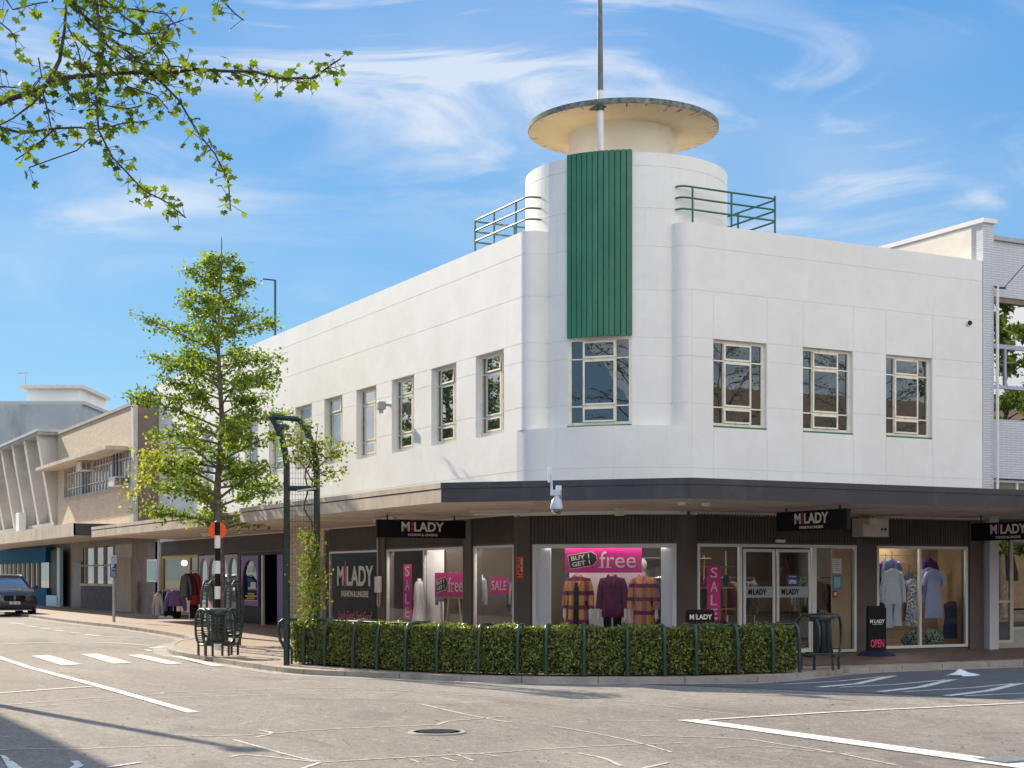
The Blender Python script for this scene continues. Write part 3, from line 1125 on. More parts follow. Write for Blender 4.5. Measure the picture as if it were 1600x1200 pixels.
def M_disc():
    m, nt, N, L, bs = nodes_of('stained_cream_soffit')
    tc = N.new('ShaderNodeTexCoord')
    sp = N.new('ShaderNodeSeparateXYZ'); L.new(tc.outputs['Object'], sp.inputs[0])
    dx = nmath(nt, 'SUBTRACT', sp.outputs[0], DC.x - 16.5); dy = nmath(nt, 'SUBTRACT', sp.outputs[1], DC.y - 28)
    r = nmath(nt, 'SQRT', nmath(nt, 'ADD', nmath(nt, 'MULTIPLY', dx, dx), nmath(nt, 'MULTIPLY', dy, dy)))
    th = nmath(nt, 'ARCTAN2', dy, dx)
    cb = N.new('ShaderNodeCombineXYZ')
    L.new(nmath(nt, 'MULTIPLY', th, 9.0), cb.inputs[0]); L.new(nmath(nt, 'MULTIPLY', r, .9), cb.inputs[1])
    n = noise(nt, 2.2, 5, .65, vec=cb.outputs[0])
    edge = ramp(nt, r, 1.25, 2.15)
    fac = ramp(nt, nmath(nt, 'ADD', n, nmath(nt, 'MULTIPLY', edge, .30)), .80, .92)
    base_ = mixrgb(nt, ramp(nt, noise(nt, 1.0, 5), .3, .7), (.74, .62, .42), (.64, .52, .34))
    L.new(mixrgb(nt, fac, base_, (.09, .06, .03)), bs.inputs['Base Color'])
    bs.inputs['Roughness'].default_value = .8
    return m


mb = MB(); mb.lathe((DC.x, DC.y, 0), [(1.1, 11.17), (1.5, 11.19), (1.85, 11.225), (2.045, 11.25)], 96)
mb.f = [f for f in mb.f if len(f) == 4]
mb.build('disc_soffit', M_disc(), bld, smooth=60)
mt['lichen'] = M('lichened_edge', (.17, .19, .17), .9, .5, 9, .5, 30, dirt=(.42, .43, .40), dscale=5, damt=.6)
mb = MB(); mb.lathe((DC.x, DC.y, 0), [(2.045, 11.25), (2.055, 11.26), (2.055, 11.365), (2.0, 11.385), (1.0, 11.42), (.0, 11.44)], 96)
mb.f = [f for f in mb.f if len(f) == 4]
mb.build('disc_roof', mt['lichen'], bld, smooth=40)

# fluted green panel: ribs follow the drum
mb = MB()
nrib = 12
PB, PT = 6.515, 10.26
for k in range(nrib):
    a0 = A0 + (A1 - A0) * (k + .07) / nrib
    a1 = A0 + (A1 - A0) * (k + .93) / nrib
    q = []
    for rr in (DR + .01, DR + .062):
        for a in (a0, a1):
            q.append((DRUM.x + rr * math.cos(a), DRUM.y + rr * math.sin(a)))
    (x0, y0), (x1, y1), (x2, y2), (x3, y3) = q
    mb.hexa([(x2, y2, PB), (x3, y3, PB), (x1, y1, PB), (x0, y0, PB), (x2, y2, PT), (x3, y3, PT), (x1, y1, PT), (x0, y0, PT)])
gd = M('green_groove', (.012, .05, .03), .6, .1)
q = []
base_mb = MB()
aa = np.linspace(A0, A1, 13)
for i in range(12):
    r1 = DR + .018
    p0 = (DRUM.x + r1 * math.cos(aa[i]), DRUM.y + r1 * math.sin(aa[i])); p1 = (DRUM.x + r1 * math.cos(aa[i + 1]), DRUM.y + r1 * math.sin(aa[i + 1]))
    base_mb.quad((*p0, PB + .01), (*p1, PB + .01), (*p1, PT - .01), (*p0, PT - .01))
pn = mb.build('fluted_panel', mt['green'], bld)
base_mb.build('panel_backing', gd, pn)


# ------------------------------------------------------------------ sash windows of the upper floor
def sash(pl, t0, t1, z0, z1, dep, glass, parent, tilt=0.0, greensill=True):
    W, Hh = t1 - t0, z1 - z0
    fr = MB()
    o1 = -dep; o0 = -dep - .06
    def bx(a, b, c, d, oo0=o0, oo1=o1):
        fr.pbox(pl, t0 + a * W, t0 + b * W, z1 - d * Hh, z1 - c * Hh, oo0, oo1)
    fr.pbox(pl, t0 - .0, t0 + .050 * W, z0, z1, o0, o1)
    fr.pbox(pl, t1 - .050 * W, t1, z0, z1, o0, o1)
    bx(.050, .950, 0, .035); bx(.050, .950, .945, .985 if greensill else 1.0)
    m1, m2 = .235, .745
    for m_ in (m1, m2):
        bx(m_ - .009, m_ + .009, .035, .945)
    rows_ = (.035, .235, .755, .945)
    for a, b in ((.055, m1 - .012), (m2 + .012, .945)):
        for r in (.235, .765):
            bx(a, b, r - .007, r + .007)
    for r in (.235, .765):
        bx(m1 + .012, m2 - .012, r - .012, r + .012)
    # opening sashes, proud of the frame
    def sash_ring(a, b, c, d, ti):
        bw = .027
        def pb(a_, b_, c_, d_):
            p8 = []
            for oo in (o1 + .025, o1 - .01):
                pass
            ta, tb = t0 + a_ * W, t0 + b_ * W
            za, zb = z1 - d_ * Hh, z1 - c_ * Hh
            ztop = z1 - c * Hh
            def P3(t, z, o):
                k = (ztop - z)
                return pl.p(t, z, o + math.sin(ti) * k + .0)
            v = [P3(ta, za, o1 + .028), P3(tb, za, o1 + .028), P3(tb, za, o1 + .003), P3(ta, za, o1 + .003),
                 P3(ta, zb, o1 + .028), P3(tb, zb, o1 + .028), P3(tb, zb, o1 + .003), P3(ta, zb, o1 + .003)]
            fr.hexa(v)
        hb = bw * W / Hh
        pb(a, a + bw, c, d); pb(b - bw, b, c, d); pb(a + bw, b - bw, c, c + hb); pb(a + bw, b - bw, d - hb, d)
        ztop = z1 - c * Hh
        q = []
        for (t_, z_) in ((a + bw, d - hb), (b - bw, d - hb), (b - bw, c + hb), (a + bw, c + hb)):
            z = z1 - z_ * Hh
            q.append(pl.p(t0 + t_ * W, z, o1 + .014 + math.sin(ti) * (ztop - z)))
        return q
    gl = MB()
    gl.quad(*sash_ring(m1 + .002, m2 - .002, .038, .225, tilt))
    gl.quad(*sash_ring(m1 + .002, m2 - .002, .247, .752, 0))
    gl.quad(*sash_ring(m1 + .002, m2 - .002, .778, .942, 0))
    for a, b in ((.055, m1 - .012), (m2 + .012, .945)):
        for c, d in ((.035, .228), (.242, .758), (.772, .945)):
            gl.pface(pl, t0 + a * W, t0 + b * W, z1 - d * Hh, z1 - c * Hh, -dep - .03 - random.uniform(0, .006))
    w = fr.build('window', mt['sash'], parent)
    gl.build('pane', glass, w)
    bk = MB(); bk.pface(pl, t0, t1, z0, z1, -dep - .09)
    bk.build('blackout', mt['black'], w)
    if greensill:
        s_ = MB(); s_.pbox(pl, t0 + .002, t1 - .002, z0 + .001, z0 + .035, -dep - .02, -dep + .10)
        s_.build('sill', mt['green'], w)
    return w


for k, (a, b) in enumerate(LW):
    sash(LP, 28 - b, 28 - a, SILL + .002, HEAD - .002, .13, mt['glass_left'], bld, tilt=(rad(3.5) if k in (0, 1, 4) else 0), greensill=False)
for (a, b) in RW:
    sash(RP, a - 17.6, b - 17.6, SILL + .002, HEAD - .002, .10, mt['glass_upper'], bld)
c0 = circ[0]; c1 = circ[1]
TP = Pl(c0.x, c0.y, c1.x - c0.x, c1.y - c0.y)
sash(TP, .0, (c1 - c0).length, WZ0 - .02, WZ1 + .01, .005, mt['glass_upper'], bld)

# railings on the roof terraces
def rail(path, zs, posts, name='roof_railing'):
    mb = MB()
    for z in zs:
        mb.tube([(a.x, a.y, z) for a in path], .021, 8)
    for (x, y, z0, z1) in posts:
        mb.tube([(x, y, z0), (x, y, z1)], .022, 8)
    return mb
RZ = (9.56, 9.33, 9.10)
def rnd(pts, r=.18, n=5):
    out = [pts[0]]
    for i in range(1, len(pts) - 1):
        a = (pts[i - 1] - pts[i]).normalized() * r; b = (pts[i + 1] - pts[i]).normalized() * r
        for k in range(n + 1):
            t = k / n
            out.append((pts[i] + a) * (1 - t) ** 2 + pts[i] * 2 * t * (1 - t) + (pts[i] + b) * t ** 2)
    out.append(pts[-1])
    return out
pr = rnd([Vector((17.44, 25.78)), Vector((17.46, 25.53)), Vector((19.9, 25.53)), Vector((19.9, 28.6))])
mb = rail(pr, RZ, [(17.75, 25.53, 8.45, 9.56), (18.72, 25.53, 8.45, 9.56), (19.86, 25.56, 8.45, 9.63), (19.9, 26.9, 8.45, 9.56), (19.9, 28.5, 8.45, 9.56)])
tag(mb.build('roof_railing', mt['greenrail'], None, smooth=40), 'green three rail terrace railing beside the right of the round tower', 'railing', 'roof terrace railings')
pr = rnd([Vector((15.62, 27.72)), Vector((15.17, 27.78)), Vector((15.17, 30.3)), Vector((18.2, 30.3))])
mb = rail(pr, RZ, [(15.17, 28.3, 8.45, 9.56), (15.17, 29.3, 8.45, 9.56), (15.19, 30.26, 8.45, 9.56), (16.2, 30.3, 8.45, 9.56), (17.6, 30.3, 8.45, 9.56)])
tag(mb.build('roof_railing', M('weathered_rail_paint', (.08, .15, .10), .5, .3, 8, dirt=(.5, .42, .3), dscale=6, damt=.6), None, smooth=40), 'faded three rail terrace railing left of the round tower', 'railing', 'roof terrace railings')

# flagpole
fp = thing('flagpole', at(938, 234, 31.0), 'tall white and grey flagpole rising in front of the disc roof', 'flagpole')
mb = MB(); p0 = at(938.5, 236, 31.0); p1 = at(938, 140, 31.0); p1.z = 11.55
mb.tube([p0, p1], [.068, .064], 12)
mb.build('lower_pole', mt['stripewhite'], fp, smooth=40)
p2 = Vector((p1.x - .02, p1.y, p1.z + 4.2))
mb = MB(); mb.tube([p1, p2], [.062, .028], 12); mb.build('upper_pole', M('weathered_grey_pole', (.17, .17, .17), .7, .25, 4), fp, smooth=40)
mb = MB(); mb.box(p1.x - .10, p1.x + .12, p1.y - .04, p1.y + .30, 11.22, 11.25); mb.tube([(p1.x, p1.y, 11.14), (p1.x, p1.y, 11.28)], .082, 12)
mb.build('bracket', mt['darkmetal'], fp)

# ------------------------------------------------------------------ ground floor of the corner building
FT = 2.32
SOF = 2.97
L_OPEN = [(253, 309.5, .28, 2.40), (311, 373, .28, 2.40), (375, 445, .16, 2.40), (515, 592, .06, FT), (604, 725, .06, FT), (740, 803, .06, FT)]
gm = MB()


def floor_wall(pl, t_start, t_end, openings, zt, mb):
    ts = [t_start]
    hol = []
    for (a, b, z0, z1) in openings:
        ta, tb = pl.t(a), pl.t(b)
        ts += [ta, tb]; hol.append((ta, tb, z0, z1))
    ts.append(t_end)
    pts_ = [Vector(pl.p(t, 0)[:2]) for t in ts]
    zs = sorted({-.1, zt} | {h[2] for h in hol} | {h[3] for h in hol})
    def dep(i, j):
        if i % 2 == 1:
            h = hol[(i - 1) // 2]
            if zs[j] >= h[2] - 1e-6 and zs[j + 1] <= h[3] + 1e-6: return None
        return 0.0
    wall_strip(mb, pts_, zs, dep)


floor_wall(LP, -(END_Y - 28), .1, L_OPEN, SOF + .3, gm)
C_OPEN = [(832, 1057, .06, FT)]
floor_wall(CP, 0, CP_LEN, C_OPEN, SOF + .3, gm)
R_OPEN = [(1089.5, 1338, .03, FT), (1370, 1512, .06, FT)]
floor_wall(RP, -.08, END_X - 17.6, R_OPEN, SOF + .3, gm)
gm.build('ground_floor_wall', mt['brown'], bld)
# cladding ribs over the openings
def ribs(pl, ta, tb, z0, z1, pitch=.075, w=.042, d=.022):
    rb = MB()
    n = int((tb - ta) / pitch)
    for k in range(n):
        t = ta + (k + .5) * (tb - ta) / n
        rb.pbox(pl, t - w / 2, t + w / 2, z0, z1, .001, d)
    rb.build('ribbed_cladding', mt['clad'], bld)
for a, b in ((255, 443), (514, 592), (605, 726), (740, 803)):
    ribs(LP, LP.t(a), LP.t(b), 2.43 if a < 450 else FT + .04, SOF)
ribs(CP, CP.t(820), CP.t(1062), FT + .04, SOF)
ribs(RP, .15, RP.t(1340), FT + .04, SOF)
ribs(RP, RP.t(1348), RP.t(1512), FT + .04, SOF)

def shop_window(pl, a, b, z0, z1, mulls=(), fw=.06, glass='glass_shop', name='shop_window', mat='alu', o=.012, depth=.07, transom=None):
    ta, tb = pl.t(a), pl.t(b)
    mb = MB()
    mb.pbox(pl, ta, ta + fw, z0, z1, o - depth, o); mb.pbox(pl, tb - fw, tb, z0, z1, o - depth, o)
    mb.pbox(pl, ta + fw, tb - fw, z1 - fw, z1, o - depth, o); mb.pbox(pl, ta + fw, tb - fw, z0, z0 + fw, o - depth, o)
    for m_ in mulls:
        tm = pl.t(m_[0]); w = m_[1]
        mb.pbox(pl, tm - w / 2, tm + w / 2, z0 + fw, z1 - fw, o - depth, o)
    if transom:
        mb.pbox(pl, ta + fw, tb - fw, transom, transom + .04, o - depth + .002, o - .002)
    f = mb.build(name, mt[mat], bld)
    g = MB(); g.pface(pl, ta + fw, tb - fw, z0 + fw, z1 - fw, o - depth / 2)
    g.build('pane', mt[glass], f)
    return f


shop_window(LP, 515, 592, .08, FT, (), .05, 'glass_faint')
shop_window(LP, 604, 725, .08, FT, ((662, .05),), .05)
shop_window(LP, 740, 803, .08, FT, (), .05)
shop_window(CP, 832, 1057, .08, FT, (), .085)
shop_window(RP, 1370, 1512, .08, FT, ((1438, .06),), .06)
ent = shop_window(RP, 1089.5, 1338, .04, FT, ((1157, .07), (1272, .12),), .06, name='entrance_frame')
# sliding door leaves
for (a, b) in ((1160, 1209), (1212, 1265)):
    ta, tb = RP.t(a), RP.t(b)
    mb = MB(); w = .05
    mb.pbox(RP, ta, ta + w, .06, 2.22, .02, .055); mb.pbox(RP, tb - w, tb, .06, 2.22, .02, .055)
    mb.pbox(RP, ta + w, tb - w, 2.16, 2.22, .02, .055); mb.pbox(RP, ta + w, tb - w, .06, .14, .02, .055)
    d = mb.build('sliding_door', mt['alu'], bld)
    g = MB(); g.pface(RP, ta + w, tb - w, .14, 2.16, .037); g.build('pane', mt['glass_shop'], d)
    g = MB(); g.pbox(RP, ta + w, tb - w, 1.215, 1.445, .040, .043)
    band = g.build('frosted_band', M_glass('frosted_band', (.8, .85, .88), .0, .5, .75, (.42, .46, .48)), bld)
    text('M', 'lettering', mt['black'], band, RP.p(ta + w + .11, 1.335, .048), (1, 0, 0), Z3, .12, .09, bold=.03)
    text('LADY', 'lettering', mt['black'], band, RP.p(ta + w + .36, 1.335, .048), (1, 0, 0), Z3, .12, .34, bold=.03)
    g = MB(); g.pbox(RP, ta + w + .175, ta + w + .19, 1.26, 1.42, .046, .05); g.build('figure_mark', mt['pink'], band)
g = MB(); g.pbox(RP, RP.t(1210), RP.t(1224), 2.36, 2.42, .02, .07)
g.build('door_sensor', mt['white'], bld)
# plywood lined side light with notices
g = MB(); g.pbox(RP, RP.t(1304), RP.t(1337) - .06, .12, 2.24, -.12, -.09); g.build('lining_panel', mt['wood'], bld)
for (a, b, za, zb, c) in ((1305, 1319, 872, 896, 'white'), (1305, 1318.5, 898, 920, 'blue')):
    pass

# dark MILADY window graphic
ta, tb = LP.t(519.5), LP.t(589)
g = MB(); g.pbox(LP, ta + .02, tb - .04, .14, 2.25, -.05, -.035)
wg = g.build('window_graphic', M('black_vinyl', (.012, .013, .017), .7, .3, 2, spec=.1), bld)
cx_ = (ta + tb) / 2
wdt = (tb - ta) * .82
hh = .52
ul = LP.ux
def lp3(t, z, o=-.022): return LP.p(t, z, o)
text('M', 'lettering', mt['white'], wg, lp3(cx_ - wdt * .40, 1.67), ul, Z3, hh, wdt * .18, bold=.03)
text('LADY', 'lettering', mt['white'], wg, lp3(cx_ + wdt * .135, 1.67), ul, Z3, hh, wdt * .72, bold=.03)
mb = MB()
prof = [(-.60, .004), (-.3, .030), (-.1, .038), (.02, .022), (.22, .036), (.42, .030), (.5, .012), (.58, .020), (.70, .022), (.76, .004)]
for i in range(len(prof) - 1):
    (a0, b0), (a1, b1) = prof[i], prof[i + 1]
    k = wdt * .8; ic = cx_ - wdt * .262
    mb.quad(lp3(ic - b0 * k, 1.67 + a0 * hh), lp3(ic + b0 * k, 1.67 + a0 * hh), lp3(ic + b1 * k, 1.67 + a1 * hh), lp3(ic - b1 * k, 1.67 + a1 * hh))
mb.build('figure_mark', mt['pink'], wg)
text('FASHION & LINGERIE', 'lettering', mt['white'], wg, lp3(cx_, 1.20), ul, Z3, .16, wdt * .74, bold=.02)
text('Look Good, Feel Good.', 'lettering', M('rose_lettering', (.75, .22, .30), .6, .05), wg, lp3(cx_, .62), ul, Z3, .26, wdt * .92, shear=.35)

# interior of the shop
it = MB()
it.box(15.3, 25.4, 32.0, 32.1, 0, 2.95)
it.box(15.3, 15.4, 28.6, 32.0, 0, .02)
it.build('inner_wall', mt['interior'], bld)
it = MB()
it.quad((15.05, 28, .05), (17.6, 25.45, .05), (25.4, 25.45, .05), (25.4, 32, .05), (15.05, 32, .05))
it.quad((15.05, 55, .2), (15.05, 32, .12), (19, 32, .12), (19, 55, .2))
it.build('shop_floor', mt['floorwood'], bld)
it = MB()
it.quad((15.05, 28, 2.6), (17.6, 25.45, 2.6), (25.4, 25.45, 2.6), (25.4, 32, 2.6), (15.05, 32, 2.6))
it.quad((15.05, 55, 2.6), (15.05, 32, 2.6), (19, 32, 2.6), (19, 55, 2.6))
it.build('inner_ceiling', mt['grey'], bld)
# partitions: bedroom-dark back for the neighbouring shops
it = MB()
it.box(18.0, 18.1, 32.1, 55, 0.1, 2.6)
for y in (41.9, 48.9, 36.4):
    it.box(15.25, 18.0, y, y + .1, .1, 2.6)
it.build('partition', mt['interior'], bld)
# wood lining behind the right window
sl = MB()
x0, x1 = RP.t(1366) + 17.6, 25.35
for k in range(13):
    z = .08 + k * .187
    sl.box(x0, x1, 26.55, 26.58, z, z + .178)
sl.box(x0 - .05, x0, 25.55, 26.58, .06, 2.55); sl.box(x1, x1 + .03, 25.55, 26.58, .06, 2.55)
sl.box(x0, x1, 25.5, 26.55, .055, .10)
sl.build('slat_wall', mt['wood'], bld)
# display bay of the chamfer window
dv = MB()
ta, tb = CP.t(838), CP.t(1051)
dv.pbox(CP, ta - .02, ta + .28, .06, 2.5, -.14, -.10)
dv.pbox(CP, tb - .26, tb + .02, .06, 2.5, -.14, -.10)
dv.pbox(CP, CP.t(868), CP.t(982), .261, 1.74, -1.15, -1.11)
dv.pbox(CP, ta, tb, .056, .26, -1.6, -.12)
dv.build('display_board', mt['intwhite'], bld)
dv = MB(); dv.pbox(LP, LP.t(606), LP.t(640), .1, 2.4, -1.1, -1.06); dv.build('display_board', mt['intwhite'], bld)
dv = MB(); dv.pbox(LP, LP.t(742), LP.t(768), .1, 2.4, -1.1, -1.06); dv.build('display_board', mt['intwhite'], bld)
# ceiling tubes, then added fill strips hidden above the window glass
lm = MB()
for (x, y) in ((23.4, 26.1), (19.2, 28.2), (21.5, 28.2), (19.2, 30.3), (22.2, 30.3), (16.9, 29.0), (16.4, 31.0)):
    lm.box(x - .6, x + .6, y - .04, y + .04, 2.55, 2.585)
lm.build('ceiling_and_fill_lamp', mt['strip'], bld)
lm = MB(); lm.pbox(CP, CP.t(850), CP.t(1040), 2.44, 2.48, -.34, -.26); lm.build('ceiling_and_fill_lamp', mt['fillsoft'], bld)  # added fill strip for the mannequins, out of sight above the glass
lm = MB(); lm.pbox(CP, CP.t(850), CP.t(1040), 2.255, 2.28, -.12, -.075); lm.build('ceiling_and_fill_lamp', M_emit('faint_display_fill', (1.0, .9, .78), 3.0), bld)  # added fill strip between glass and banner, hidden by the frame
lm = MB(); lm.pbox(LP, LP.t(608), LP.t(722), 2.44, 2.48, -.34, -.28); lm.build('ceiling_and_fill_lamp', mt['strip'], bld)  # added fill strip to brighten the left double window
lm = MB(); lm.pbox(LP, LP.t(743), LP.t(800), 2.44, 2.48, -.34, -.28); lm.build('ceiling_and_fill_lamp', mt['strip'], bld)  # added fill strip to brighten the narrow left window

# pillars and tiles
tl = MB(); tl.pbox(LP, LP.t(456), LP.t(510), .0, SOF, .003, .07); tl.build('tiled_pier', mt['creamtile'], bld)
tl = MB(); tl.pbox(LP, LP.t(246.6), LP.t(252), .0, SOF, .003, .10); tl.build('tiled_pier', mt['tile'], bld)
tl = MB(); tl.pbox(LP, LP.t(500.5), LP.t(509), .3, 2.2, .072, .09); tl.build('side_panel', mt['wood'], bld)
for (pl, a, b) in ((LP, 592.5, 603.5), (LP, 726, 739), (RP, 1513, 1534)):
    tl = MB(); tl.pbox(pl, pl.t(a), pl.t(b), .0, SOF, .003, .05); tl.build('pilaster', mt['brown'], bld)
tl = MB(); tl.pbox(CP, CP.t(812), CP.t(829), .0, SOF, .003, .04); tl.build('pilaster', mt['brown'], bld)


# neighbouring shopfronts in the same building
def arch_frame(mb, pl, t0, t1, z0, z1, b, o0, o1, seg=8):
    w = t1 - t0 - 2 * b
    r = w / 2
    zc = z1 - b - r
    mb.pbox(pl, t0, t0 + b, z0, z1, o0, o1); mb.pbox(pl, t1 - b, t1, z0, z1, o0, o1)
    mb.pbox(pl, t0 + b, t1 - b, z0, z0 + b, o0, o1)
    c = (t0 + t1) / 2
    for k in range(seg):
        a0 = PI - PI * k / seg; a1 = PI - PI * (k + 1) / seg
        ta, za = c + r * math.cos(a0), zc + r * math.sin(a0)
        tb_, zb = c + r * math.cos(a1), zc + r * math.sin(a1)
        v = [pl.p(ta, za, o1), pl.p(tb_, zb, o1), pl.p(tb_, zb, o0), pl.p(ta, za, o0), pl.p(ta, z1, o1), pl.p(tb_, z1, o1), pl.p(tb_, z1, o0), pl.p(ta, z1, o0)]
        mb.hexa(v)


f = shop_window(LP, 253, 309.5, .30, 2.40, ((297, .08),), .09, 'glass_shop', 'shop_window', 'yellow')
af = MB()
for (a, b) in ((312, 326), (326, 341), (341, 357), (357, 372)):
    arch_frame(af, LP, LP.t(a), LP.t(b), .75, 2.36, .09, -.05, .02)
af.pbox(LP, LP.t(311.5), LP.t(372.5), .28, .75, -.05, .02)
o_ = af.build('arched_window', mt['mauve'], bld)
g = MB(); g.pface(LP, LP.t(312), LP.t(372), .8, 2.3, -.03); g.build('pane', M_glass('pale_blind_glass', (.5, .5, .5), .15, 0, 1.0, (.30, .33, .36), 1.5, .02), o_)
df_ = MB()
arch_frame(df_, LP, LP.t(378), LP.t(405), .75, 2.30, .13, -.04, .03)
o_ = df_.build('arched_window', mt['purple'], bld)
g = MB(); g.pface(LP, LP.t(378), LP.t(405), .8, 2.25, -.02); g.build('pane', mt['glass_dark'], o_)
g = MB(); g.pbox(LP, LP.t(375.2), LP.t(407), .17, .74, -.05, .0); g.pbox(LP, LP.t(375.2), LP.t(443), 2.31, 2.40, -.05, .0); g.build('base_panel', mt['black'], bld)
g = MB(); g.pbox(LP, LP.t(434), LP.t(443), .17, 2.30, -.06, .02); g.build('door_surround', mt['purple'], bld)
g = MB(); g.pbox(LP, LP.t(408), LP.t(411), .17, 2.30, -.06, .0); g.build('door_post', mt['aluwarm'], bld)
for (a, b, z0, z1) in ((386, 396, 1.78, 2.0), (391, 399, 1.28, 1.48)):
    g = MB(); g.pbox(LP, LP.t(a), LP.t(b), z0, z1, -.012, -.008); tag(g.build('notice', mt['white'], bld))
for k in range(5):
    g = MB(); wv = (5, 9, 6, 12, 12)[k]; g.pbox(LP, LP.t(391.5 - wv), LP.t(391.5 + wv), 1.10 - k * .07, 1.14 - k * .07, -.012, -.008)
    g.build('yellow_line_of_text', M('yellow_vinyl', (.7, .62, .05), .5), bld)
# guitar hanging in the open door of the purple shop
gt = thing('guitar', LP.p(LP.t(420), .6, -.5), 'white bodied electric guitar standing just inside the open purple shop door', 'guitar')
g = MB(); c = LP.p(LP.t(421), .95, -.5)
g.lathe((c.x, c.y, c.z), [(0, -.22), (.12, -.17), (.16, -.06), (.11, .02), (.13, .10), (.05, .17), (.0, .18)], 12); g.build('body', mt['white'], gt, smooth=60)
g = MB(); g.tube([(c.x, c.y, c.z + .15), (c.x + .02, c.y - .12, c.z + .85)], .03, 6); g.build('neck', mt['wood'], gt)
g = MB(); g.box(15.9, 16.3, LP.p(LP.t(425), 0).y - .3, LP.p(LP.t(412), 0).y, .16, 1.35)
tag(g.build('amplifier_stack', mt['black'], None, bevel=.02), 'black amplifier cabinets stacked inside the open purple door', 'amplifier')

# conduit and meter box between the left windows
mb = MB(); mb.pbox(LP, LP.t(594.5), LP.t(600.5), 1.25, 1.66, .051, .17)
mtb = thing('meter_box', LP.p(LP.t(598), 1.25, .1), 'small white meter box with a conduit on the brown pillar', 'meter box')
mb.build('box', mt['alu'], mtb, bevel=.02)
mb = MB(); tt = LP.t(594.5)
mb.tube([LP.p(tt, 2.95, .08), LP.p(tt, 1.2, .08), LP.p(tt + .02, .95, .09), LP.p(tt + .12, .9, .09), LP.p(tt + .17, 1.0, .09), LP.p(tt + .17, 1.25, .09)], .022, 8)
mb.build('conduit', mt['aluwarm'], mtb, smooth=40)
# orange poster on the pilaster
ps = thing('poster', CP.p(CP.t(812.5), 1.25, .05), 'orange poster with black and white marks on the brown corner pillar', 'poster')
mb = MB(); mb.pbox(CP, CP.t(808), CP.t(818.5), 1.62, 2.06, .042, .048); mb.build('sheet', mt['orange'], ps)
mb = MB()
for k in range(6):
    t = CP.t(random.uniform(809, 814)); z = 1.66 + k * .066
    mb.pbox(CP, t, t + random.uniform(.03, .07), z, z + .025, .049, .052)
mb.build('print', mt['black'], ps)
mb = MB(); mb.pbox(CP, CP.t(815), CP.t(818.2), 1.75, 2.02, .049, .052); mb.build('print', M('pale_print', (.35, .55, .62), .6), ps)

# ------------------------------------------------------------------ canopy
can = thing('street_canopy', (12, 25, 3.0), 'long street canopy wrapping the corner with tan fascia and navy fascia', 'canopy')
FB, FM, FTOP = 3.01, 3.27, 3.37
fpts_l = [Vector((11.95, 53.5)), Vector((11.95, 39.85)), Vector((12.55, 39.85)), Vector((12.55, 37.0)), Vector((11.95, 37.0)), Vector((11.95, 25.2))]
fpts_r = [Vector((11.95, 25.2)), Vector((15.16, 21.85)), Vector((70, 21.85))]


def fascia(pts_, z0, z1, o, thick, mat, name, parent):
    mb = MB()
    A = [Vector(p_) for p_ in pts_]
    # mitred offsets
    def off_m(d):
        out = []
        for i, p_ in enumerate(A):
            t1 = (p_ - A[i - 1]).normalized() if i > 0 else (A[1] - p_).normalized()
            t2 = (A[i + 1] - p_).normalized() if i < len(A) - 1 else t1
            n1 = Vector((t1.y, -t1.x)); n2 = Vector((t2.y, -t2.x))
            m = (n1 + n2).normalized()
            out.append(p_ + m * d / max(.3, m.dot(n1)))
        return out
    O_ = off_m(o); I_ = off_m(o - thick)
    for i in range(len(A) - 1):
        v = [(O_[i].x, O_[i].y, z0), (O_[i + 1].x, O_[i + 1].y, z0), (I_[i + 1].x, I_[i + 1].y, z0), (I_[i].x, I_[i].y, z0),
             (O_[i].x, O_[i].y, z1), (O_[i + 1].x, O_[i + 1].y, z1), (I_[i + 1].x, I_[i + 1].y, z1), (I_[i].x, I_[i].y, z1)]
        mb.add(v, [(0, 3, 2, 1), (4, 5, 6, 7), (0, 1, 5, 4), (2, 3, 7, 6)] + ([(3, 0, 4, 7)] if i == 0 else []) + ([(1, 2, 6, 5)] if i == len(A) - 2 else []))
    return mb.build(name, mat, parent)


fascia(fpts_l, FB, FM - .02, 0, .05, mt['tan'], 'fascia', can)
fascia(fpts_l, FM - .02, FM, -.03, .04, mt['tandark'], 'shadow_gap', can)
fascia(fpts_l, FM, FTOP, .012, .06, mt['tan'], 'flashing', can)
fascia(fpts_r, FB, FM - .01, -.001, .05, mt['navy'], 'fascia', can)
fascia(fpts_r, FM - .008, FTOP, .016, .06, mt['navy'], 'flashing', can)
sf = MB()
def soff(poly, z):
    sf.quad(*[(a, b, z) for a, b in poly])
# soffit, sloping a little down to the wall
zs0, zs1 = FB + .02, SOF
inn = lambda a, b, c, d: sf.quad((a[0], a[1], zs0), (b[0], b[1], zs0), (c[0], c[1], zs1), (d[0], d[1], zs1))
inn((11.97, 53.48), (11.97, 39.87), (15.0, 39.87), (15.0, 53.48))
inn((12.57, 39.87), (12.57, 36.98), (15.0, 36.98), (15.0, 39.87))
inn((11.97, 36.98), (11.97, 25.2), (15.0, 27.9), (15.0, 36.98))
inn((11.97, 25.2), (15.16, 21.87), (17.52, 25.38), (15.0, 27.9))
inn((15.16, 21.87), (70, 21.87), (70, 25.38), (17.52, 25.38))
sf.build('soffit', mt['soffit'], can)
tp = MB()
inn2 = lambda *q: tp.quad(*[(a, b, 3.32) for a, b in q])
inn2((11.97, 53.48), (11.97, 39.87), (15.05, 39.87), (15.05, 53.48)); inn2((12.57, 39.87), (12.57, 36.98), (15.05, 36.98), (15.05, 39.87))
inn2((11.97, 36.98), (11.97, 25.2), (15.16, 21.87), (15.4, 27), (15.05, 36.98)); inn2((15.16, 21.87), (70, 21.87), (70, 25.4), (15.4, 27))
tp.build('canopy_top', mt['roof'], can)
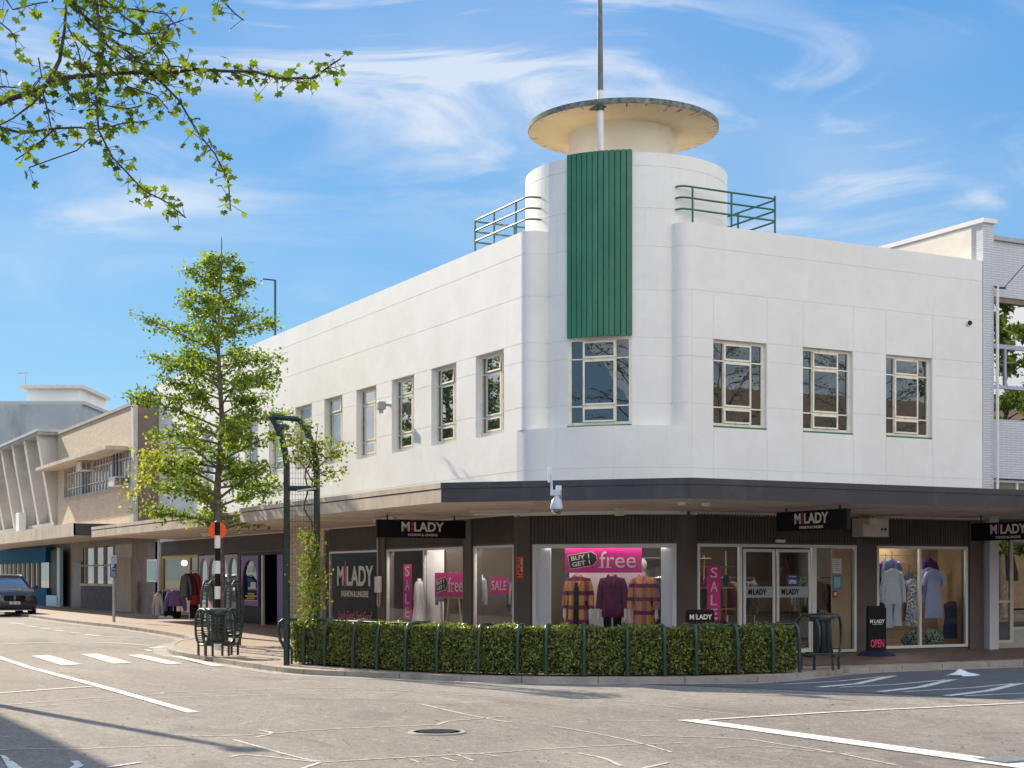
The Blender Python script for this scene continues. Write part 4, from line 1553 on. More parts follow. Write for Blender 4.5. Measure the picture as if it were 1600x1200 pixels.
# trim and soffit joints
tr = MB()
for (pl, a, b) in ((LP, -28, 0), (CP, 0, CP_LEN), (RP, 0, 7.95)):
    tr.pbox(pl, a, b, SOF - .045, SOF - .005, .05, .085)
tr.build('wall_trim', mt['soffit'], can)
for y in np.arange(27.3, 53, 2.4):
    if 36.5 < y < 40.2: continue
    tr = MB(); tr.box(12.05, 14.9, y, y + .03, 2.962, 2.972); tr.build('soffit_batten', mt['tan'], can)
for x in np.arange(17.5, 40, 2.4):
    tr = MB(); tr.box(x, x + .03, 21.95, 25.3, 2.962, 2.972); tr.build('soffit_batten', mt['tan'], can)
# fluorescent fittings under the canopy
def fitting(c, d, label):
    t = thing('canopy_light', c, label, 'light', 'lights under the canopy')
    c = Vector(c); d = Vector(d).normalized()
    mb = MB(); mb.bar(c - d * .6, c + d * .6, .09, .05); mb.build('fitting', mt['aluwarm'], t)
    mb = MB(); mb.tube([c - d * .55 - Z3 * .045, c + d * .55 - Z3 * .045], .02, 8); mb.build('tube', mt['intwhite'], t)
    return t
fitting((13.4, 31.2, 2.93), (0, 1, 0), 'long tube light under the tan canopy behind the hanging shop sign')
fitting((13.9, 26.6, 2.93), (1, -.9, 0), 'tube light under the corner of the canopy')
fitting((13.4, 44.5, 2.93), (0, 1, 0), 'dusty tube light under the far end of the tan canopy')
# small fittings
for (px_, py_, D_, lab) in ((968, 799, 28.9, 'small beige speaker under the corner canopy'), (874, 798, 28.5, 'tiny sensor on the corner canopy ceiling')):
    q = at(px_, py_, D_)
    t = thing('canopy_speaker' if px_ > 900 else 'canopy_sensor', q, lab, 'speaker' if px_ > 900 else 'sensor')
    mb = MB(); s_ = .07 if px_ > 900 else .035
    mb.box(q.x - s_, q.x + s_, q.y - s_, q.y + s_, q.z - s_ * 1.2, q.z + s_ * .9); mb.build('case', mt['aluwarm'], t, bevel=.01)
    mb = MB(); mb.tube([(q.x, q.y, q.z), (q.x, q.y, 2.99)], .015, 6); mb.build('stem', mt['aluwarm'], t)
for (px_, py_, D_, lab) in ((1065, 787, 27.2, 'left of the two round downlights on the corner canopy'), (1103, 789, 27.6, 'right of the two round downlights on the corner canopy')):
    q = at(px_, py_, D_)
    t = thing('downlight', (q.x, q.y, 2.97), lab, 'light', 'round downlights')
    mb = MB(); mb.lathe((q.x, q.y, 2.93), [(.0, 0), (.07, 0), (.09, .03), (.09, .055)], 16); mb.build('rim', mt['alu'], t, smooth=40)
    mb = MB(); mb.lathe((q.x, q.y, 2.925), [(.0, 0), (.06, .001), (.06, .006)], 16); mb.build('lens', mt['intwhite'], t)

# ------------------------------------------------------------------ hanging signs
def hang_sign(c, ux, L_, Hh, label, hangers=(-.38, .38), back=True):
    ux = Vector(ux)
    t = thing('hanging_sign', (c[0], c[1], c[2] - Hh / 2), label, 'sign', 'black hanging shop signs')
    nn = ux.cross(Z3)
    mb = MB(); c = Vector(c)
    mb.bar(c - ux * L_ / 2, c + ux * L_ / 2, .09, Hh); mb.build('board', mt['black'], t)
    milady(t, c + nn * .046 + Z3 * Hh * .12 + ux * .02, ux, L_ * .48)
    for h in hangers:
        mb = MB(); q = c + ux * h * L_
        mb.tube([q + Z3 * Hh / 2, Vector((q.x, q.y, 3.0))], .022, 8); mb.build('hanger', mt['darkmetal'], t)
    return t


hang_sign((13.75, 30.0, 2.68), (1, 0, 0), 2.10, .385, 'black hanging sign under the tan canopy facing the left street')
def sx(px, y):
    r = (px - CX) / F_PX
    return y
# right signs hang across the footpath (along Y)
def sign_y(px_far, px_near, L_, zc, Hh, label):
    ra, rb_ = (px_far - CX) / F_PX, (px_near - CX) / F_PX
    ka = (.8826 - .4701 * ra) / (.4701 + .8826 * ra); kb_ = (.8826 - .4701 * rb_) / (.4701 + .8826 * rb_)
    X = L_ / (ka - kb_)
    return hang_sign((X, X * (ka + kb_) / 2, zc), (0, -1, 0), L_, Hh, label)
sign_y(1216, 1326, 2.10, 2.73, .385, 'black hanging sign under the dark canopy over the shop entrance')
s3 = hang_sign((24.55, 23.6, 2.62), (0, -1, 0), 2.10, .385, 'black hanging sign at the right edge of the picture beside the white column')

# white cabinet under the canopy next to the second sign
cb = thing('wall_cabinet', RP.p(RP.t(1330), 2.4, .1), 'white wall cabinet with a lamp under the dark canopy', 'cabinet')
mb = MB(); mb.pbox(RP, RP.t(1328), RP.t(1368), 2.50, 2.90, .06, .42); mb.build('case', mt['aluwarm'], cb, bevel=.01)
mb = MB()
for px_ in (1357, 1362.5):
    q = RP.p(RP.t(px_), 2.66, .425); mb.lathe((q.x, q.y, q.z), [(.0, -.006), (.028, -.006), (.028, .002)], 12, 'Y')
mb.build('port', mt['black'], cb)
mb = MB(); q = RP.p(RP.t(1336), 2.84, .55); mb.box(q.x - .13, q.x + .13, q.y - .06, q.y + .06, q.z - .09, q.z + .05)
mb.tube([(q.x - .06, q.y, q.z + .05), (q.x - .04, q.y, 2.99)], .012, 6); mb.tube([(q.x + .06, q.y, q.z + .05), (q.x + .04, q.y, 2.99)], .012, 6)
mb.build('flood_lamp', M('warm_lens', (.7, .6, .42), .4), cb)

# ------------------------------------------------------------------ cameras and antennas
cc = at(870, 790, 26.4)
cv = thing('dome_camera', (cc.x, cc.y, 2.75), 'pale dome security camera on a bracket at the canopy corner', 'camera')
pb_ = mt['paleblue2'] = M('pale_blue_grey_enamel', (.48, .56, .66), .4, .08, 6)
mb = MB(); a = at(860, 770, 26.4); b = at(876, 770, 26.4)
mb.bar(a, b, .10, .10); mb.bar(at(873, 762, 26.4), at(873, 784, 26.6), .10, .14); mb.build('bracket', pb_, cv, bevel=.01)
mb = MB(); q = at(869.5, 790, 26.4)
mb.lathe((q.x, q.y, q.z), [(.045, .20), (.05, .13), (.085, .09), (.11, -.02), (.105, -.06)], 20); mb.build('housing', pb_, cv, smooth=40)
mb = MB(); mb.lathe((q.x, q.y, q.z - .06), [(.092, .0), (.088, -.05), (.055, -.09), (.0, -.105)], 20); mb.build('dome', M_glass('dome_glass', (.5, .5, .5), .2, .05, 1, (.05, .05, .06)), cv, smooth=60)
mb = MB(); mb.tube([at(862, 768, 26.4), at(861.5, 752, 26.4), at(860, 742, 26.4)], .022, 8); mb.build('mast', pb_, cv, smooth=40)
mb = MB(); a = at(859, 754, 26.4); mb.box(a.x - .035, a.x + .035, a.y - .02, a.y + .02, a.z, a.z + .26); mb.build('aerial', M('pale_aerial', (.62, .72, .82), .5), cv, bevel=.01)
q = LP.p(LP.t(611), 5.75, .0)
wc = thing('wall_camera', q, 'white camera housing fixed between the left facade windows', 'camera')
t_ = LP.t(610)
mb = MB(); mb.pbox(LP, t_ - .04, t_ + .04, 5.85, 5.91, .0, .16); mb.build('arm', mt['grey'], wc)
mb = MB(); mb.pbox(LP, t_ - .07, t_ + .07, 5.76, 5.96, .14, .34); mb.pbox(LP, t_ - .05, t_ + .05, 5.67, 5.77, .20, .30); mb.build('housing', mt['grey'], wc, bevel=.02)
q = RP.p(RP.t(1513), RP.z(1513, 505), 0)
bc = thing('wall_camera', q, 'tiny dark camera high on the right facade near the neighbour', 'camera')
mb = MB(); mb.lathe((q.x, q.y - .07, q.z), [(.0, 0), (.05, 0), (.055, .03), (.055, .07)], 16, 'Y'); mb.build('lens', mt['black'], bc, smooth=40)
mb = MB(); mb.lathe((q.x - .012, q.y - .04, q.z), [(.062, 0), (.066, .02), (.066, .04)], 16, 'Y'); mb.build('mount', mt['alu'], bc, smooth=40)
# antenna mast on the roof
an = thing('roof_mast', (15.8, 44.3, 8.4), 'thin steel mast with a short arm standing on the flat roof', 'mast')
r_ = (430 - CX) / F_PX
Ym = 16.0 * (.8826 - .4701 * r_) / (.4701 + .8826 * r_)
Dm = 16.0 * F2.x + Ym * F2.y
zt_ = CAM_H + (HY - 437) / F_PX * Dm
an.location = (16.0, Ym, 8.4); LOC[an.name] = Vector((16.0, Ym, 8.4))
mb = MB(); mb.tube([(16.0, Ym, 8.4), (16.0, Ym, zt_)], .035, 8); mb.build('mast_pole', mt['darkmetal'], an)
mb = MB(); mb.tube([(16.0, Ym, zt_ - .02), (16.0 - .34, Ym + .18, zt_ + .02)], .025, 6); mb.build('arm', mt['darkmetal'], an)

# ------------------------------------------------------------------ window displays
def ell(c, ux, uy, a, b, n=20, wav=0, k=0, ph=0):
    out = []
    for i in range(n):
        th = 2 * PI * i / n
        w = 1 + wav * math.sin(k * th + ph)
        out.append(Vector(c) + Vector(ux) * (a * w * math.cos(th)) + Vector(uy) * (b * w * math.sin(th)))
    return out


def M_plaid(name, c1, c2, c3, base, sx_=.26, sz=.30, ux=(1, 0)):
    m, nt, N, L, bs = nodes_of(name)
    tc = N.new('ShaderNodeTexCoord'); sp = N.new('ShaderNodeSeparateXYZ'); L.new(tc.outputs['Object'], sp.inputs[0])
    u = nmath(nt, 'ADD', nmath(nt, 'MULTIPLY', sp.outputs[0], ux[0]), nmath(nt, 'MULTIPLY', sp.outputs[1], ux[1]))
    bu = nmath(nt, 'LESS_THAN', nmath(nt, 'FRACT', nmath(nt, 'DIVIDE', nmath(nt, 'ADD', u, 5.05), sx_)), .42)
    bz = nmath(nt, 'LESS_THAN', nmath(nt, 'FRACT', nmath(nt, 'DIVIDE', nmath(nt, 'ADD', sp.outputs[2], 5.0), sz)), .30)
    c = mixrgb(nt, bu, c1, c2)
    c = mixrgb(nt, bz, c, c3)
    c = mixrgb(nt, nmath(nt, 'MULTIPLY', ramp(nt, noise(nt, 40, 3), .4, .7), .3), c, base)
    L.new(c, bs.inputs['Base Color']); bs.inputs['Roughness'].default_value = .95
    bump(nt, bs, noise(nt, 60, 3), .5, .01)
    return m


cu = CP.u
plaid1 = M_plaid('plaid_wool', (.62, .34, .09), (.33, .13, .17), (.13, .015, .09), (.5, .25, .12), ux=(cu.x, cu.y))
plaid2 = M_plaid('plaid_wool_two', (.58, .30, .10), (.36, .14, .20), (.15, .02, .10), (.5, .25, .14), .22, .28, ux=(cu.x, cu.y))
plum = M('plum_wool', (.10, .012, .075), .95, .2, 12, .5, 60)


def mannequin(px_, label, coat, openf=False, hem=.62, head=False):
    t0 = CP.t(px_)
    c = CP.p(t0, .26, -.62)
    t = thing('mannequin', c, label, 'mannequin', 'coat mannequins in the corner window')
    ux = CP.ux; uy = Vector((-CP.n.x, -CP.n.y, 0))
    k = 1.0
    z0 = .12
    # body: neck, hands, legs
    bm_ = MB()
    bm_.tube([c + Z3 * 1.30, c + Z3 * 1.42, c + Z3 * 1.50], [.075, .055, .055], 12)
    if head:
        bm_.loft([ell(c + Z3 * (1.50 + .27 * s_) + uy * -.01, ux, uy, .085 * math.sin(PI * (s_ * .92 + .06)) ** .6, .10 * math.sin(PI * (s_ * .92 + .06)) ** .6, 14) for s_ in np.linspace(.02, 1, 9)])
    for s_ in (-1, 1):
        a = c + ux * (.10 * s_)
        bm_.tube([a + Z3 * .0, a + Z3 * .45, a + Z3 * .85], [.045, .065, .09], 10)
        hnd = c + ux * (.285 * s_) + Z3 * .60 - uy * .03
        bm_.tube([hnd + Z3 * .14, hnd, hnd - Z3 * .08], [.03, .038, .03], 8)
        for q in range(4):
            f0 = hnd - Z3 * .07 + uy * (.018 * (q - 1.5))
            bm_.tube([f0, f0 - Z3 * (.06 + .01 * (q % 2)) + ux * (-.012 * s_)], [.010, .007], 6)
        f0 = hnd - Z3 * .01 - uy * .03
        bm_.tube([f0, f0 - Z3 * .05 - uy * .025], [.011, .008], 6)
    bm_.build('body', mt['skinwhite'], t, smooth=50)
    lg = MB()
    for s_ in (-1, 1):
        a = c + ux * (.105 * s_)
        lg.tube([a + Z3 * .02, a + Z3 * .45, a + Z3 * .88], [.06, .085, .11], 12)
    lg.build('trousers', mt['black'], t, smooth=50)
    cm = MB()
    prof_ = [(hem - .25, .235, .16), (hem, .225, .155), (.85, .205, .145), (1.02, .195, .14), (1.18, .205, .14), (1.30, .215, .12), (1.365, .165, .10), (1.40, .085, .08)]
    rings = []
    for i, (z, a, b) in enumerate(prof_):
        rings.append(ell(c + Z3 * z, ux, uy, a, b, 32, .035 * (1 - i / 8), 7, i * .3))
    cm.loft(rings)
    for s_ in (-1, 1):
        sh = c + ux * (.185 * s_) + Z3 * 1.315
        el = c + ux * (.265 * s_) + Z3 * 1.02 + uy * .03
        wr = c + ux * (.285 * s_) + Z3 * .72 - uy * .02
        cm.tube([sh - ux * (.03 * s_), sh, (sh + el) / 2 + ux * (.01 * s_), el, (el + wr) / 2, wr], [.06, .085, .082, .074, .072, .075], 14)
    # collar and lapels
    for s_ in (-1, 1):
        a = c + Z3 * 1.44 + ux * (.05 * s_) - uy * .03
        b = c + Z3 * 1.18 + ux * (.035 * s_) - uy * .155
        d = c + Z3 * 1.32 + ux * (.125 * s_) - uy * .125
        e = c + Z3 * 1.43 + ux * (.10 * s_) - uy * .01
        cm.hexa([a, b, b + ux * (.03 * s_), e] + [v - uy * .02 for v in (a, b, d, e)])
    if not openf:
        cm.pbox(Pl(c.x, c.y, cu.x, cu.y), -.012, .012, hem - .2, 1.2, .135, .165)
        for s_ in (-1, 1):
            cm.pbox(Pl(c.x, c.y, cu.x, cu.y), .10 * s_ - .055, .10 * s_ + .055, 1.10, 1.15, .13, .155)
    cm.build('coat', coat, t, smooth=45)
    if openf:
        op = MB(); pl_ = Pl(c.x, c.y, cu.x, cu.y)
        st_ = [(hem - .25, .05, .185), (.60, .052, .182), (.85, .052, .178), (1.02, .05, .176), (1.18, .048, .178), (1.30, .044, .165), (1.385, .04, .13)]
        for (z0_, w0_, o0_), (z1_, w1_, o1_) in zip(st_[:-1], st_[1:]):
            op.hexa([pl_.p(-w0_, z0_ + .14, o0_), pl_.p(w0_, z0_ + .14, o0_), pl_.p(w0_, z0_ + .14, o0_ - .03), pl_.p(-w0_, z0_ + .14, o0_ - .03),
                     pl_.p(-w1_, z1_ + .14, o1_), pl_.p(w1_, z1_ + .14, o1_), pl_.p(w1_, z1_ + .14, o1_ - .03), pl_.p(-w1_, z1_ + .14, o1_ - .03)])
        op.build('dress', mt['black'], t)
    bs_ = MB(); bs_.lathe((c.x, c.y, c.z), [(.0, .0), (.17, .0), (.17, .012), (.0, .014)], 20); bs_.build('base', mt['metal'], t)
    return t


mannequin(891.5, 'mannequin in open plaid coat over black dress, left end of the corner window', plaid1, True, .45)
mannequin(946, 'mannequin in plum purple jacket in the middle of the corner window', plum, False, .80)
mannequin(995, 'mannequin in buttoned plaid coat, right end of the corner window', plaid2, False, .45, head=True)
for px_, lab in ((1030, 'black draped stand at the right of the corner window'),):
    c = CP.p(CP.t(px_), .26, -1.0)
    t = thing('dress_form', c, lab, 'mannequin')
    mb = MB(); mb.loft([ell(c + Z3 * z, CP.ux, Vector((-CP.n.x, -CP.n.y, 0)), a, a * .7, 20, .08, 6, z) for z, a in ((.05, .22), (.6, .19), (1.0, .14), (1.3, .17), (1.45, .06))])
    mb.build('dress', mt['black'], t, smooth=50)
    mb = MB(); mb.tube([c + Z3 * 1.4, c + Z3 * 1.55], .04, 10); mb.build('neck', mt['skinwhite'], t)

# banner buy one get one free
def price_tag(parent, pl, tc_, zc, w, h, tilt, o, lettermat):
    c, s_ = math.cos(tilt), math.sin(tilt)
    def q(a, b, oo): return pl.p(tc_ + a * c - b * s_, zc + a * s_ + b * c, oo)
    g = MB()
    shp = [(-w / 2, -h / 2), (w * .34, -h / 2), (w / 2, -h * .2), (w / 2, h * .2), (w * .34, h / 2), (-w / 2, h / 2)]
    g.quad(*[q(a * 1.05, b * 1.13, o + .003) for a, b in shp]); g.build('tag_border', M('tag_cream', (.62, .58, .36), .6), parent)
    g = MB(); g.quad(*[q(a, b, o + .006) for a, b in shp]); g.build('price_tag', M('tag_green', (.03, .05, .035), .6), parent)
    ux = pl.ux * c + Z3 * s_; uz = Z3 * c - pl.ux * s_
    text('BUY 1', 'lettering', lettermat, parent, q(-w * .08, h * .24, o + .008), ux, uz, h * .34, w * .66, bold=.02)
    text('GET 1', 'lettering', lettermat, parent, q(-w * .08, -h * .22, o + .008), ux, uz, h * .34, w * .66, bold=.02)


def banner_free(pl, a, b, z0, z1, o, label):
    ta, tb = pl.t(a), pl.t(b)
    t = thing('sale_banner', pl.p((ta + tb) / 2, z0, o), label, 'banner')
    g = MB(); g.pbox(pl, ta, tb, z0, z1, o - .004, o); g.build('sheet', mt['magenta'], t)
    W_, H_ = tb - ta, z1 - z0
    price_tag(t, pl, ta + W_ * .235, (z0 + z1) / 2 - H_ * .01, W_ * .36, H_ * .50, rad(9), o, mt['white'])
    text('free', 'lettering', mt['white'], t, pl.p(ta + W_ * .69, (z0 + z1) / 2 - .0, o + .003), pl.ux, Z3, H_ * .62, W_ * .47, bold=0.0)
    # serifs of the lettering
    sm = MB()
    zb = (z0 + z1) / 2 - H_ * .31
    for fx, wd in ((.475, .075), (.575, .075)):
        sm.pbox(pl, ta + W_ * (fx - wd / 2), ta + W_ * (fx + wd / 2), zb, zb + H_ * .035, o + .001, o + .005)
    sm.build('lettering', mt['white'], t)
    return t


banner_free(CP, 879.5, 1000, CP.z(940, 895), CP.z(940, 854), -.17, 'magenta buy 1 get 1 free banner hanging in the corner window')
banner_free(LP, 672, 720, 1.20, 1.74, -.12, 'magenta buy 1 get 1 free poster on an easel in the left double window')


def sale_v(pl, a, b, z0, z1, o, label, horizontal=False):
    ta, tb = pl.t(a), pl.t(b)
    t = thing('sale_sign', pl.p((ta + tb) / 2, z0, o), label, 'sign', 'pink sale signs')
    g = MB(); g.pbox(pl, ta, tb, z0, z1, o - .004, o); g.build('sheet', mt['magenta'], t)
    W_, H_ = tb - ta, z1 - z0
    if horizontal:
        text('SALE', 'lettering', mt['white'], t, pl.p((ta + tb) / 2, (z0 + z1) / 2, o + .003), pl.ux, Z3, H_ * .56, W_ * .82)
    else:
        for k, ch in enumerate('SALE'):
            text(ch, 'lettering', mt['white'], t, pl.p((ta + tb) / 2, z1 - H_ * (.125 + .25 * k), o + .003), pl.ux, Z3, H_ * .185, W_ * .50)
    return t


sale_v(LP, 624.5, 637, .62, 1.95, -.10, 'tall pink sale sign in the left double window')
sale_v(LP, 759.5, 788, 1.28, 1.64, -.10, 'small wide pink sale sign in the narrow left window', True)
sale_v(RP, 1109.5, 1130.5, .75, RP.z(1120, 884), -.10, 'tall pink sale sign left of the shop doors')
# OPEN sign on the door glass
op = thing('open_sign', RP.p(RP.t(1235), 1.55, .06), 'small blue open sign on the sliding door glass', 'sign')
g = MB(); g.pbox(RP, RP.t(1226), RP.t(1244), RP.z(1235, 916), RP.z(1235, 897.5), .058, .064); g.build('board', mt['signblue'], op)
text('OPEN', 'lettering', mt['white'], op, RP.p(RP.t(1235), RP.z(1235, 909), .067), RP.ux, Z3, .085, .20, bold=.03)
text("YES, We are", 'lettering', mt['white'], op, RP.p(RP.t(1235), RP.z(1235, 901), .067), RP.ux, Z3, .035, .17, bold=.01)
# notices and alarm on the side light
nt_ = thing('door_notice', RP.p(RP.t(1312), 1.7, -.08), 'white printed notice above a blue notice beside the doors', 'notice')
g = MB(); g.pbox(RP, RP.t(1305), RP.t(1319), RP.z(1312, 896), RP.z(1312, 872), -.085, -.08); g.build('sheet', mt['intwhite'], nt_)
g = MB()
for k in range(7):
    z = RP.z(1312, 892) + k * .042
    g.pbox(RP, RP.t(1306.5), RP.t(1317) - .03 * (k % 3), z, z + .012, -.079, -.077)
g.build('print', mt['grey'], nt_)
nt_ = thing('door_notice', RP.p(RP.t(1312), 1.4, -.08), 'blue framed notice below the white one beside the doors', 'notice')
g = MB(); g.pbox(RP, RP.t(1305), RP.t(1319), RP.z(1312, 921), RP.z(1312, 898), -.085, -.08); g.build('sheet', M('teal_sheet', (.03, .35, .48), .6), nt_)
g = MB(); g.pbox(RP, RP.t(1307), RP.t(1317), RP.z(1312, 918), RP.z(1312, 901), -.079, -.077); g.build('print', M('pale_teal', (.3, .62, .70), .6), nt_)
al = thing('alarm_button', RP.p(RP.t(1308), 1.2, -.1), 'red alarm button box at the left edge of the wooden panel', 'alarm')
g = MB(); g.pbox(RP, RP.t(1303), RP.t(1311), RP.z(1307, 933), RP.z(1307, 923), -.088, -.04); g.build('case', M('red_plastic', (.45, .02, .015), .4), al, bevel=.006)
g = MB(); g.pbox(RP, RP.t(1305), RP.t(1309), RP.z(1307, 930.5), RP.z(1307, 925.5), -.039, -.036); g.build('face', mt['white'], al)


def garment(c, ux, uy, label, mat, sh=.20, hemw=.22, L_=.75, sleeve=.5, group=None, name='hanging_garment', cat='garment', thick=.05, pl=None, hang=True, slit=None, pleat=.05):
    """a garment on a hanger: c = hook point"""
    c = Vector(c); ux = Vector(ux); uy = Vector(uy)
    t = thing(name, c - Z3 * L_, label, cat, group)
    mb = MB()
    rings = []
    prof_ = [(.0, .05, .6), (.03, sh * .55, .7), (.07, sh, .8), (.16, sh * .95, 1), (.35 * L_, sh * .86, 1.1), (.65 * L_, (sh * .86 + hemw) / 2, 1.1), (L_, hemw, 1.15)]
    for i, (dz, a, k) in enumerate(prof_):
        rings.append(ell(c - Z3 * (dz + .06), ux, uy, a, thick * k, 28, pleat * i / 3, 9, random.random() * 3))
    mb.loft(list(reversed(rings)))
    if sleeve:
        for s_ in (-1, 1):
            a = c + ux * (sh * .88 * s_) - Z3 * .15
            b = c + ux * ((sh + .07) * s_) - Z3 * (.15 + sleeve * .55)
            d = c + ux * ((sh + .09) * s_) - Z3 * (.15 + sleeve)
            mb.tube([a, b, d], [.062, .055, .05], 10)
    mb.build('cloth', mat, t, smooth=50)
    if hang:
        h = MB(); h.tube([c + Z3 * .10, c + Z3 * .05 + ux * .02, c - Z3 * .04], .006, 6)
        h.tube([c - Z3 * .12 + ux * -sh * .8, c - Z3 * .04, c - Z3 * .12 + ux * sh * .8], .008, 6); h.build('hanger', mt['black'], t)
    return t


def M_cloth(name, col, c2=None, sc=20, stripes=0):
    m, nt, N, L, bs = nodes_of(name)
    n = noise(nt, sc, 4, .7)
    if stripes:
        tc = N.new('ShaderNodeTexCoord'); sp = N.new('ShaderNodeSeparateXYZ'); L.new(tc.outputs['Object'], sp.inputs[0])
        f_ = nmath(nt, 'GREATER_THAN', nmath(nt, 'SINE', nmath(nt, 'MULTIPLY', nmath(nt, 'ADD', sp.outputs[0], sp.outputs[1]), stripes)), .2)
        c = mixrgb(nt, f_, col, c2)
    else:
        c = mixrgb(nt, ramp(nt, n, .46, .54), col, c2 or tuple(v * .85 for v in col))
    L.new(c, bs.inputs['Base Color']); bs.inputs['Roughness'].default_value = .9
    bump(nt, bs, noise(nt, 14, 3), .4, .02)
    return m


rx, ry = Vector((1, 0, 0)), Vector((0, 1, 0))
def rw(px_, py_, o=-.45):
    r = (px_ - CX) / F_PX
    Y = 25.38 - o
    X = Y * (.4701 + .8826 * r) / (.8826 - .4701 * r)
    D = X * F2.x + Y * F2.y
    return Vector((X, Y, CAM_H + (HY - py_) / F_PX * D))


GW = 'clothes hanging in the right window'
garment(rw(1383, 872, -.75), rx, ry, 'dark purple top hanging behind the pale blue shirt', M_cloth('purple_jersey', (.10, .03, .22)), .17, .17, .55, .3, GW)
garment(rw(1393, 868, -.70), rx, ry, 'mid blue shirt hanging behind the pale pyjama set', M_cloth('mid_blue_cotton', (.22, .28, .55)), .19, .19, .6, .35, GW)
garment(rw(1377, 898, -.6), rx, ry, 'royal blue trousers hanging at the left of the right window', M_cloth('royal_blue', (.01, .05, .28)), .09, .11, 1.15, 0, GW, hang=False)
g0 = garment(rw(1395, 884, -.40), rx, ry, 'pale blue long sleeved pyjama shirt hanging at the left pane', M_cloth('pale_blue_cotton', (.50, .60, .74), (.44, .55, .70), 30), .235, .25, .78, .66, GW)
for s_ in (-1, 1):
    pass
garment(rw(1388, 930, -.42), rx, ry, 'left leg of pale blue pyjama trousers below the shirt', M_cloth('pale_blue_cotton_two', (.48, .58, .72), (.42, .53, .68), 30), .115, .12, .66, 0, None, name='pyjama_trousers', cat='trousers', hang=False)
garment(rw(1402, 930, -.42), rx, ry, 'right leg of pale blue pyjama trousers below the shirt', M_cloth('pale_blue_cotton_three', (.48, .58, .72), (.42, .53, .68), 30), .115, .12, .62, 0, None, name='pyjama_trousers', cat='trousers', hang=False)
garment(rw(1420, 890, -.65), rx, ry, 'grey blue cardigan hanging behind the patterned nightdress', M_cloth('grey_blue_knit', (.14, .19, .24)), .15, .16, 1.1, .5, GW)
garment(rw(1425, 899, -.40), rx, ry, 'patterned dark teal and white nightdress hanging by the mullion', M_cloth('patterned_cotton', (.06, .12, .18), (.62, .62, .64), 26), .155, .185, 1.06, .12, GW)
garment(rw(1452, 868, -.75), rx, ry, 'deep purple top hanging at the back behind the blue shirts', M_cloth('deep_purple', (.07, .03, .2)), .15, .15, .5, .3, GW)
garment(rw(1452, 882, -.55), rx, ry, 'lavender blue shirt hanging behind the long blue nightshirt', M_cloth('lavender_cotton', (.42, .42, .68)), .22, .24, .8, .35, GW)
garment(rw(1459, 885, -.38), rx, ry, 'long blue button nightshirt hanging in the right pane', M_cloth('sky_blue_cotton', (.32, .40, .66), (.28, .36, .62), 30), .22, .25, 1.10, .28, GW)
garment(rw(1488, 935, -.6), rx, ry, 'folded navy garment hanging low beside the patterned cushion', M_cloth('deep_navy', (.010, .018, .12)), .26, .27, .85, 0, GW, hang=False)
# floral bundle on the window floor
for (px_, lab) in ((1428, 'dark floral bundle of clothes on the window floor, left of the mullion'), (1458, 'dark floral bundle of clothes on the window floor, right of the mullion')):
    c = rw(px_, 992, -.4)
    mb = MB()
    rr = [ell((c.x, c.y, .10 + z), rx, ry, a, a * .7, 22, .12, 5, z * 9) for z, a in ((0, .22), (.10, .30), (.22, .27), (.33, .18), (.40, .06))]
    mb.loft(rr)
    tag(mb.build('floral_bundle', M_cloth('floral_cloth%d' % px_, (.015, .03, .02), (.22, .30, .26), 22), None, smooth=60), lab, 'clothes')

# things inside behind the doors and the left windows: racks of clothes, bags
clothcols = [(.05, .02, .02), (.02, .02, .02), (.16, .13, .11), (.03, .12, .20), (.25, .05, .09), (.10, .10, .11), (.32, .26, .18), (.02, .10, .09), (.20, .20, .24)]
cmats = [M_cloth('rack_cloth_%d' % i, c) for i, c in enumerate(clothcols)]
def rack(x, y, L_, n, dirx, label, z=1.55, low=.8, seed=0, group='clothes racks inside the shop'):
    rg = random.Random(seed)
    t = thing('clothes_rack', (x, y, .05), label, 'clothes rack', group)
    d = Vector(dirx).normalized(); nn = Vector((-d.y, d.x, 0)); c = Vector((x, y, 0))
    mb = MB()
    for s_ in (-1, 1):
        e = c + d * (L_ / 2 * s_)
        mb.tube([e + Z3 * .08, e + Z3 * (z + .08)], .014, 8); mb.tube([e - nn * .25 + Z3 * .08, e + nn * .25 + Z3 * .08], .014, 8)
    mb.tube([c - d * L_ / 2 + Z3 * (z + .08), c + d * L_ / 2 + Z3 * (z + .08)], .014, 8)
    mb.build('rail_frame', mt['chrome'], t)
    for i in range(n):
        q = c + d * (-L_ / 2 + .06 + (L_ - .12) * i / max(1, n - 1)) + Z3 * z
        w = MB()
        ln = rg.uniform(.6, low)
        w.loft(list(reversed([ell(q - Z3 * dz, nn, d, a, b, 16, .05, 5, i) for dz, a, b in ((0, .04, .02), (.05, .17, .03), (.2, .18, .035), (ln, .2, .04))])))
        for s_ in (-1, 1):
            w.tube([q - Z3 * .08 + nn * (.16 * s_), q - Z3 * .34 + nn * (.21 * s_), q - Z3 * .55 + nn * (.21 * s_)], [.05, .045, .04], 8)
        w.build('garment', rg.choice(cmats), t, smooth=60)
    return t


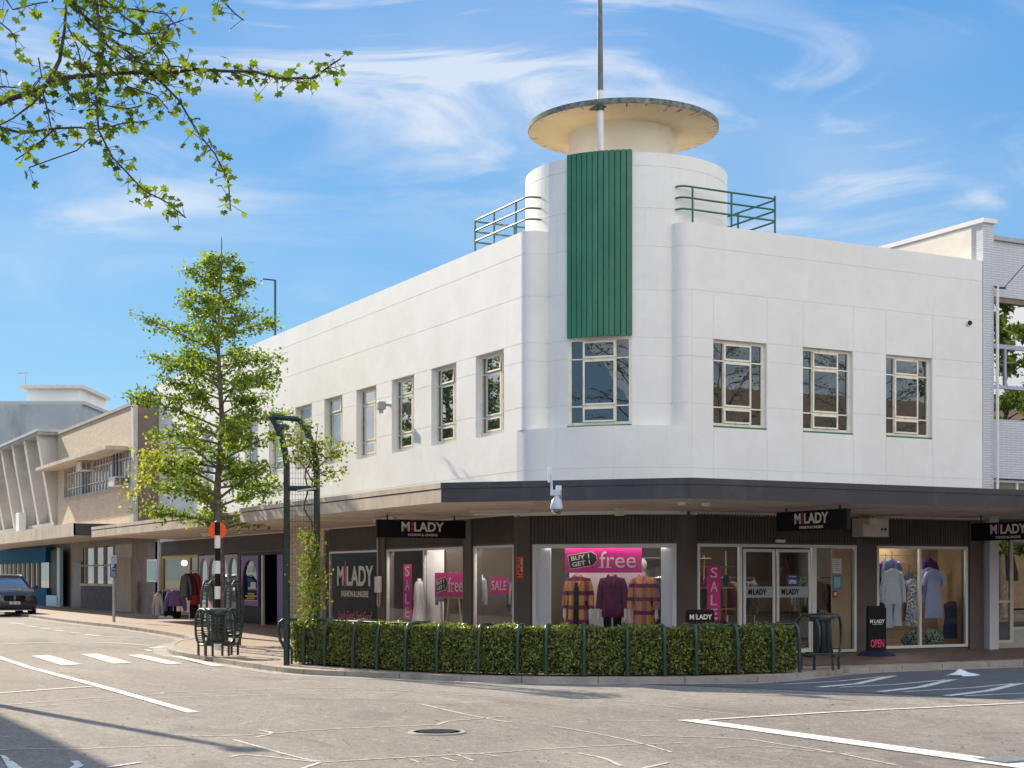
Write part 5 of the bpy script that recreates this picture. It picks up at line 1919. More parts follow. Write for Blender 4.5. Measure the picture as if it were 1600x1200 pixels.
rack(19.1, 26.9, 1.4, 8, (1, .3, 0), 'rack of dark clothes behind the left glass of the entrance', seed=1)
rack(20.6, 28.3, 1.6, 9, (1, 0, 0), 'rack of clothes straight behind the sliding doors', seed=2)
rack(22.4, 27.6, 1.2, 7, (.4, 1, 0), 'rack with blue and green coats right of the sliding doors', seed=3)
rack(18.2, 29.4, 1.6, 9, (1, -.4, 0), 'rack of dark clothes deep in the shop behind the corner window', seed=4)
rack(16.6, 30.4, 1.4, 8, (0, 1, 0), 'rack of clothes behind the left double window', seed=5)
rack(16.9, 33.6, 1.4, 8, (0, 1, 0), 'second rack of clothes further along behind the left windows', seed=6)
rack(17.9, 27.7, 1.2, 8, (1, -.9, 0), 'rack of dark clothes close behind the corner mannequins on the right', seed=8)
rack(24.3, 28.6, 1.5, 9, (1, 0, 0), 'rack of clothes behind the wooden panel of the right window', seed=9)
# shelves with goods
def shelf(x0, x1, y, zs, label, seed):
    rg = random.Random(seed)
    t = thing('display_shelf', ((x0 + x1) / 2, y, .05), label, 'shelf', 'display shelves inside the shop')
    mb = MB()
    for z in zs: mb.box(x0, x1, y, y + .32, z, z + .025)
    for x in (x0, x1 - .025): mb.box(x, x + .025, y + .28, y + .32, .06, 2.2)
    mb.build('shelves', mt['wood'], t)
    for z in zs[:-1]:
        x = x0 + .08
        while x < x1 - .2:
            w = rg.uniform(.1, .22); h = rg.uniform(.1, .26)
            g = MB(); g.loft([ell((x + w / 2, y + .13, z + .027 + k * h), rx, ry, w / 2 * a, .09 * a, 12) for k, a in ((0, 1), (.6, 1.02), (1, .7))])
            g.build('goods', rg.choice(cmats + [mt['intwhite'], mt['wood']]), t, smooth=60)
            x += w + rg.uniform(.04, .15)
shelf(18.0, 19.3, 26.2, (.5, .95, 1.4, 1.85), 'white shelves of bags and boxes behind the sale sign', 1)
shelf(20.4, 22.4, 31.4, (.6, 1.1, 1.6, 2.1), 'white back wall shelves seen through the doors', 2)
# handbags hanging by the door
hb = thing('handbag', (21.6, 26.6, 1.7), 'brown handbag hanging inside behind the sliding door', 'bag')
mb = MB(); mb.loft([ell((21.2, 26.9, z), rx, ry, a, .06, 16) for z, a in ((1.55, .16), (1.65, .18), (1.8, .15), (1.84, .13))]); mb.build('bag', M('brown_leather', (.12, .05, .025), .5), hb, smooth=50)
mb = MB(); mb.tube([(21.08, 26.9, 1.84), (21.14, 26.9, 2.1), (21.26, 26.9, 2.1), (21.32, 26.9, 1.84)], .012, 6); mb.build('strap', mt['black'], hb)
# easel and figures in the left windows
es = thing('easel', LP.p(LP.t(695), .1, -.2), 'wooden easel holding the poster in the left double window', 'easel')
mb = MB()
for (a, b) in (((683, .1), (692, 1.75)), ((713, .1), (700, 1.75))):
    mb.bar(LP.p(LP.t(a[0]), a[1], -.18), LP.p(LP.t(b[0]), b[1], -.2), .035)
mb.bar(LP.p(LP.t(680), 1.17, -.14), LP.p(LP.t(716), 1.17, -.14), .04)
mb.build('frame', mt['wood'], es)
def torso(px_, top, label, mat, z0=1.0, dress=False):
    c = LP.p(LP.t(px_), .1, -.75); ux = LP.ux; uy = Vector((1, 0, 0))
    t = thing('dress_form', c, label, 'mannequin', 'dressed forms in the left windows')
    mb = MB()
    P_ = ((z0, .15, .11), (z0 + .12, .15, .11), (z0 + .35, .18, .12), (z0 + .46, .19, .10), (z0 + .53, .10, .08)) if not dress else ((.35, .24, .2), (.9, .17, .13), (1.1, .15, .11), (1.35, .18, .12), (1.46, .19, .1), (1.53, .1, .08))
    mb.loft([ell((c.x, c.y, z), ux, uy, a, b, 24, .03, 6, z) for z, a, b in P_])
    for s_ in (-1, 1):
        q = Vector((c.x, c.y, P_[-2][0])) + ux * (.17 * s_)
        mb.tube([q, q + ux * (.07 * s_) - Z3 * .3, q + ux * (.08 * s_) - Z3 * .55], [.055, .05, .04], 10)
    mb.build('top', mat, t, smooth=50)
    mb = MB(); mb.tube([(c.x, c.y, P_[-1][0] - .04), (c.x, c.y, P_[-1][0] + .07)], .05, 12); mb.tube([(c.x, c.y, .1), (c.x, c.y, P_[0][0] + .05)], .02, 8); mb.build('stand', mt['skinwhite'], t, smooth=40)
torso(612, 0, 'form in a white blouse at the left end of the double window', M_cloth('white_blouse', (.6, .62, .66)), dress=True)
torso(645, 0, 'form in a pale grey jacket behind the tall sale sign', M_cloth('grey_jacket', (.22, .22, .24)), 1.05)
torso(681, 0, 'form in a dark brown coat behind the free poster', M_cloth('brown_coat', (.07, .04, .03)), 1.1)
torso(705, 0, 'form in a pale blue shirt behind the free poster', M_cloth('blue_shirt', (.30, .38, .48)), 1.1)
torso(772, 0, 'form in a purple patterned top in the narrow left window', M_cloth('purple_pattern', (.05, .02, .14), (.28, .22, .40), 24), 1.15)
c = LP.p(LP.t(772), .1, -.72)
mb = MB()
for s_ in (-1, 1): mb.tube([c + LP.ux * (.08 * s_), c + LP.ux * (.09 * s_) + Z3 * 1.05], [.06, .09], 12)
tag(mb.build('trousers_display', mt['black'], None, smooth=40), 'black trousers below the purple top in the narrow left window', 'trousers')

# freestanding MILADY signs on the footpath
def flag_sign(px_, y0, y1, D, w, label, base_=True, full=True, rot=0.0):
    b = at(px_, 1000, D); b.z = 0
    zt = CAM_H + (HY - y0) / F_PX * D
    t = thing('footpath_sign', b, label, 'sign', 'freestanding black shop signs', rz=-rad(8))
    ux = Vector((1, 0, 0))
    mb = MB(); mb.box(-w / 2, w / 2, -.04, .04, .06, zt - .02)
    mb.tube([(-w / 2 + .02, 0, zt - .02), (w / 2 - .02, 0, zt - .02)], .04, 10)
    LOC[t.name] = Vector((0, 0, 0))
    mb.build('panel', mt['black'], t)
    W_ = w * .82
    milady(t, Vector((0, -.046, zt - .30 if full else zt - .12)), ux, W_, sub=full)
    if full:
        text('OPEN', 'lettering', mt['pink'], t, Vector((0, -.044, zt - .76)), ux, Z3, .17, W_ * .92, bold=.02)
    if base_:
        mb = MB(); mb.lathe((0, 0, 0), [(.0, .0), (w * .95, .0), (w * .80, .07), (w * .5, .11), (.0, .12)], 28); o = mb.build('base', mt['navycloth'], t, smooth=60)
    return t


flag_sign(1369, 948, 1023, 31.6, .43, 'tall black sign reading open with a blue base by the right window')
flag_sign(1093.5, 954, 1023, 29.0, .58, 'black sign showing only its top above the hedge', True, False)

# ------------------------------------------------------------------ right neighbour
nb = thing('tiled_building', (27, 26, 0), 'white mosaic tiled building at the right edge with large windows', 'building')
mb = MB()
mb.box(END_X + .004, END_X + .33, 25.36, 52, 3.0, 9.66)
mb.build('side_wall', [mt['tile']], nb)
mb = MB(); mb.box(END_X - .022, END_X + .003, 25.70, 52, 8.5, 9.62); mb.build('rendered_wall', M('cream_side_wall', (.80, .74, .64), .8, .05), nb)  # cream is the wall's own colour
mb = MB(); mb.box(END_X - .05, END_X + .38, 25.30, 52, 9.66, 9.76); mb.build('coping', mt['wall'], nb)
x0 = END_X + .33
mb = MB()
zw1, zw0 = 7.95, 5.22
mb.box(x0, 60, 25.55, 25.8, zw1 + .12, 9.35)
mb.box(x0, 60, 25.50, 25.8, 3.9, zw0)
mb.box(x0, x0 + .02, 25.56, 25.8, zw0, zw1)
mb.build('tiled_wall', mt['tile'], nb)
mb = MB(); mb.box(x0, 60, 25.48, 25.9, 9.35, 9.45); mb.build('coping', mt['grey'], nb)
mb = MB(); mb.box(x0 + .02, 60, 25.58, 25.85, zw1, zw1 + .12); mb.build('lintel', mt['brownwall'], nb)
mb = MB()
mb.box(x0 + .02, 60, 25.62, 25.70, 6.95 - .05, 7.0); mb.box(x0 + .02, 60, 25.62, 25.70, 5.98, 6.06); mb.box(x0 + .02, 60, 25.60, 25.72, zw0 + .001, zw0 + .05)
for k in range(10):
    x = x0 + .62 + k * 1.25
    mb.box(x, x + .05, 25.625, 25.695, 6.06, 6.90)
wdn = mb.build('window', M('lavender_grey_frame', (.40, .42, .52), .5), nb)
mb = MB(); mb.quad((x0 + .02, 25.66, zw0), (60, 25.66, zw0), (60, 25.66, zw1), (x0 + .02, 25.66, zw1)); mb.build('pane', mt['glass_mirror'], wdn)
mb = MB()
mb.box(x0 + .02, 60, 25.60, 25.68, 3.82, 3.88)
for k in range(10):
    x = x0 + .0 + k * .95
    mb.box(x + .02, x + .08, 25.61, 25.67, 3.4, 3.82)
wdn = mb.build('window', mt['alu'], nb)
mb = MB(); mb.quad((x0, 25.65, 3.35), (60, 25.65, 3.35), (60, 25.65, 3.82), (x0, 25.65, 3.82)); mb.build('pane', M_glass('frosted_upper', (.5, .5, .5), .1, .1, 1, (.16, .17, .16)), wdn)
# pipe and wire
mb = MB(); mb.tube([(x0 + .05, 25.30, 3.5), (x0 + .05, 25.30, 8.25), (x0 + .08, 25.45, 8.3)], .035, 8); mb.build('downpipe', mt['alu'], nb, smooth=40)
mb = MB(); mb.box(x0 + .0, x0 + .30, 25.28, 25.34, 8.20, 8.24); mb.build('bracket', mt['darkmetal'], nb)
wr = MB(); wr.tube([(x0 + .25, 25.3, 8.22), (x0 + .8, 24.9, 9.0), (x0 + 1.7, 24.2, 10.6)], .012, 6)
tag(wr.build('overhead_wire', mt['darkmetal'], None), 'dark overhead wire rising from the tiled building bracket', 'wire')
# ground floor
mb = MB(); mb.box(END_X + .02, END_X + .30, 25.18, 25.6, 0, 2.99); mb.build('column', mt['grey'] if False else M('pale_column_paint', (.55, .56, .60), .5, .06), nb)
NP = Pl(END_X + .3, 25.75, 1, 0)
for (a_, b_, z0_, z1_) in ((0, .08, .12, 2.9), (.08, 1.0, 2.84, 2.9), (.08, .95, 2.50, 2.56), (.95, 1.05, .12, 2.84), (.08, .95, 1.05, 1.10), (.08, .95, .12, .18),
                            (1.05, 12, 2.45, 2.52), (1.05, 12, .42, .48), (2.2, 2.26, .48, 2.45)):
    mb = MB(); mb.pbox(NP, a_, b_, z0_, z1_, -.06, 0); sh = mb.build('window_bar', mt['aluwarm'], nb)
mb = MB(); mb.pface(NP, 0, 12, .1, 2.95, -.03); mb.build('pane', M_glass('neighbour_glass', (.5, .5, .5), .22, 0, 1, (.02, .02, .018)), nb)
mb = MB(); mb.pbox(NP, 0, 12, 0, .12, -.2, .02); mb.pbox(NP, 1.05, 12, .12, .42, -.06, -.001); mb.build('plinth', mt['grey'], nb)
mb = MB(); mb.pbox(NP, .3, .38, 1.55, 1.62, .0, .03); mb.build('door_handle', mt['chrome'], nb)
mb = MB(); mb.box(END_X + .3, 60, 25.9, 40, .0, 9.3); mb.build('core', mt['grey'], nb)

# ------------------------------------------------------------------ left neighbours
XB = 14.1
BP = Pl(XB, 56.4, 0, -1)
bb = thing('brick_building', (XB, 60, 0), 'pale brick two storey building with brown end wall and air conditioners', 'building')
yb1 = 69.8
wy = lambda px_: BP.t(px_)
mb = MB()
def bw(px0, px1, y0px, y1px, pxz=None, o0=-.2, o1=0.0, m_=None):
    pxz = pxz or (px0 + px1) / 2
    (m_ or mb).pbox(BP, BP.t(px0), BP.t(px1), BP.z(pxz, y1px), BP.z(pxz, y0px), o0, o1)
Z8 = 8.12
zwt, zwb = 6.42, 5.0
tw0, tw1 = wy(100), wy(206)
mb.pbox(BP, wy(90), wy(208.5), zwt, Z8 - .12, -.25, 0)
mb.pbox(BP, wy(90), wy(208.5), 3.3, zwb, -.25, 0)
mb.pbox(BP, wy(90), wy(100), zwb, zwt, -.25, -.001)
mb.build('brick_wall', mt['brick'], bb)
mb = MB(); mb.pbox(BP, wy(90), wy(209) , Z8 - .12, Z8, -.3, .06); mb.build('coping', mt['concrete'], bb)
mb = MB(); mb.pbox(BP, wy(101), wy(206), zwb, zwb + .10, -.06, .10); mb.build('sill', mt['concrete'], bb)
mb = MB(); mb.pbox(BP, wy(86), wy(200), zwt - .02, zwt + .12, -.1, .85); mb.build('sunshade', mt['tan'], bb)
# brown return wall facing the camera
mb = MB(); mb.box(XB - .03, 15.0, 56.1, 56.38, 3.1, 8.2); mb.build('end_wall', mt['brownwall'], bb)
mb = MB(); mb.box(XB - .06, XB + .10, 56.05, 56.40, 3.3, 8.2); mb.build('corner_trim', mt['fin'], bb)
mb = MB(); mb.box(XB - .05, 15.0, 56.02, 56.42, 8.2, 8.3); mb.build('coping', mt['concrete'], bb)
mb = MB()
for px_ in (128, 133, 176, 181):
    mb.pbox(BP, wy(px_) - .08, wy(px_) + .08, zwb + .1, zwt, -.14, -.02)
mb.build('post', M('dark_blue_post', (.03, .045, .10), .5), bb)
mb = MB()
for k in range(22):
    t = wy(104) + (wy(205) - wy(104)) * k / 21
    mb.pbox(BP, t - .03, t + .03, zwb + .1, zwt, -.12, -.05)
for z in (zwb + .45, zwb + 1.1):
    mb.pbox(BP, wy(104), wy(205), z, z + .05, -.115, -.055)
w_ = mb.build('window', mt['fin'], bb)
mb = MB(); mb.pface(BP, wy(100), wy(206), zwb, zwt, -.15); mb.build('pane', M_glass('curtained_glass', (.5, .5, .5), .12, 0, 1, (.30, .26, .22)), w_)
mb = MB(); mb.box(XB + .3, 16, 56.4, yb1, 3.3, 8.0); mb.box(15.3, 40, 57, 100, 0, 7.6); mb.build('core', mt['concrete'], bb)
for (a, b, z0, z1, lab) in ((136, 162, 6.0, 6.38, 'upper air conditioner box under the brick building sunshade'), (188, 203, 5.06, 5.42, 'lower air conditioner box on the brick building sill')):
    t = thing('air_conditioner', BP.p(wy((a + b) / 2), z0, .2), lab, 'air conditioner', 'boxed air conditioners')
    g = MB(); g.pbox(BP, wy(a), wy(a) + .85, z0, z1, -.05, .45); g.build('case', mt['aluwarm'], t, bevel=.02)
    g = MB(); tt = wy(a) + .85
    g.pbox(BP, tt, tt + .01, z0 + .05, z1 - .05, .05, .20); g.pbox(BP, tt, tt + .01, z0 + .05, z1 - .05, .24, .40); g.build('grille', mt['brownwall'], t)
# ground floor of the brick building
GP = Pl(14.9, 56.1, 0, -1)
gt_ = lambda px_: GP.t(px_)
mb = MB()
mb.pbox(GP, gt_(108), gt_(246), 2.95, 4.2, -.3, -.05)
mb.pbox(GP, gt_(206), gt_(246), 0, 2.95, -.3, 0)
mb.pbox(GP, gt_(108), gt_(128), 0, 2.95, -.3, -.1)
mb.build('ground_floor_wall', mt['render2'], bb)
mb = MB(); mb.pbox(GP, gt_(126), gt_(176), .1, 1.25, -.25, 0); mb.build('roughcast_panel', mt['rough'], bb)
mb = MB(); mb.pbox(GP, gt_(178), gt_(206), .25, 2.35, -.2, .03)
for k in range(9):
    t = gt_(178) + (gt_(206) - gt_(178)) * (k + .5) / 9
    mb.pbox(GP, t - .07, t + .07, .28, 2.32, .031, .05)
mb.build('boarded_panel', M('pale_boards', (.56, .47, .38), .7, .1, 2), bb)
mb = MB()
for px_ in (131, 146, 161, 176):
    mb.pbox(GP, gt_(px_) - .06, gt_(px_) + .06, 1.35, 2.95, -.15, -.02)
mb.pbox(GP, gt_(126), gt_(178), 1.25, 1.35, -.2, .02); mb.pbox(GP, gt_(126), gt_(178), 2.1, 2.16, -.15, -.02)
mb.pbox(GP, gt_(178), gt_(206), 2.35, 2.95, -.2, -.05)
w_ = mb.build('window', mt['fin'], bb)
mb = MB(); mb.pface(GP, gt_(126), gt_(178), 1.3, 2.95, -.1); mb.build('pane', M_glass('dusty_glass', (.5, .5, .5), .10, 0, 1, (.30, .30, .29)), w_)
mb = MB(); mb.pbox(GP, gt_(113), gt_(125), .2, 2.3, -.09, -.05); mb.build('door', M('dark_door', (.05, .05, .06), .5), bb)
mb = MB(); mb.pbox(GP, gt_(231), gt_(246), 1.45, 2.3, .0, .04); w_ = mb.build('window', mt['alu'], bb)
mb = MB(); mb.pface(GP, gt_(232.3), gt_(245), 1.52, 2.23, .045); mb.build('pane', mt['glass_dark'], w_)
q = GP.p(gt_(219), 0, .15)
mb = MB(); mb.tube([(q.x, q.y, gz(q.x, q.y)), (q.x, q.y, 1.45)], .11, 12)
tag(mb.build('timber_post', M('weathered_timber', (.38, .26, .17), .85, .25, 4, .5, 20), None, smooth=40), 'short weathered timber post against the grey rendered wall', 'post')
# far canopies
def simple_canopy(y0, y1, xf, z0, z1, label, mat):
    t = thing('street_canopy', (xf, (y0 + y1) / 2, z0), label, 'canopy', 'street canopies')
    mb = MB(); mb.box(xf, xf + .06, y0, y1, z0, z1); mb.build('fascia', mat, t)
    mb = MB(); mb.box(xf, 14.6, y0, y0 + .05, z0 + .03, z1 - .02); mb.build('end_fascia', mt['navy'], t)
    mb = MB(); mb.box(xf + .06, 14.8, y0 + .05, y1, z0 + .05, z1 - .04); mb.build('deck', mt['soffit'], t)
simple_canopy(56.6, 90, 12.0, 3.13, 3.62, 'grey fronted canopy in front of the brick and fin buildings', mt['tan'])

fb = thing('fin_building', (XB, 75, 0), 'two storey building with tall slanted concrete fins at the left edge', 'building')
FP = Pl(XB, 69.85, 0, -1)
ztop = 8.0
y = 70.2
k = 0
while y < 92:
    # slanted fin: deep at the top, shallow at the foot
    v = [(XB - .80, y, ztop), (XB + .25, y, ztop), (XB + .25, y, 4.1), (XB - .15, y, 4.1)]
    v2 = [(a, b + .45, c) for a, b, c in v]
    mb = MB(); mb.add(v + v2, [(0, 1, 2, 3), (7, 6, 5, 4), (0, 4, 5, 1), (1, 5, 6, 2), (2, 6, 7, 3), (3, 7, 4, 0)]); mb.build('fin', mt['fin'], fb)
    y += 3.1; k += 1

mb = MB(); mb.box(XB - .85, XB + .3, 69.9, 95, ztop, ztop + .14); mb.build('eave', mt['concrete'], fb)
mb = MB(); mb.box(XB - .9, XB + .3, 69.86, 95, ztop + .14, ztop + .26); mb.build('roof_edge', mt['grey'], fb)
mb = MB(); mb.box(XB + .26, 16, 69.9, 95, 3.9, ztop); mb.build('wall', mt['fin'], fb)
mb = MB()
yy = 70.6
while yy < 92:
    mb.box(XB + .235, XB + .255, yy, yy + 2.2, 5.0, 7.6); yy += 3.1
mb.build('pane', mt['glass_dark'], fb)
mb = MB(); mb.box(XB - .15, XB + .26, 69.9, 95, 3.9, 4.1); mb.build('ledge', mt['concrete'], fb)
# blue shop under the fins
bs2 = MB(); SP = Pl(14.85, 69.9, 0, -1)
st = lambda px_: SP.t(px_)
mb = MB(); mb.pbox(SP, st(-60), st(73), 2.35, 3.1, -.2, .05); mb.pbox(SP, st(57), st(74), .2, 1.1, -.2, .04); mb.build('blue_fascia', mt['blue'], fb)
mb = MB(); mb.pbox(SP, st(74), st(92), .2, 2.95, -.2, -.12); mb.build('dark_recess', mt['black'], fb)
mb = MB(); mb.pbox(SP, st(74), st(92), .22, .75, -.1, .06); mb.pbox(SP, st(91), st(95), .2, 3.0, -.1, .06); mb.build('pale_panel', mt['paleblue'], fb)
mb = MB()
for k in range(9):
    t = st(2) + (st(58) - st(2)) * k / 8
    mb.pbox(SP, t - .06, t + .06, .3, 2.35, -.1, .03)
w_ = mb.build('shop_window', mt['alu'], fb)
mb = MB(); mb.pface(SP, st(-60), st(74), .2, 2.35, -.08); mb.build('pane', mt['glass_dark'], w_)
text('FORDYCE', 'lettering', mt['white'], fb, SP.p(st(26), 2.72, .055), SP.ux, Z3, .2, 2.2) if False else None
# small white heat pump on the ledge
t = thing('heat_pump', (XB - .3, 79.5, 4.1), 'white heat pump unit standing between the concrete fins', 'heat pump')
mb = MB(); mb.box(XB - .55, XB - .2, 76.2, 77.1, 3.75, 4.75); mb.build('case', mt['alu'], t, bevel=.02)

# distant grey block
gb = thing('grey_block', (18, 100, 0), 'tall weathered grey concrete wall building rising behind the fin building', 'building')
pR = at(128, 632, 112); pL = at(-80, 632, 112)
mb = MB()
dirn = Vector((R2.x, R2.y, 0))
hgt = pR.z
back = Vector((F2.x, F2.y, 0)) * 25
v = [Vector((pL.x, pL.y, 0)), Vector((pR.x, pR.y, 0)), Vector((pR.x, pR.y, 0)) + back, Vector((pL.x, pL.y, 0)) + back]
mb.hexa(v + [a + Z3 * hgt for a in v]); mb.build('wall', mt['greywall'], gb)
v2 = [a + Z3 * hgt - dirn * .1 for a in v]
mb = MB(); mb.hexa(v2[:1] + [v2[1] + dirn * .3] + [v2[2] + dirn * .3] + v2[3:] + [a + Z3 * .25 for a in (v2[:1] + [v2[1] + dirn * .3] + [v2[2] + dirn * .3] + v2[3:])]); mb.build('coping', mt['grey'], gb)
a = at(42, 632, 114); b = at(124, 632, 114); a.z = b.z = hgt
top = at(42, 608, 114).z
v = [a, b, b + back * .3, a + back * .3]
mb = MB(); mb.hexa(v + [Vector((q.x, q.y, top)) for q in v]); mb.build('penthouse', mt['wall'], gb)
v = [a - dirn * .4 - back * .02, b + dirn * .4 - back * .02, b + dirn * .4 + back * .3, a - dirn * .4 + back * .3]
mb = MB(); mb.hexa([Vector((q.x, q.y, top)) for q in v] + [Vector((q.x, q.y, top + .25)) for q in v]); mb.build('penthouse_roof', mt['aluwarm'], gb)
an2 = thing('roof_aerial', at(38, 608, 114), 'small television aerial on the distant penthouse roof', 'aerial')
mb = MB(); a = at(40, 609, 113.8); b = at(40, 583, 113.8); mb.tube([a, b], .05, 6); mb.tube([b - dirn * .6, b + dirn * .2], .04, 6); mb.build('mast_pole', mt['metal'], an2)

# ------------------------------------------------------------------ out of frame: what the windows reflect and what shades the road
ob = thing('opposite_building', (30, -6, 0), 'beige building across the street, seen only as a reflection', 'building')
mb = MB(); mb.box(6, 70, -16, -6, 0, 10.3); mb.build('wall', M('brown_brick', (.20, .15, .11), .8, .2), ob)
mb = MB()
for k in range(12):
    for z in (4.4,):
        mb.box(8 + k * 4, 10.4 + k * 4, -6.0, -5.95, z, z + 2)
w_ = mb.build('window', mt['glass_dark'], ob)
mb = MB(); mb.box(6, 60, -6.0, -3.2, 3.0, 3.4); mb.build('canopy', mt['navy'], ob)
lb = thing('corner_shop_block', (-5, 30, 0), 'building on the far side of the left street, outside the frame', 'building')
mb = MB(); mb.box(-14, .45, 22, 70, 0, 8.3); mb.build('wall', mt['concrete'], lb)
mb = MB()
for k in range(14):
    mb.box(.45, .5, 23 + k * 3.2, 24.6 + k * 3.2, 4.5, 6.4)
mb.build('window', mt['glass_dark'], lb)
lp = thing('street_lamp', (2.5, 26.7, 0), 'street lamp outside the frame whose shadow crosses the road', 'street lamp')
mb = MB(); mb.tube([(2.5, 26.7, -.1), (2.5, 26.7, 4.0), (2.5, 26.7, 6.0)], [.12, .11, .09], 12); mb.build('pole', mt['metal'], lp, smooth=40)
mb = MB(); mb.tube([(2.5, 26.7, 6.0), (2.5, 26.7, 6.5)], [.09, .07], 8); mb.lathe((2.5, 26.7, 6.5), [(.07, 0), (.2, .1), (.2, .2), (.0, .3)], 12); mb.build('lamp_head', mt['metal'], lp)


# ------------------------------------------------------------------ foliage
def leaf_arrays(C, size, rng, up=.4, outn=None, aspect=.5, jitter=.35):
    n = len(C)
    C = np.asarray(C, float)
    nrm = rng.normal(size=(n, 3))
    if outn is not None:
        nrm = nrm * .75 + outn * 1.1
    nrm[:, 2] += up
    nrm /= np.linalg.norm(nrm, axis=1)[:, None]
    t = rng.normal(size=(n, 3))
    t -= nrm * (t * nrm).sum(1)[:, None]
    t /= np.linalg.norm(t, axis=1)[:, None]
    b = np.cross(nrm, t)
    s = size * (1 + jitter * rng.uniform(-1, 1, n))[:, None]
    v0 = C - t * s * .5
    v2 = C + t * s * .5 - nrm * s * .10
    v1 = C + b * s * aspect * .5 + nrm * s * .09 - t * s * .05
    v3 = C - b * s * aspect * .5 + nrm * s * .09 - t * s * .05
    V = np.stack([v0, v1, v2, v3], 1).reshape(-1, 3)
    return V


def leaf_object(name, C, size, mat, parent, rng, **k):
    V = leaf_arrays(C, size, rng, **k)
    n = len(V) // 4
    idx = np.arange(n)[:, None] * 4
    Fc = np.concatenate([idx + np.array([[0, 1, 2]]), idx + np.array([[0, 2, 3]])], 1).reshape(-1, 3)
    base = np.array(LOC.get(parent.name, Vector((0, 0, 0))))
    V = V - base
    me = bpy.data.meshes.new(name)
    me.vertices.add(len(V)); me.vertices.foreach_set('co', V.astype(np.float32).ravel())
    m = len(Fc)
    me.loops.add(m * 3); me.loops.foreach_set('vertex_index', Fc.astype(np.int32).ravel())
    me.polygons.add(m); me.polygons.foreach_set('loop_start', (np.arange(m) * 3).astype(np.int32)); me.polygons.foreach_set('loop_total', np.full(m, 3, np.int32))
    me.update(calc_edges=True)
    me.validate()
    me.materials.append(mat)
    o = bpy.data.objects.new(name, me); COL.objects.link(o); o.parent = parent
    return o


# clipped hedge along the kerb
H_PX = [(455, 1037), (480, 1039), (530, 1042.5), (600, 1047.5), (700, 1053), (780, 1055.5), (860, 1057), (1000, 1057), (1100, 1056), (1180, 1053.5), (1246, 1051)]
HF = [Vector(G(a, b, 0)[:2]) for a, b in H_PX]
HF = smooth_poly(HF, 2)
HF = resample(HF, .25)
sgn = 1
tst = offs(HF, .6)
if (tst[10] - Vector((17, 28))).length > (HF[10] - Vector((17, 28))).length: sgn = -1
HB = offs(HF, .62 * sgn)
HC = offs(HF, .31 * sgn)
hed = thing('hedge', (HC[len(HC) // 2].x, HC[len(HC) // 2].y, 0), 'long clipped green box hedge curving round the corner kerb', 'hedge')
HH = .81
mb = MB()
A_ = offs(HF, .07 * sgn); B_ = offs(HF, .55 * sgn)
rings = []
for i in range(len(HF)):
    a, b = A_[i], B_[i]
    rings.append([Vector((a.x, a.y, .04)), Vector((b.x, b.y, .04)), Vector((b.x, b.y, HH - .09)), Vector((a.x, a.y, HH - .09))])
mb.loft(rings); mb.build('twigs', mt['hedgecore'], hed)
rng = np.random.default_rng(7)
NH = 54000
cum = np.cumsum([0] + [(HF[i + 1] - HF[i]).length for i in range(len(HF) - 1)])
s_ = rng.uniform(0, cum[-1], NH)
ii = np.clip(np.searchsorted(cum, s_) - 1, 0, len(HF) - 2)
fr_ = (s_ - cum[ii]) / (cum[ii + 1] - cum[ii])
hf = np.array([v[:] for v in HF]); hbk = np.array([v[:] for v in HB])
pf = hf[ii] + (hf[ii + 1] - hf[ii]) * fr_[:, None]
pb2 = hbk[ii] + (hbk[ii + 1] - hbk[ii]) * fr_[:, None]
side = rng.uniform(0, 1, NH)
dep_ = np.abs(rng.normal(0, .035, NH))
lump = .025 * np.sin(s_ * 5.1) + .018 * np.sin(s_ * 11.7 + 2) + rng.normal(0, .012, NH)
u = np.empty(NH); z = np.empty(NH); on = np.zeros((NH, 3))
dirv = (pb2 - pf) / .62
m1 = side < .62
u[m1] = dep_[m1] - lump[m1] * .5; z[m1] = rng.uniform(.03, HH, m1.sum()); on[m1, 0:2] = -dirv[m1]
m2 = (side >= .62) & (side < .92)
u[m2] = rng.uniform(0, .62, m2.sum()); z[m2] = HH - dep_[m2] + lump[m2]; on[m2, 2] = 1
m3 = side >= .92
u[m3] = .62 - dep_[m3]; z[m3] = rng.uniform(.05, HH, m3.sum()); on[m3, 0:2] = dirv[m3]
# thin patches near the foot and stray shoots on top
keep = ~((z < .16) & (rng.uniform(0, 1, NH) < .45))
shoot = (side > .62) & (side < .635)
z[shoot] += rng.uniform(0, .05, shoot.sum())
Cn = np.column_stack([pf + dirv * u[:, None], z])[keep]
leaf_object('foliage', Cn, .047, mt['hedgeleaf'], hed, rng, up=.25, outn=on[keep] * .55, aspect=.58)

rgh = random.Random(12)
mb = MB()
for k in range(110):
    i = rgh.randrange(1, len(HF) - 1); v = HF[i].lerp(HB[i], rgh.uniform(.08, .9))
    mb.tube([(v.x, v.y, 0), (v.x + rgh.uniform(-.05, .05), v.y + rgh.uniform(-.05, .05), rgh.uniform(.2, .4))], .009, 5)
tag(mb.build('stems', mt['twig'], hed), kind='stuff')
mb = MB()
for k in range(70):
    i = rgh.randrange(1, len(HF) - 1); v = HF[i].lerp(HB[i], rgh.uniform(.05, .95)); h_ = HH + rgh.uniform(.02, .10)
    mb.tube([(v.x, v.y, HH - .1), (v.x + rgh.uniform(-.03, .03), v.y + rgh.uniform(-.03, .03), h_)], .003, 4)
tag(mb.build('shoots', mt['twig'], hed), kind='stuff')
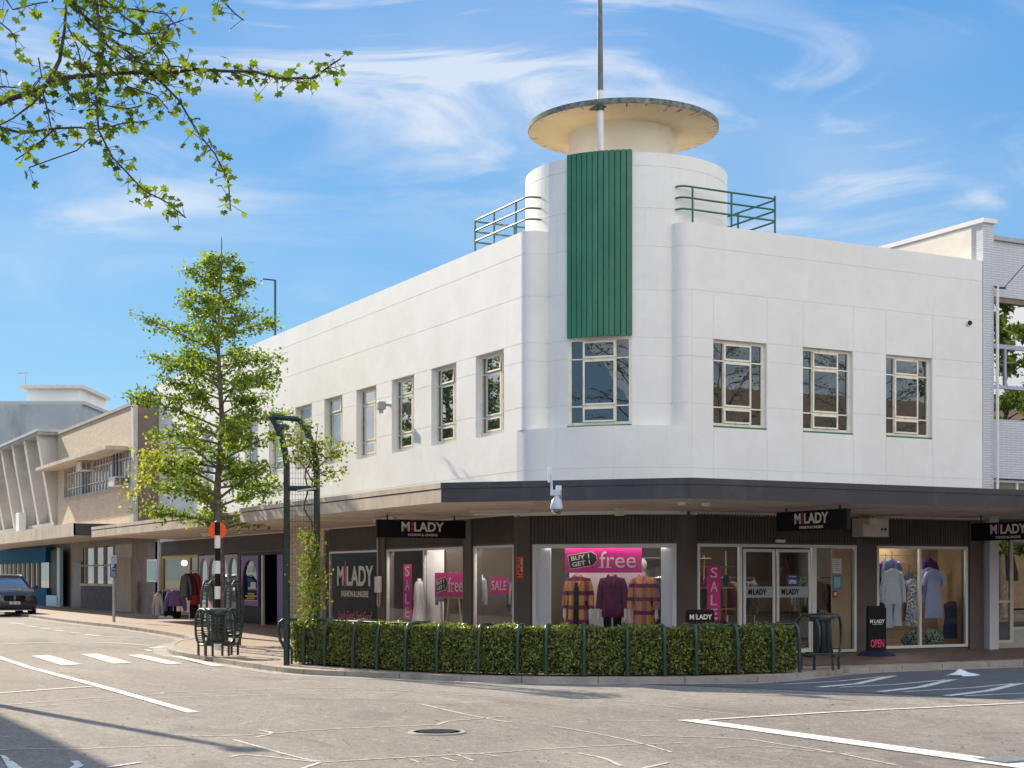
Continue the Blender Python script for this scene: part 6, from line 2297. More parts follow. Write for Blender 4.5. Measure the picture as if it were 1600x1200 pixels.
# dead leaves and dust in the gutter and under the hedge
lc = []
for k in range(900):
    i = rgh.randrange(2, len(K) - 2); v = K[i].lerp(K[i + 1], rgh.random())
    if v.y > 60 or v.x > 32: continue
    d_ = (offs(K, 0)[i] - K[i]) if False else None
    n_ = (K[i] - off[i]).normalized()
    if rgh.random() < .6: v = v + n_ * abs(rgh.gauss(0.02, .10)); z_ = gz(*v) + ROAD + .014
    else: v = v - n_ * rgh.uniform(.02, .5); z_ = gz(*v) + .016
    lc.append((v.x, v.y, z_))
for k in range(260):
    v = G(rgh.uniform(0, 1600), rgh.uniform(1040, 1195), ROAD); 
    if v.y < 21.5 or v.x < 9: lc.append((v.x, v.y, gz(v.x, v.y) + ROAD + .014))
tmp_ = MB()
for (x, y, z_) in lc:
    a_ = rgh.uniform(0, PI); s2 = rgh.uniform(.010, .030); c_, n2 = math.cos(a_) * s2, math.sin(a_) * s2
    tmp_.quad((x - c_, y - n2, z_), (x + n2 * .5, y - c_ * .5, z_ + .006), (x + c_, y + n2, z_ + .003), (x - n2 * .5, y + c_ * .5, z_ + .008))
tag(tmp_.build('leaf_litter', M('dry_leaf', (.16, .10, .05), .9, .4, 6), loc=(0, 0, 0)), kind='stuff')

# green hoops that guard the hedge
hg = thing('hedge_guard', (HF[len(HF) // 2].x, HF[len(HF) // 2].y, 0), 'dark green tubular hoops and rail holding the corner hedge', 'guard rail')
OUTF = offs(HF, -.055 * sgn)
def near_px(px_):
    best = None
    for i, v in enumerate(OUTF):
        D = v.x * F2.x + v.y * F2.y; l = v.x * R2.x + v.y * R2.y
        d = abs(CX + F_PX * l / D - px_)
        if best is None or d < best[0]: best = (d, i)
    return best[1]
for k, px_ in enumerate((474, 505, 556, 597, 645, 693, 750, 803, 858, 919, 977, 1036, 1093, 1150, 1205, 1254)):
    i = near_px(px_)
    v = OUTF[i]; inw = (HB[i] - HF[i]).normalized()
    mb = MB()
    pts_ = [(v.x, v.y, -.02), (v.x, v.y, .36)]
    for a in np.linspace(0, 1, 7)[1:]:
        q = v + inw * (.13 * a ** 2)
        pts_.append((q.x, q.y, .36 + .47 * math.sin(a * PI / 2) ** .9))
    q = v + inw * .30
    pts_.append((q.x, q.y, .845))
    if k % 2 == 0 or px_ > 1250:
        q = v + inw * .62; pts_.append((q.x, q.y, .84)); q = v + inw * .74; pts_.append((q.x, q.y, .65)); pts_.append((q.x, q.y, 0))
    else:
        q = v + inw * .34; pts_.append((q.x, q.y, .76))
    mb.tube(pts_, .032, 10); mb.build('hoop', mt['greenmetal'], hg, smooth=50)
tp_ = offs(HF, .13 * sgn)
for (a, b) in ((474, 505), (505, 556), (556, 645), (1093, 1150), (1205, 1254)):
    i0, i1 = near_px(a), near_px(b)
    mb = MB(); mb.tube([(v.x, v.y, .835) for v in tp_[i0:i1 + 1]], .02, 8); mb.build('rail', mt['greenmetal'], hg, smooth=50)


# oval hooped frames: bin enclosures, tree guard
def oval_frame(mb, c, ux, h0, h1, w, r=.028, rung=True, seg=18, foot=True, depth=.16, uy=None):
    """two upright flattened ovals a hand apart joined by rungs, on feet; plane of the oval is (ux, Z)"""
    ux = Vector(ux).normalized(); uy = Vector((-ux.y, ux.x, 0))
    zc, hh_ = (h0 + h1) / 2, (h1 - h0) / 2
    for s_ in ((-1, 1) if rung else (0,)):
        pts_ = []
        for k in range(seg):
            a = 2 * PI * k / seg
            ca, sa = math.cos(a), math.sin(a)
            x = w * math.copysign(abs(ca) ** .8, ca); zz = hh_ * math.copysign(abs(sa) ** .8, sa)
            pts_.append(Vector(c) + ux * x + uy * (s_ * depth / 2) + Z3 * (zc + zz))
        mb.tube(pts_, r, 8, closed=True)
        if foot:
            for sx_ in (-.55, .55):
                q = Vector(c) + ux * (w * sx_) + uy * (s_ * depth / 2)
                mb.tube([q, q + Z3 * (h0 + .06)], r, 8)
    if rung:
        for k in range(44):
            a = 2 * PI * k / 44
            ca, sa = math.cos(a), math.sin(a)
            q = Vector(c) + ux * (w * math.copysign(abs(ca) ** .8, ca)) + Z3 * (zc + hh_ * math.copysign(abs(sa) ** .8, sa))
            mb.tube([q - uy * depth / 2, q + uy * depth / 2], .011, 6)


def bin_unit(base_pt, dirv_, label, W_=.52, H0=.26, H1=1.02, body=True, rung=True, guard=False):
    """litter bin between two ladder ovals"""
    c = Vector(base_pt)
    t = thing('litter_bin', c, label, 'bin', 'green tube framed litter bins')
    d = Vector(dirv_).normalized(); e = Vector((-d.y, d.x, 0))
    for s_ in (-1, 1):
        mb = MB(); oval_frame(mb, c + d * (W_ * .5 * s_), e * .88 + d * (.47 * s_), H0, H1, .33, .026, rung, depth=.15); mb.build('hoop_frame', mt['greenmetal'], t, smooth=50)
    mb = MB(); 
    mb.loft([ell(c + Z3 * z, d, e, W_ * .5 - .10 if body else .2, a, 24) for z, a in ((H0 + .03, .20), (H0 + .15, .235), ((H0 + H1) / 2, .26), (H1 - .12, .25))])
    mb.build('bin_body', mt['binliner'], t, smooth=50)
    mb = MB(); mb.loft([ell(c + Z3 * z, d, e, W_ * .5 - .03, a, 24) for z, a in ((H1 - .12, .27), (H1 - .05, .29), (H1 + .0, .26), (H1 + .02, .15))]); mb.build('lid', mt['darkmetal'] if rung else mt['binliner'], t, smooth=50)
    mb = MB()
    for z in (H0 + .05, H1 - .03):
        for sgn_ in (-1, 1):
            mb.tube([c + d * (-W_ * .5) + e * (.22 * sgn_) + Z3 * z, c + d * (W_ * .5) + e * (.22 * sgn_) + Z3 * z], .018, 8)
    mb.build('rail', mt['greenmetal'], t, smooth=50)
    return t


bq = G(341, 1027)
bin_unit((bq.x + .10, bq.y + .35, 0.02), (R2.x + .25, R2.y + .05, 0), 'litter bin with ladder hoops in front of the striped crossing pole', .50, .22, .96)
br = at(1284, 1046, 26.9)
bin_unit((br.x, br.y, 0), (R2.x, R2.y, 0), 'litter bin in a round tube frame at the right end of the hedge', .50, .24, .98, rung=False)

# crossing beacon pole
bp_ = at(340, 1010, 33.6)
bp_.z = gz(bp_.x, bp_.y)
cp_ = thing('crossing_pole', bp_, 'black and white banded crossing pole with an orange disc', 'crossing pole')
zt_ = CAM_H + (HY - 817) / F_PX * 33.6
zbands = np.linspace(bp_.z, zt_, 11)
for k in range(10):
    mb = MB(); mb.tube([(bp_.x, bp_.y, zbands[k]), (bp_.x, bp_.y, zbands[k + 1] - .0)], .062, 16)
    mb.build('white_band' if k % 2 == 0 else 'black_band', mt['stripewhite'] if k % 2 == 0 else mt['black'], cp_, smooth=40)
tn = Vector((-F2.x, -F2.y, 0)); tr_ = Vector((R2.x, R2.y, 0))
for s_ in (-1, 1):
    mb = MB(); cc_ = Vector((bp_.x, bp_.y, CAM_H + (HY - 829) / F_PX * 33.6)) + tn * .02
    arcp = [cc_ + tr_ * (.195 * math.cos(a) * s_) + Z3 * (.195 * math.sin(a)) for a in np.linspace(-1.35, 1.35, 16)]
    back_ = [p_ - tn * .02 for p_ in arcp]
    mb.quad(*arcp)
    mb.quad(*reversed(back_))
    for i in range(15):
        mb.quad(arcp[i], arcp[i + 1], back_[i + 1], back_[i])
    mb.build('orange_disc', mt['orange'], cp_)
mb = MB(); mb.lathe((bp_.x, bp_.y, zt_), [(.07, 0), (.07, .02), (.03, .05), (.0, .06)], 16); mb.build('cap', mt['darkmetal'], cp_, smooth=40)

# street tree with its guard
TB = Vector((11.80, 38.35))
tb_z = gz(*TB)


def grow_tree(name, base, height, prof, nl, leafmat, label, seed, trunk_r=.15, limbs=46, first=.26, leafsize=.10, lean=(0, 0), cat='tree', group=None, offc=(0, 0), barkmat='bark', nleaf_twig=30, gaps=.0):
    rg = random.Random(seed); rn = np.random.default_rng(seed)
    t = thing(name, base, label, cat, group)
    base = Vector(base)
    tr = MB()
    pts_ = []
    for k in range(12):
        f_ = k / 11
        pts_.append(base + Vector((lean[0] * f_ + .05 * math.sin(k * 1.3), lean[1] * f_ + .05 * math.cos(k * 1.7) - .05, height * f_)))
    tr.tube(pts_, [trunk_r * (1 - .93 * (k / 11) ** .85) * (1.25 if k == 0 else 1) for k in range(12)], 12)
    tr.build('trunk', mt[barkmat], t, smooth=60)
    lb_ = MB(); centers = []
    def trunk_at(f_):
        x = f_ * 11; i = min(10, int(x)); return pts_[i].lerp(pts_[i + 1], x - i)
    for k in range(limbs):
        f_ = first + (1 - first) * (k + rg.random() * .8) / limbs
        f_ = min(f_, .985)
        h = f_
        R_ = np.interp(h * height, [p_[0] for p_ in prof], [p_[1] for p_ in prof])
        az = k * 2.4 + rg.uniform(-.5, .5)
        L_ = R_ * rg.uniform(.50, 1.16)
        st_ = trunk_at(max(first * .8, f_ - .05 - .05 * (1 - f_)))
        d = Vector((math.cos(az), math.sin(az), 0))
        rise = rg.uniform(.08, .62) * (1.2 if f_ > .7 else 1)
        P_ = []
        side_ = Vector((-d.y, d.x, 0)) * rg.uniform(-.15, .15)
        for j in range(6):
            g_ = j / 5
            P_.append(st_ + d * (L_ * g_) + side_ * math.sin(g_ * PI) + Z3 * (L_ * rise * g_ - .10 * L_ * g_ * g_) + Vector((offc[0], offc[1], 0)) * g_ * R_ * .3)
        r0 = trunk_r * (1 - f_ * .8) * .34
        lb_.tube(P_, [r0 * (1 - .8 * j / 5) + .004 for j in range(6)], 6, caps=False)
        ntw = int(5 + L_ * 5.5)
        for q in range(ntw):
            g_ = .25 + .75 * (q + rg.random()) / ntw
            x = g_ * 5; i = min(4, int(x)); p0 = P_[i].lerp(P_[i + 1], x - i)
            if rg.random() < gaps: continue
            a2 = az + rg.uniform(-1.2, 1.2)
            l2 = rg.uniform(.22, .50) * (.6 + .4 * L_ / 2)
            p1 = p0 + Vector((math.cos(a2), math.sin(a2), rg.uniform(-.25, .55))) * l2
            lb_.tube([p0, (p0 + p1) / 2 + Z3 * .03, p1], [.009, .007, .004], 4, caps=False)
            n = int(nleaf_twig * rg.uniform(.6, 1.3))
            tt_ = rn.uniform(.15, 1.08, n)[:, None]
            cc2 = np.array(p0)[None] * (1 - tt_) + np.array(p1)[None] * tt_
            centers.append(cc2 + rn.normal(0, 1, (n, 3)) * np.array([.11, .11, .09]) * (.8 + .3 * L_ / 2))
    lb_.build('limbs', mt[barkmat], t, smooth=60)
    Cn_ = np.concatenate(centers)
    leaf_object('foliage', Cn_, leafsize, mt[leafmat], t, rn, up=.5, aspect=.6)
    return t, pts_


prof = [(2.4, .3), (3.2, .8), (3.7, 1.5), (4.4, 1.95), (5.2, 1.55), (5.9, 1.85), (6.8, 2.05), (7.3, 2.15), (7.8, 1.7), (8.4, 1.45), (9.2, 1.0), (9.8, .6), (10.3, .2)]
street, tpts = grow_tree('street_tree', (TB.x, TB.y, tb_z), 10.35, prof, 0, 'treeleaf', 'slender green street tree rising through the canopy notch at the kerb', 11, .155, 78, .33, .106, (.05, .0), nleaf_twig=29, gaps=.20)
# yellow-green drooping side branch
rn = np.random.default_rng(5)
bpts = [at(300, 700, 38.7), at(262, 700, 38.3), at(235, 715, 38.0), at(222, 745, 37.8), at(208, 785, 37.6)]
mb = MB(); mb.tube([at(345, 735, 39.2)] + bpts, [.03, .025, .018, .014, .01, .006], 6); mb.build('side_limb', mt['bark'], street, smooth=60)
cs = []
for a, b in zip(bpts[:-1], bpts[1:]):
    for f_ in np.linspace(0, 1, 5):
        c = np.array(a.lerp(b, f_)); cs.append(c + rn.normal(0, 1, (26, 3)) * np.array([.20, .20, .16]))
leaf_object('side_foliage', np.concatenate(cs), .10, mt['yellowleaf'], street, rn, up=.4, aspect=.6)
# tree guard: tall hooped frame round the trunk
tg_ = G(352, 1010); 
tg = thing('tree_guard', (bp_.x + .25, bp_.y + 1.0, 0), 'tall green hooped frame standing behind the crossing pole', 'guard rail')
tgc = at(347, 1004, 35.2); tgc.z = gz(tgc.x, tgc.y)
dR = Vector((R2.x, R2.y, 0)); dF = Vector((F2.x, F2.y, 0))
for s_, wd in ((-1, .0), (1, .0)):
    mb = MB(); c = tgc + dR * (.27 * s_)
    oval_frame(mb, c, (dF.x * .9 + dR.x * .3, dF.y * .9 + dR.y * .3, 0), .20, 1.50, .30, .026, True, depth=.15)
    mb.build('hoop_frame', mt['greenmetal'], tg, smooth=50)
mb = MB()
for z in (.30, .80, 1.47):
    mb.tube([tgc - dR * .28 + Z3 * z - dF * .1, tgc + dR * .28 + Z3 * z - dF * .1], .022, 8)
    mb.tube([tgc - dR * .28 + Z3 * z + dF * .2, tgc + dR * .28 + Z3 * z + dF * .2], .022, 8)
mb.build('rail', mt['greenmetal'], tg, smooth=50)
# half hoop at the left end of the hedge
hp = at(446, 1036, 28.6)
t = thing('end_hoop', (hp.x, hp.y, 0), 'green half oval hoop at the left end of the hedge', 'guard rail')
mb = MB()
P_ = [at(446, 1036, 28.6), at(446, 1015, 28.6), at(438, 1000, 28.6), at(434.5, 985, 28.6), at(437, 973, 28.6), at(444, 967.5, 28.6), at(456, 968, 28.6)]
for p_ in P_[:1]: p_.z = 0
mb.tube(P_, .03, 10); mb.build('outer_hoop', mt['greenmetal'], t, smooth=50)
mb = MB(); P2 = [q + dR * .10 + dF * .10 for q in P_]; mb.tube(P2, .022, 10); mb.build('inner_hoop', mt['greenmetal'], t, smooth=50)

# trellis frame with vine
ta_ = at(448, 1038, 28.3); ta_.z = 0
trl = thing('trellis_arch', ta_, 'tall green square tube trellis frame with wire mesh behind the hedge end', 'trellis')
def zpx(y, D=28.3): return CAM_H + (HY - y) / F_PX * D
A = ta_; B = ta_ + dR * .555 + dF * .05
mb = MB()
def sq_path(p0, curve):
    q = [p0 + Z3 * 0, p0 + Z3 * zpx(770)]
    for (dx, y) in curve: q.append(p0 + dR * dx + Z3 * zpx(y))
    mb.tube(q, .062, 4)
    return q
qa = sq_path(A, ((0, 730), (-.03, 705), (-.09, 685), (-.19, 665), (-.28, 651)))
qb = sq_path(B, ((0, 735), (-.03, 712), (-.10, 690), (-.20, 670), (-.33, 655)))
mb.build('post_frame', mt['greenmetal'], trl, smooth=30)
mb = MB(); mb.tube([qa[-1], qb[-1]], .05, 4); mb.build('cross_bar', mt['greenmetal'], trl)
mb = MB(); mb.tube([A + Z3 * zpx(763), B + Z3 * zpx(763)], .05, 4); mb.build('cross_bar', mt['greenmetal'], trl)
mb = MB()
for k in range(1, 11):
    q = A.lerp(B, k / 11) + dF * .05; mb.tube([q + Z3 * .95, q + Z3 * zpx(705)], .003, 4)
z = .98
while z < zpx(705):
    mb.tube([A + Z3 * z + dF * .05, B + Z3 * z + dF * .05], .003, 4); z += .10
mb.build('wire_mesh', mt['darkmetal'], trl)
mb = MB(); q = A + Z3 * zpx(664) + dR * -.05; mb.tube([q, q - Z3 * .03 - dR * .05, q - Z3 * .14 - dR * .15], [.05, .065, .03], 10); mb.lathe((q.x + .03, q.y, q.z - .04), [(.0, -.06), (.06, -.04), (.075, .03), (.0, .07)], 14)
mb.build('lamp_hood', mt['darkmetal'], trl, smooth=40)
mb = MB(); mb.tube([at(421, 767, 28.3), at(448, 763, 28.3)], .015, 6); mb.build('strut', mt['metal'], trl); mb = MB(); mb.tube([at(464, 767.5, 28.2), at(494, 763, 28.2)], .022, 6); mb.build('strut', mt['metal'], trl)
# vine
vb = B - dR * .06 - dF * .12
vn = thing('climbing_vine', (vb.x, vb.y, 0), 'leafy climbing vine twisting up the right post of the trellis', 'vine')
mb = MB()
vp = []
for k in range(40):
    f_ = k / 39; z = .3 + f_ * 3.9
    vp.append(vb + dR * (.05 * math.sin(k * .9) - .06 * math.sin(f_ * 3) - (.10 if .62 < f_ < .9 else 0) * math.sin((f_ - .62) / .28 * PI)) + dF * (.04 * math.cos(k * 1.1)) + Z3 * z)
mb.tube(vp, [.022 * (1 - .4 * k / 39) for k in range(40)], 6)
for (dx, z0, dx2, z1) in ((0, 3.55, .45, 3.95), (0, 3.4, -.35, 3.9), (0, 3.6, .1, 4.5), (0, 3.5, .5, 3.6), (0, 3.7, -.3, 4.3)):
    mb.tube([vb + dR * dx + Z3 * z0, vb + dR * (dx + dx2) / 2 + Z3 * (z0 + z1) / 2 + Z3 * .06, vb + dR * dx2 + Z3 * z1], [.016, .011, .005], 5)
mb.build('stem', mt['twig'], vn, smooth=60)
cs = []
def blob(x, z, sx_, sz, n, d=0.0, sd_=.10):
    c = np.array(vb + dR * x + Z3 * z + dF * d)
    off_ = rn.normal(0, 1, (n, 3))
    cs.append(c + np.outer(off_[:, 0] * sx_, np.array(dR)) + np.outer(off_[:, 1] * sd_, np.array(dF)) + np.outer(off_[:, 2] * sz, np.array((0, 0, 1))))
for (px_, py_, sx_, sz, n) in ((483, 962, .12, .1, 90), (487, 940, .13, .12, 170), (488, 915, .13, .12, 200), (484, 890, .13, .12, 190), (486, 865, .12, .1, 150), (482, 838, .12, .07, 90), (500, 905, .08, .2, 90), (476, 930, .06, .15, 60)):
    x = (px_ - 490) / F_PX * 28.3; blob(x, zpx(py_), sx_, sz, int(n * 1.9))
leaf_object('lower_foliage', np.concatenate(cs), .055, mt['vineleaf'], vn, rn, up=.4, aspect=.6)
cs = []
for (px_, py_, sx_, sz, n) in ((478, 690, .16, .14, 170), (455, 685, .12, .10, 90), (500, 700, .16, .09, 150), (525, 710, .14, .07, 110), (515, 740, .12, .07, 90), (460, 715, .14, .09, 90), (440, 700, .08, .06, 35), (535, 697, .09, .05, 45), (490, 720, .18, .10, 110), (495, 755, .08, .06, 40), (480, 665, .10, .06, 50), (538, 735, .05, .04, 20)):
    x = (px_ - 490) / F_PX * 28.3; blob(x, zpx(py_), sx_, sz, n, 0, .16)
leaf_object('upper_foliage', np.concatenate(cs), .075, mt['vineleaf'], vn, rn, up=.4, aspect=.6)

# ------------------------------------------------------------------ overhanging maple, top left
ml = thing('maple_tree', at(-420, 1050, 8.4), 'maple tree whose leafy boughs hang into the top left of the picture', 'tree')
ml_base = ml.location.copy(); ml.location.z = -.0; LOC[ml.name] = Vector(ml.location)
DB = 7.6
def bp3(pts_, d0, d1):
    n = len(pts_)
    return [at(x, y, d0 + (d1 - d0) * i / max(1, n - 1)) for i, (x, y) in enumerate(pts_)]
br_list = [
    (bp3([(-420, 300), (-250, 240), (-100, 195), (0, 161), (70, 135), (91, 122), (157, 117), (206, 113), (259, 115), (304, 108), (350, 111), (399, 112), (434, 122), (490, 122), (518, 101), (532, 92)], 8.2, 7.2), .017, 1.25),
    (bp3([(75, 129), (93, 94), (101, 45), (105, -20), (100, -80)], 7.75, 8.0), .013, .5),
    (bp3([(-60, 190), (0, 199), (35, 208), (84, 201), (119, 199), (154, 202), (196, 192), (224, 190)], 7.9, 7.5), .009, .9),
    (bp3([(140, -60), (150, 0), (161, 80), (150, 150), (154, 203), (175, 245), (224, 297), (259, 315), (290, 340)], 7.7, 7.2), .009, .8),
    (bp3([(100, -20), (140, 38), (196, 77), (245, 122), (280, 157), (308, 206), (336, 241), (357, 283), (360, 325)], 7.9, 7.4), .009, .9),
    (bp3([(155, -30), (164, 0), (196, 28), (231, 52), (262, 90), (268, 108)], 7.6, 7.4), .007, .9),
    (bp3([(108, 7), (150, 38), (203, 54), (245, 52), (266, 38), (287, 31)], 7.8, 7.9), .007, 1.0),
    (bp3([(70, 140), (52, 161), (20, 185), (-20, 205)], 7.7, 7.7), .009, .4),
    (bp3([(84, 203), (52, 231), (24, 250)], 7.8, 7.8), .005, .7), (bp3([(66, 140), (75, 175), (80, 200)], 7.7, 7.8), .005, .7),
    (bp3([(200, 90), (224, 87), (252, 63), (266, 38)], 7.6, 7.6), .005, .9),
    (bp3([(335, -30), (346, 0), (367, 21), (381, 32)], 7.5, 7.5), .005, 1.0),
    (bp3([(-40, 10), (0, 35), (17, 49), (26, 66)], 7.5, 7.5), .005, 1.0), (bp3([(-30, 130), (0, 135), (28, 137)], 7.6, 7.6), .006, 1.2),
    (bp3([(120, 60), (160, 95), (200, 135), (245, 150), (262, 170)], 7.7, 7.5), .005, 1.0), (bp3([(90, 115), (110, 150), (130, 150), (165, 165), (200, 170), (222, 165)], 7.7, 7.5), .005, 1.0),
    (bp3([(100, 30), (120, 70), (130, 110), (140, 160)], 7.9, 7.7), .005, .9), (bp3([(155, 60), (190, 90), (225, 100), (290, 105)], 7.4, 7.6), .005, .9),
    (bp3([(154, 203), (120, 235), (45, 262), (52, 270)], 7.8, 7.8), .003, .05), (bp3([(0, -30), (10, 0), (20, 15), (60, 5), (75, 3)], 7.6, 7.6), .005, .8),
    (bp3([(110, -10), (160, 10), (215, 15), (260, 22), (275, 40)], 7.8, 7.6), .005, 1.1), (bp3([(60, 90), (65, 120), (50, 140)], 7.8, 7.8), .004, .9)]
mb = MB()
mb.tube([Vector((ml_base.x, ml_base.y, -.1)), Vector((ml_base.x, ml_base.y, 2)), Vector((ml_base.x + .1, ml_base.y, 4)), Vector((ml_base.x + .1, ml_base.y + .1, 8))], [.20, .16, .13, .06], 12)
mb.build('trunk', mt['bark'], ml, smooth=60)
mb = MB()
LEAFC = []
rg = random.Random(3)
for P_, r, dens in br_list:
    n = len(P_)
    mb.tube(P_, [max(.0035, r * (1 - .8 * i / (n - 1))) for i in range(n)], 7)
    for i in range(n - 1):
        L_ = (P_[i + 1] - P_[i]).length
        px_ok = True
        m = max(1, int(L_ / .024 * dens))
        if i < 3 and P_ is br_list[0][0]: m = 0
        for k in range(m):
            q = P_[i].lerp(P_[i + 1], (k + rg.random()) / m)
            for _ in range(rg.choice((1, 2, 3, 3))):
                o_ = Vector((rg.gauss(0, .040), rg.gauss(0, .05), rg.gauss(-.010, .034)))
                LEAFC.append((q + o_, rg.uniform(.016, .040), q))
mb_t = MB()
for c, s_, q in LEAFC:
    if rg.random() < .8: mb_t.tube([q, c], .0016, 3, caps=False)
mb.build('boughs', mt['twig'], ml, smooth=60)
mb_t.build('leaf_stalks', mt['twig'], ml)
SH = []
lobes = [(-90, .15), (-58, .58), (-36, .45), (-10, .80), (14, .55), (36, .90), (64, .60), (90, 1.05), (116, .60), (144, .90), (166, .55), (190, .80), (216, .45), (238, .58)]
lf = MB()
for c, s_, q in LEAFC:
    nrm = Vector((rg.gauss(0, .5), rg.gauss(-.5, .6), rg.gauss(.5, .5))).normalized()
    t_ = Vector((rg.gauss(0, .7), rg.gauss(0, .7), rg.gauss(-.7, .5)))
    t_ = (t_ - nrm * t_.dot(nrm)).normalized(); b_ = nrm.cross(t_)
    bend = rg.uniform(.0, .35)
    vs = [c]
    for a, r in lobes:
        x = r * math.cos(rad(a)); y_ = r * math.sin(rad(a))
        vs.append(c + b_ * (x * s_) + t_ * (y_ * s_ + .1 * s_) - nrm * (bend * s_ * (x * x)))
    nv = len(lobes)
    lf.add(vs, [(0, 1 + k, 1 + (k + 1) % nv) for k in range(nv)])
lf.build('foliage', mt['mapleleaf'], ml)

# trees across the street for the reflections
for (x, y, sd_, h, lf_, gp, nlt, lab) in ((-5.2, 14.2, 31, 11.5, .10, .75, 4, 'almost bare street tree on the far left corner, out of the picture'), (34.0, 4.0, 21, 11, .10, .75, 5, 'almost bare street tree across the road, nearer one'), (40.5, 4.5, 22, 12, .10, .75, 5, 'almost bare street tree across the road, farther one'),
                                 (46.5, 6.5, 23, 14, .22, .0, 26, 'leafy street tree across the road mirrored in the tiled building')):
    k_ = h / 9.5
    grow_tree('street_tree', (x, y, -.05), h, [(2.5 * k_, 1.6), (4 * k_, 3.4), (6 * k_, 3.8), (8 * k_, 2.8), (9.4 * k_, .8)], 0, 'treeleaf', lab, sd_, .20, 40, .24, lf_, nleaf_twig=nlt, gaps=0.0 if nlt > 10 else .1)

# ------------------------------------------------------------------ parking sign pole
sp_ = G(178, 972)
pk = thing('parking_sign', sp_, 'grey pole with small navy parking sign at the left kerb', 'sign')
Dp = sp_.x * F2.x + sp_.y * F2.y
zp = lambda y: CAM_H + (HY - y) / F_PX * Dp
mb = MB(); mb.tube([sp_, Vector((sp_.x, sp_.y, zp(867)))], .045, 10); mb.build('pole', mt['metal'], pk, smooth=40)
tnv = Vector((-F2.x, -F2.y, 0))
SG = Pl(sp_.x - F2.x * .06, sp_.y - F2.y * .06, R2.x, R2.y)
mb = MB(); mb.pbox(SG, -.09, .10, zp(880.5), zp(868), 0, .01); mb.build('upper_plate', M('pale_lilac_plate', (.50, .50, .62), .5), pk)
mb = MB(); mb.pbox(SG, -.10, .10, zp(891.5), zp(881), 0, .012); mb.pbox(SG, -.10, .10, zp(902), zp(892), 0, .012); mb.build('lower_plate', mt['signblue'], pk)
text('P', 'lettering', mt['white'], pk, SG.p(-.02, zp(885), .013), SG.ux, Z3, .12, .09, bold=.02)
mb = MB()
for y in (889, 894, 897, 900): mb.pbox(SG, -.07, .07, zp(y) - .008, zp(y) + .008, .013, .016)
mb.build('lettering', mt['white'], pk)
mb = MB(); cc_ = SG.p(0, zp(874), .011); mb.tube([cc_ + SG.ux * (.05 * math.cos(a)) + Z3 * (.07 * math.sin(a)) for a in np.linspace(0, 2 * PI, 13)[:-1]], .008, 6, closed=True); mb.build('lettering', mt['signblue'], pk)

# ------------------------------------------------------------------ clothes racks on the left footpath
cr = thing('street_clothes_rack', G(268, 967), 'low rail of jackets and a lilac jumper on the footpath outside the yellow window', 'clothes rack')
c0_ = G(268, 966); D_ = c0_.x * F2.x + c0_.y * F2.y
def rp(px_, py_, dd=0.0): return at(px_, py_, D_ + dd)
mb = MB(); mb.tube([rp(256, 920), rp(279, 920.5)], .02, 8); mb.tube([rp(250, 968), rp(254, 921)], .02, 8); mb.tube([rp(283, 968), rp(280, 921)], .02, 8); mb.tube([rp(246, 968), rp(288, 969)], .02, 8); mb.build('rail_frame', mt['chrome'], cr)
for i, (px_, w_, col, top, bot) in enumerate(((247, .10, (.55, .54, .50), 926, 962), (252, .16, (.03, .04, .07), 922, 962), (257, .18, (.10, .14, .26), 922, 961), (263, .18, (.03, .02, .05), 922, 962))):
    g = MB(); c = rp(px_, top, .1 * i)
    Hh = (bot - top) / F_PX * D_
    uu = Vector((.5, -.8, 0)).normalized(); vv_ = Vector((.8, .5, 0)).normalized()
    g.loft(list(reversed([ell(c - Z3 * dz, uu, vv_, a, b, 16, .08, 5, i) for dz, a, b in ((0, .05, .04), (.08, w_ * 1.1, .08), (Hh * .5, w_ * 1.1, .09), (Hh, w_ * 1.15, .10))])))
    for s_ in (-1, 1): g.tube([c + uu * (w_ * s_) - Z3 * .1, c + uu * ((w_ + .12) * s_) - Z3 * .5, c + uu * ((w_ + .12) * s_) - Z3 * .75], [.07, .06, .05], 8)
    g.build('jacket', M_cloth('jacket_%d' % i, col), cr, smooth=60)
g = MB(); c = rp(274, 922, -.25)
g.loft(list(reversed([ell(c - Z3 * dz, dR, dF, a, b, 20, .06, 5, 1) for dz, a, b in ((0, .07, .06), (.07, .20, .1), (.3, .23, .12), (.55, .26, .13))])))
for s_ in (-1, 1): g.tube([c + dR * (.18 * s_) - Z3 * .08, c + dR * (.30 * s_) - Z3 * .38, c + dR * (.34 * s_) - Z3 * .72], [.09, .08, .065], 10)
g.build('lilac_jumper', M_cloth('lilac_knit', (.20, .12, .30)), cr, smooth=60)
g = MB(); c = rp(268, 955, -.1); g.loft([ell(c - Z3 * dz, dR, dF, a, .1, 16, .1, 5) for dz, a in ((0, .3), (.2, .32), (.3, .1))]); g.build('dark_clothes', mt['black'], cr, smooth=60)
for (px_, lab) in ((254, 'white trainer under the street clothes rail, left one'), (265, 'white trainer under the street clothes rail, right one')):
    c = rp(px_, 968, -.3); c.z = gz(c.x, c.y)
    g = MB(); g.loft([ell(c + Z3 * dz, dR, dF, a, .05, 14) for dz, a in ((0, .14), (.04, .14), (.08, .08), (.10, .03))]); tag(g.build('shoe', mt['intwhite'], None, smooth=50), lab, 'shoe', 'shoes under the rail')
cr2 = thing('street_clothes_rack', G(300, 969), 'taller rail with a red coat and black clothes beside the mauve window', 'clothes rack')
c0_ = G(300, 969); D_ = c0_.x * F2.x + c0_.y * F2.y - .3
mb = MB(); mb.tube([rp(293, 892), rp(309, 892)], .018, 8); mb.tube([rp(296, 969), rp(296, 892)], .018, 8); mb.build('rail_frame', mt['chrome'], cr2)
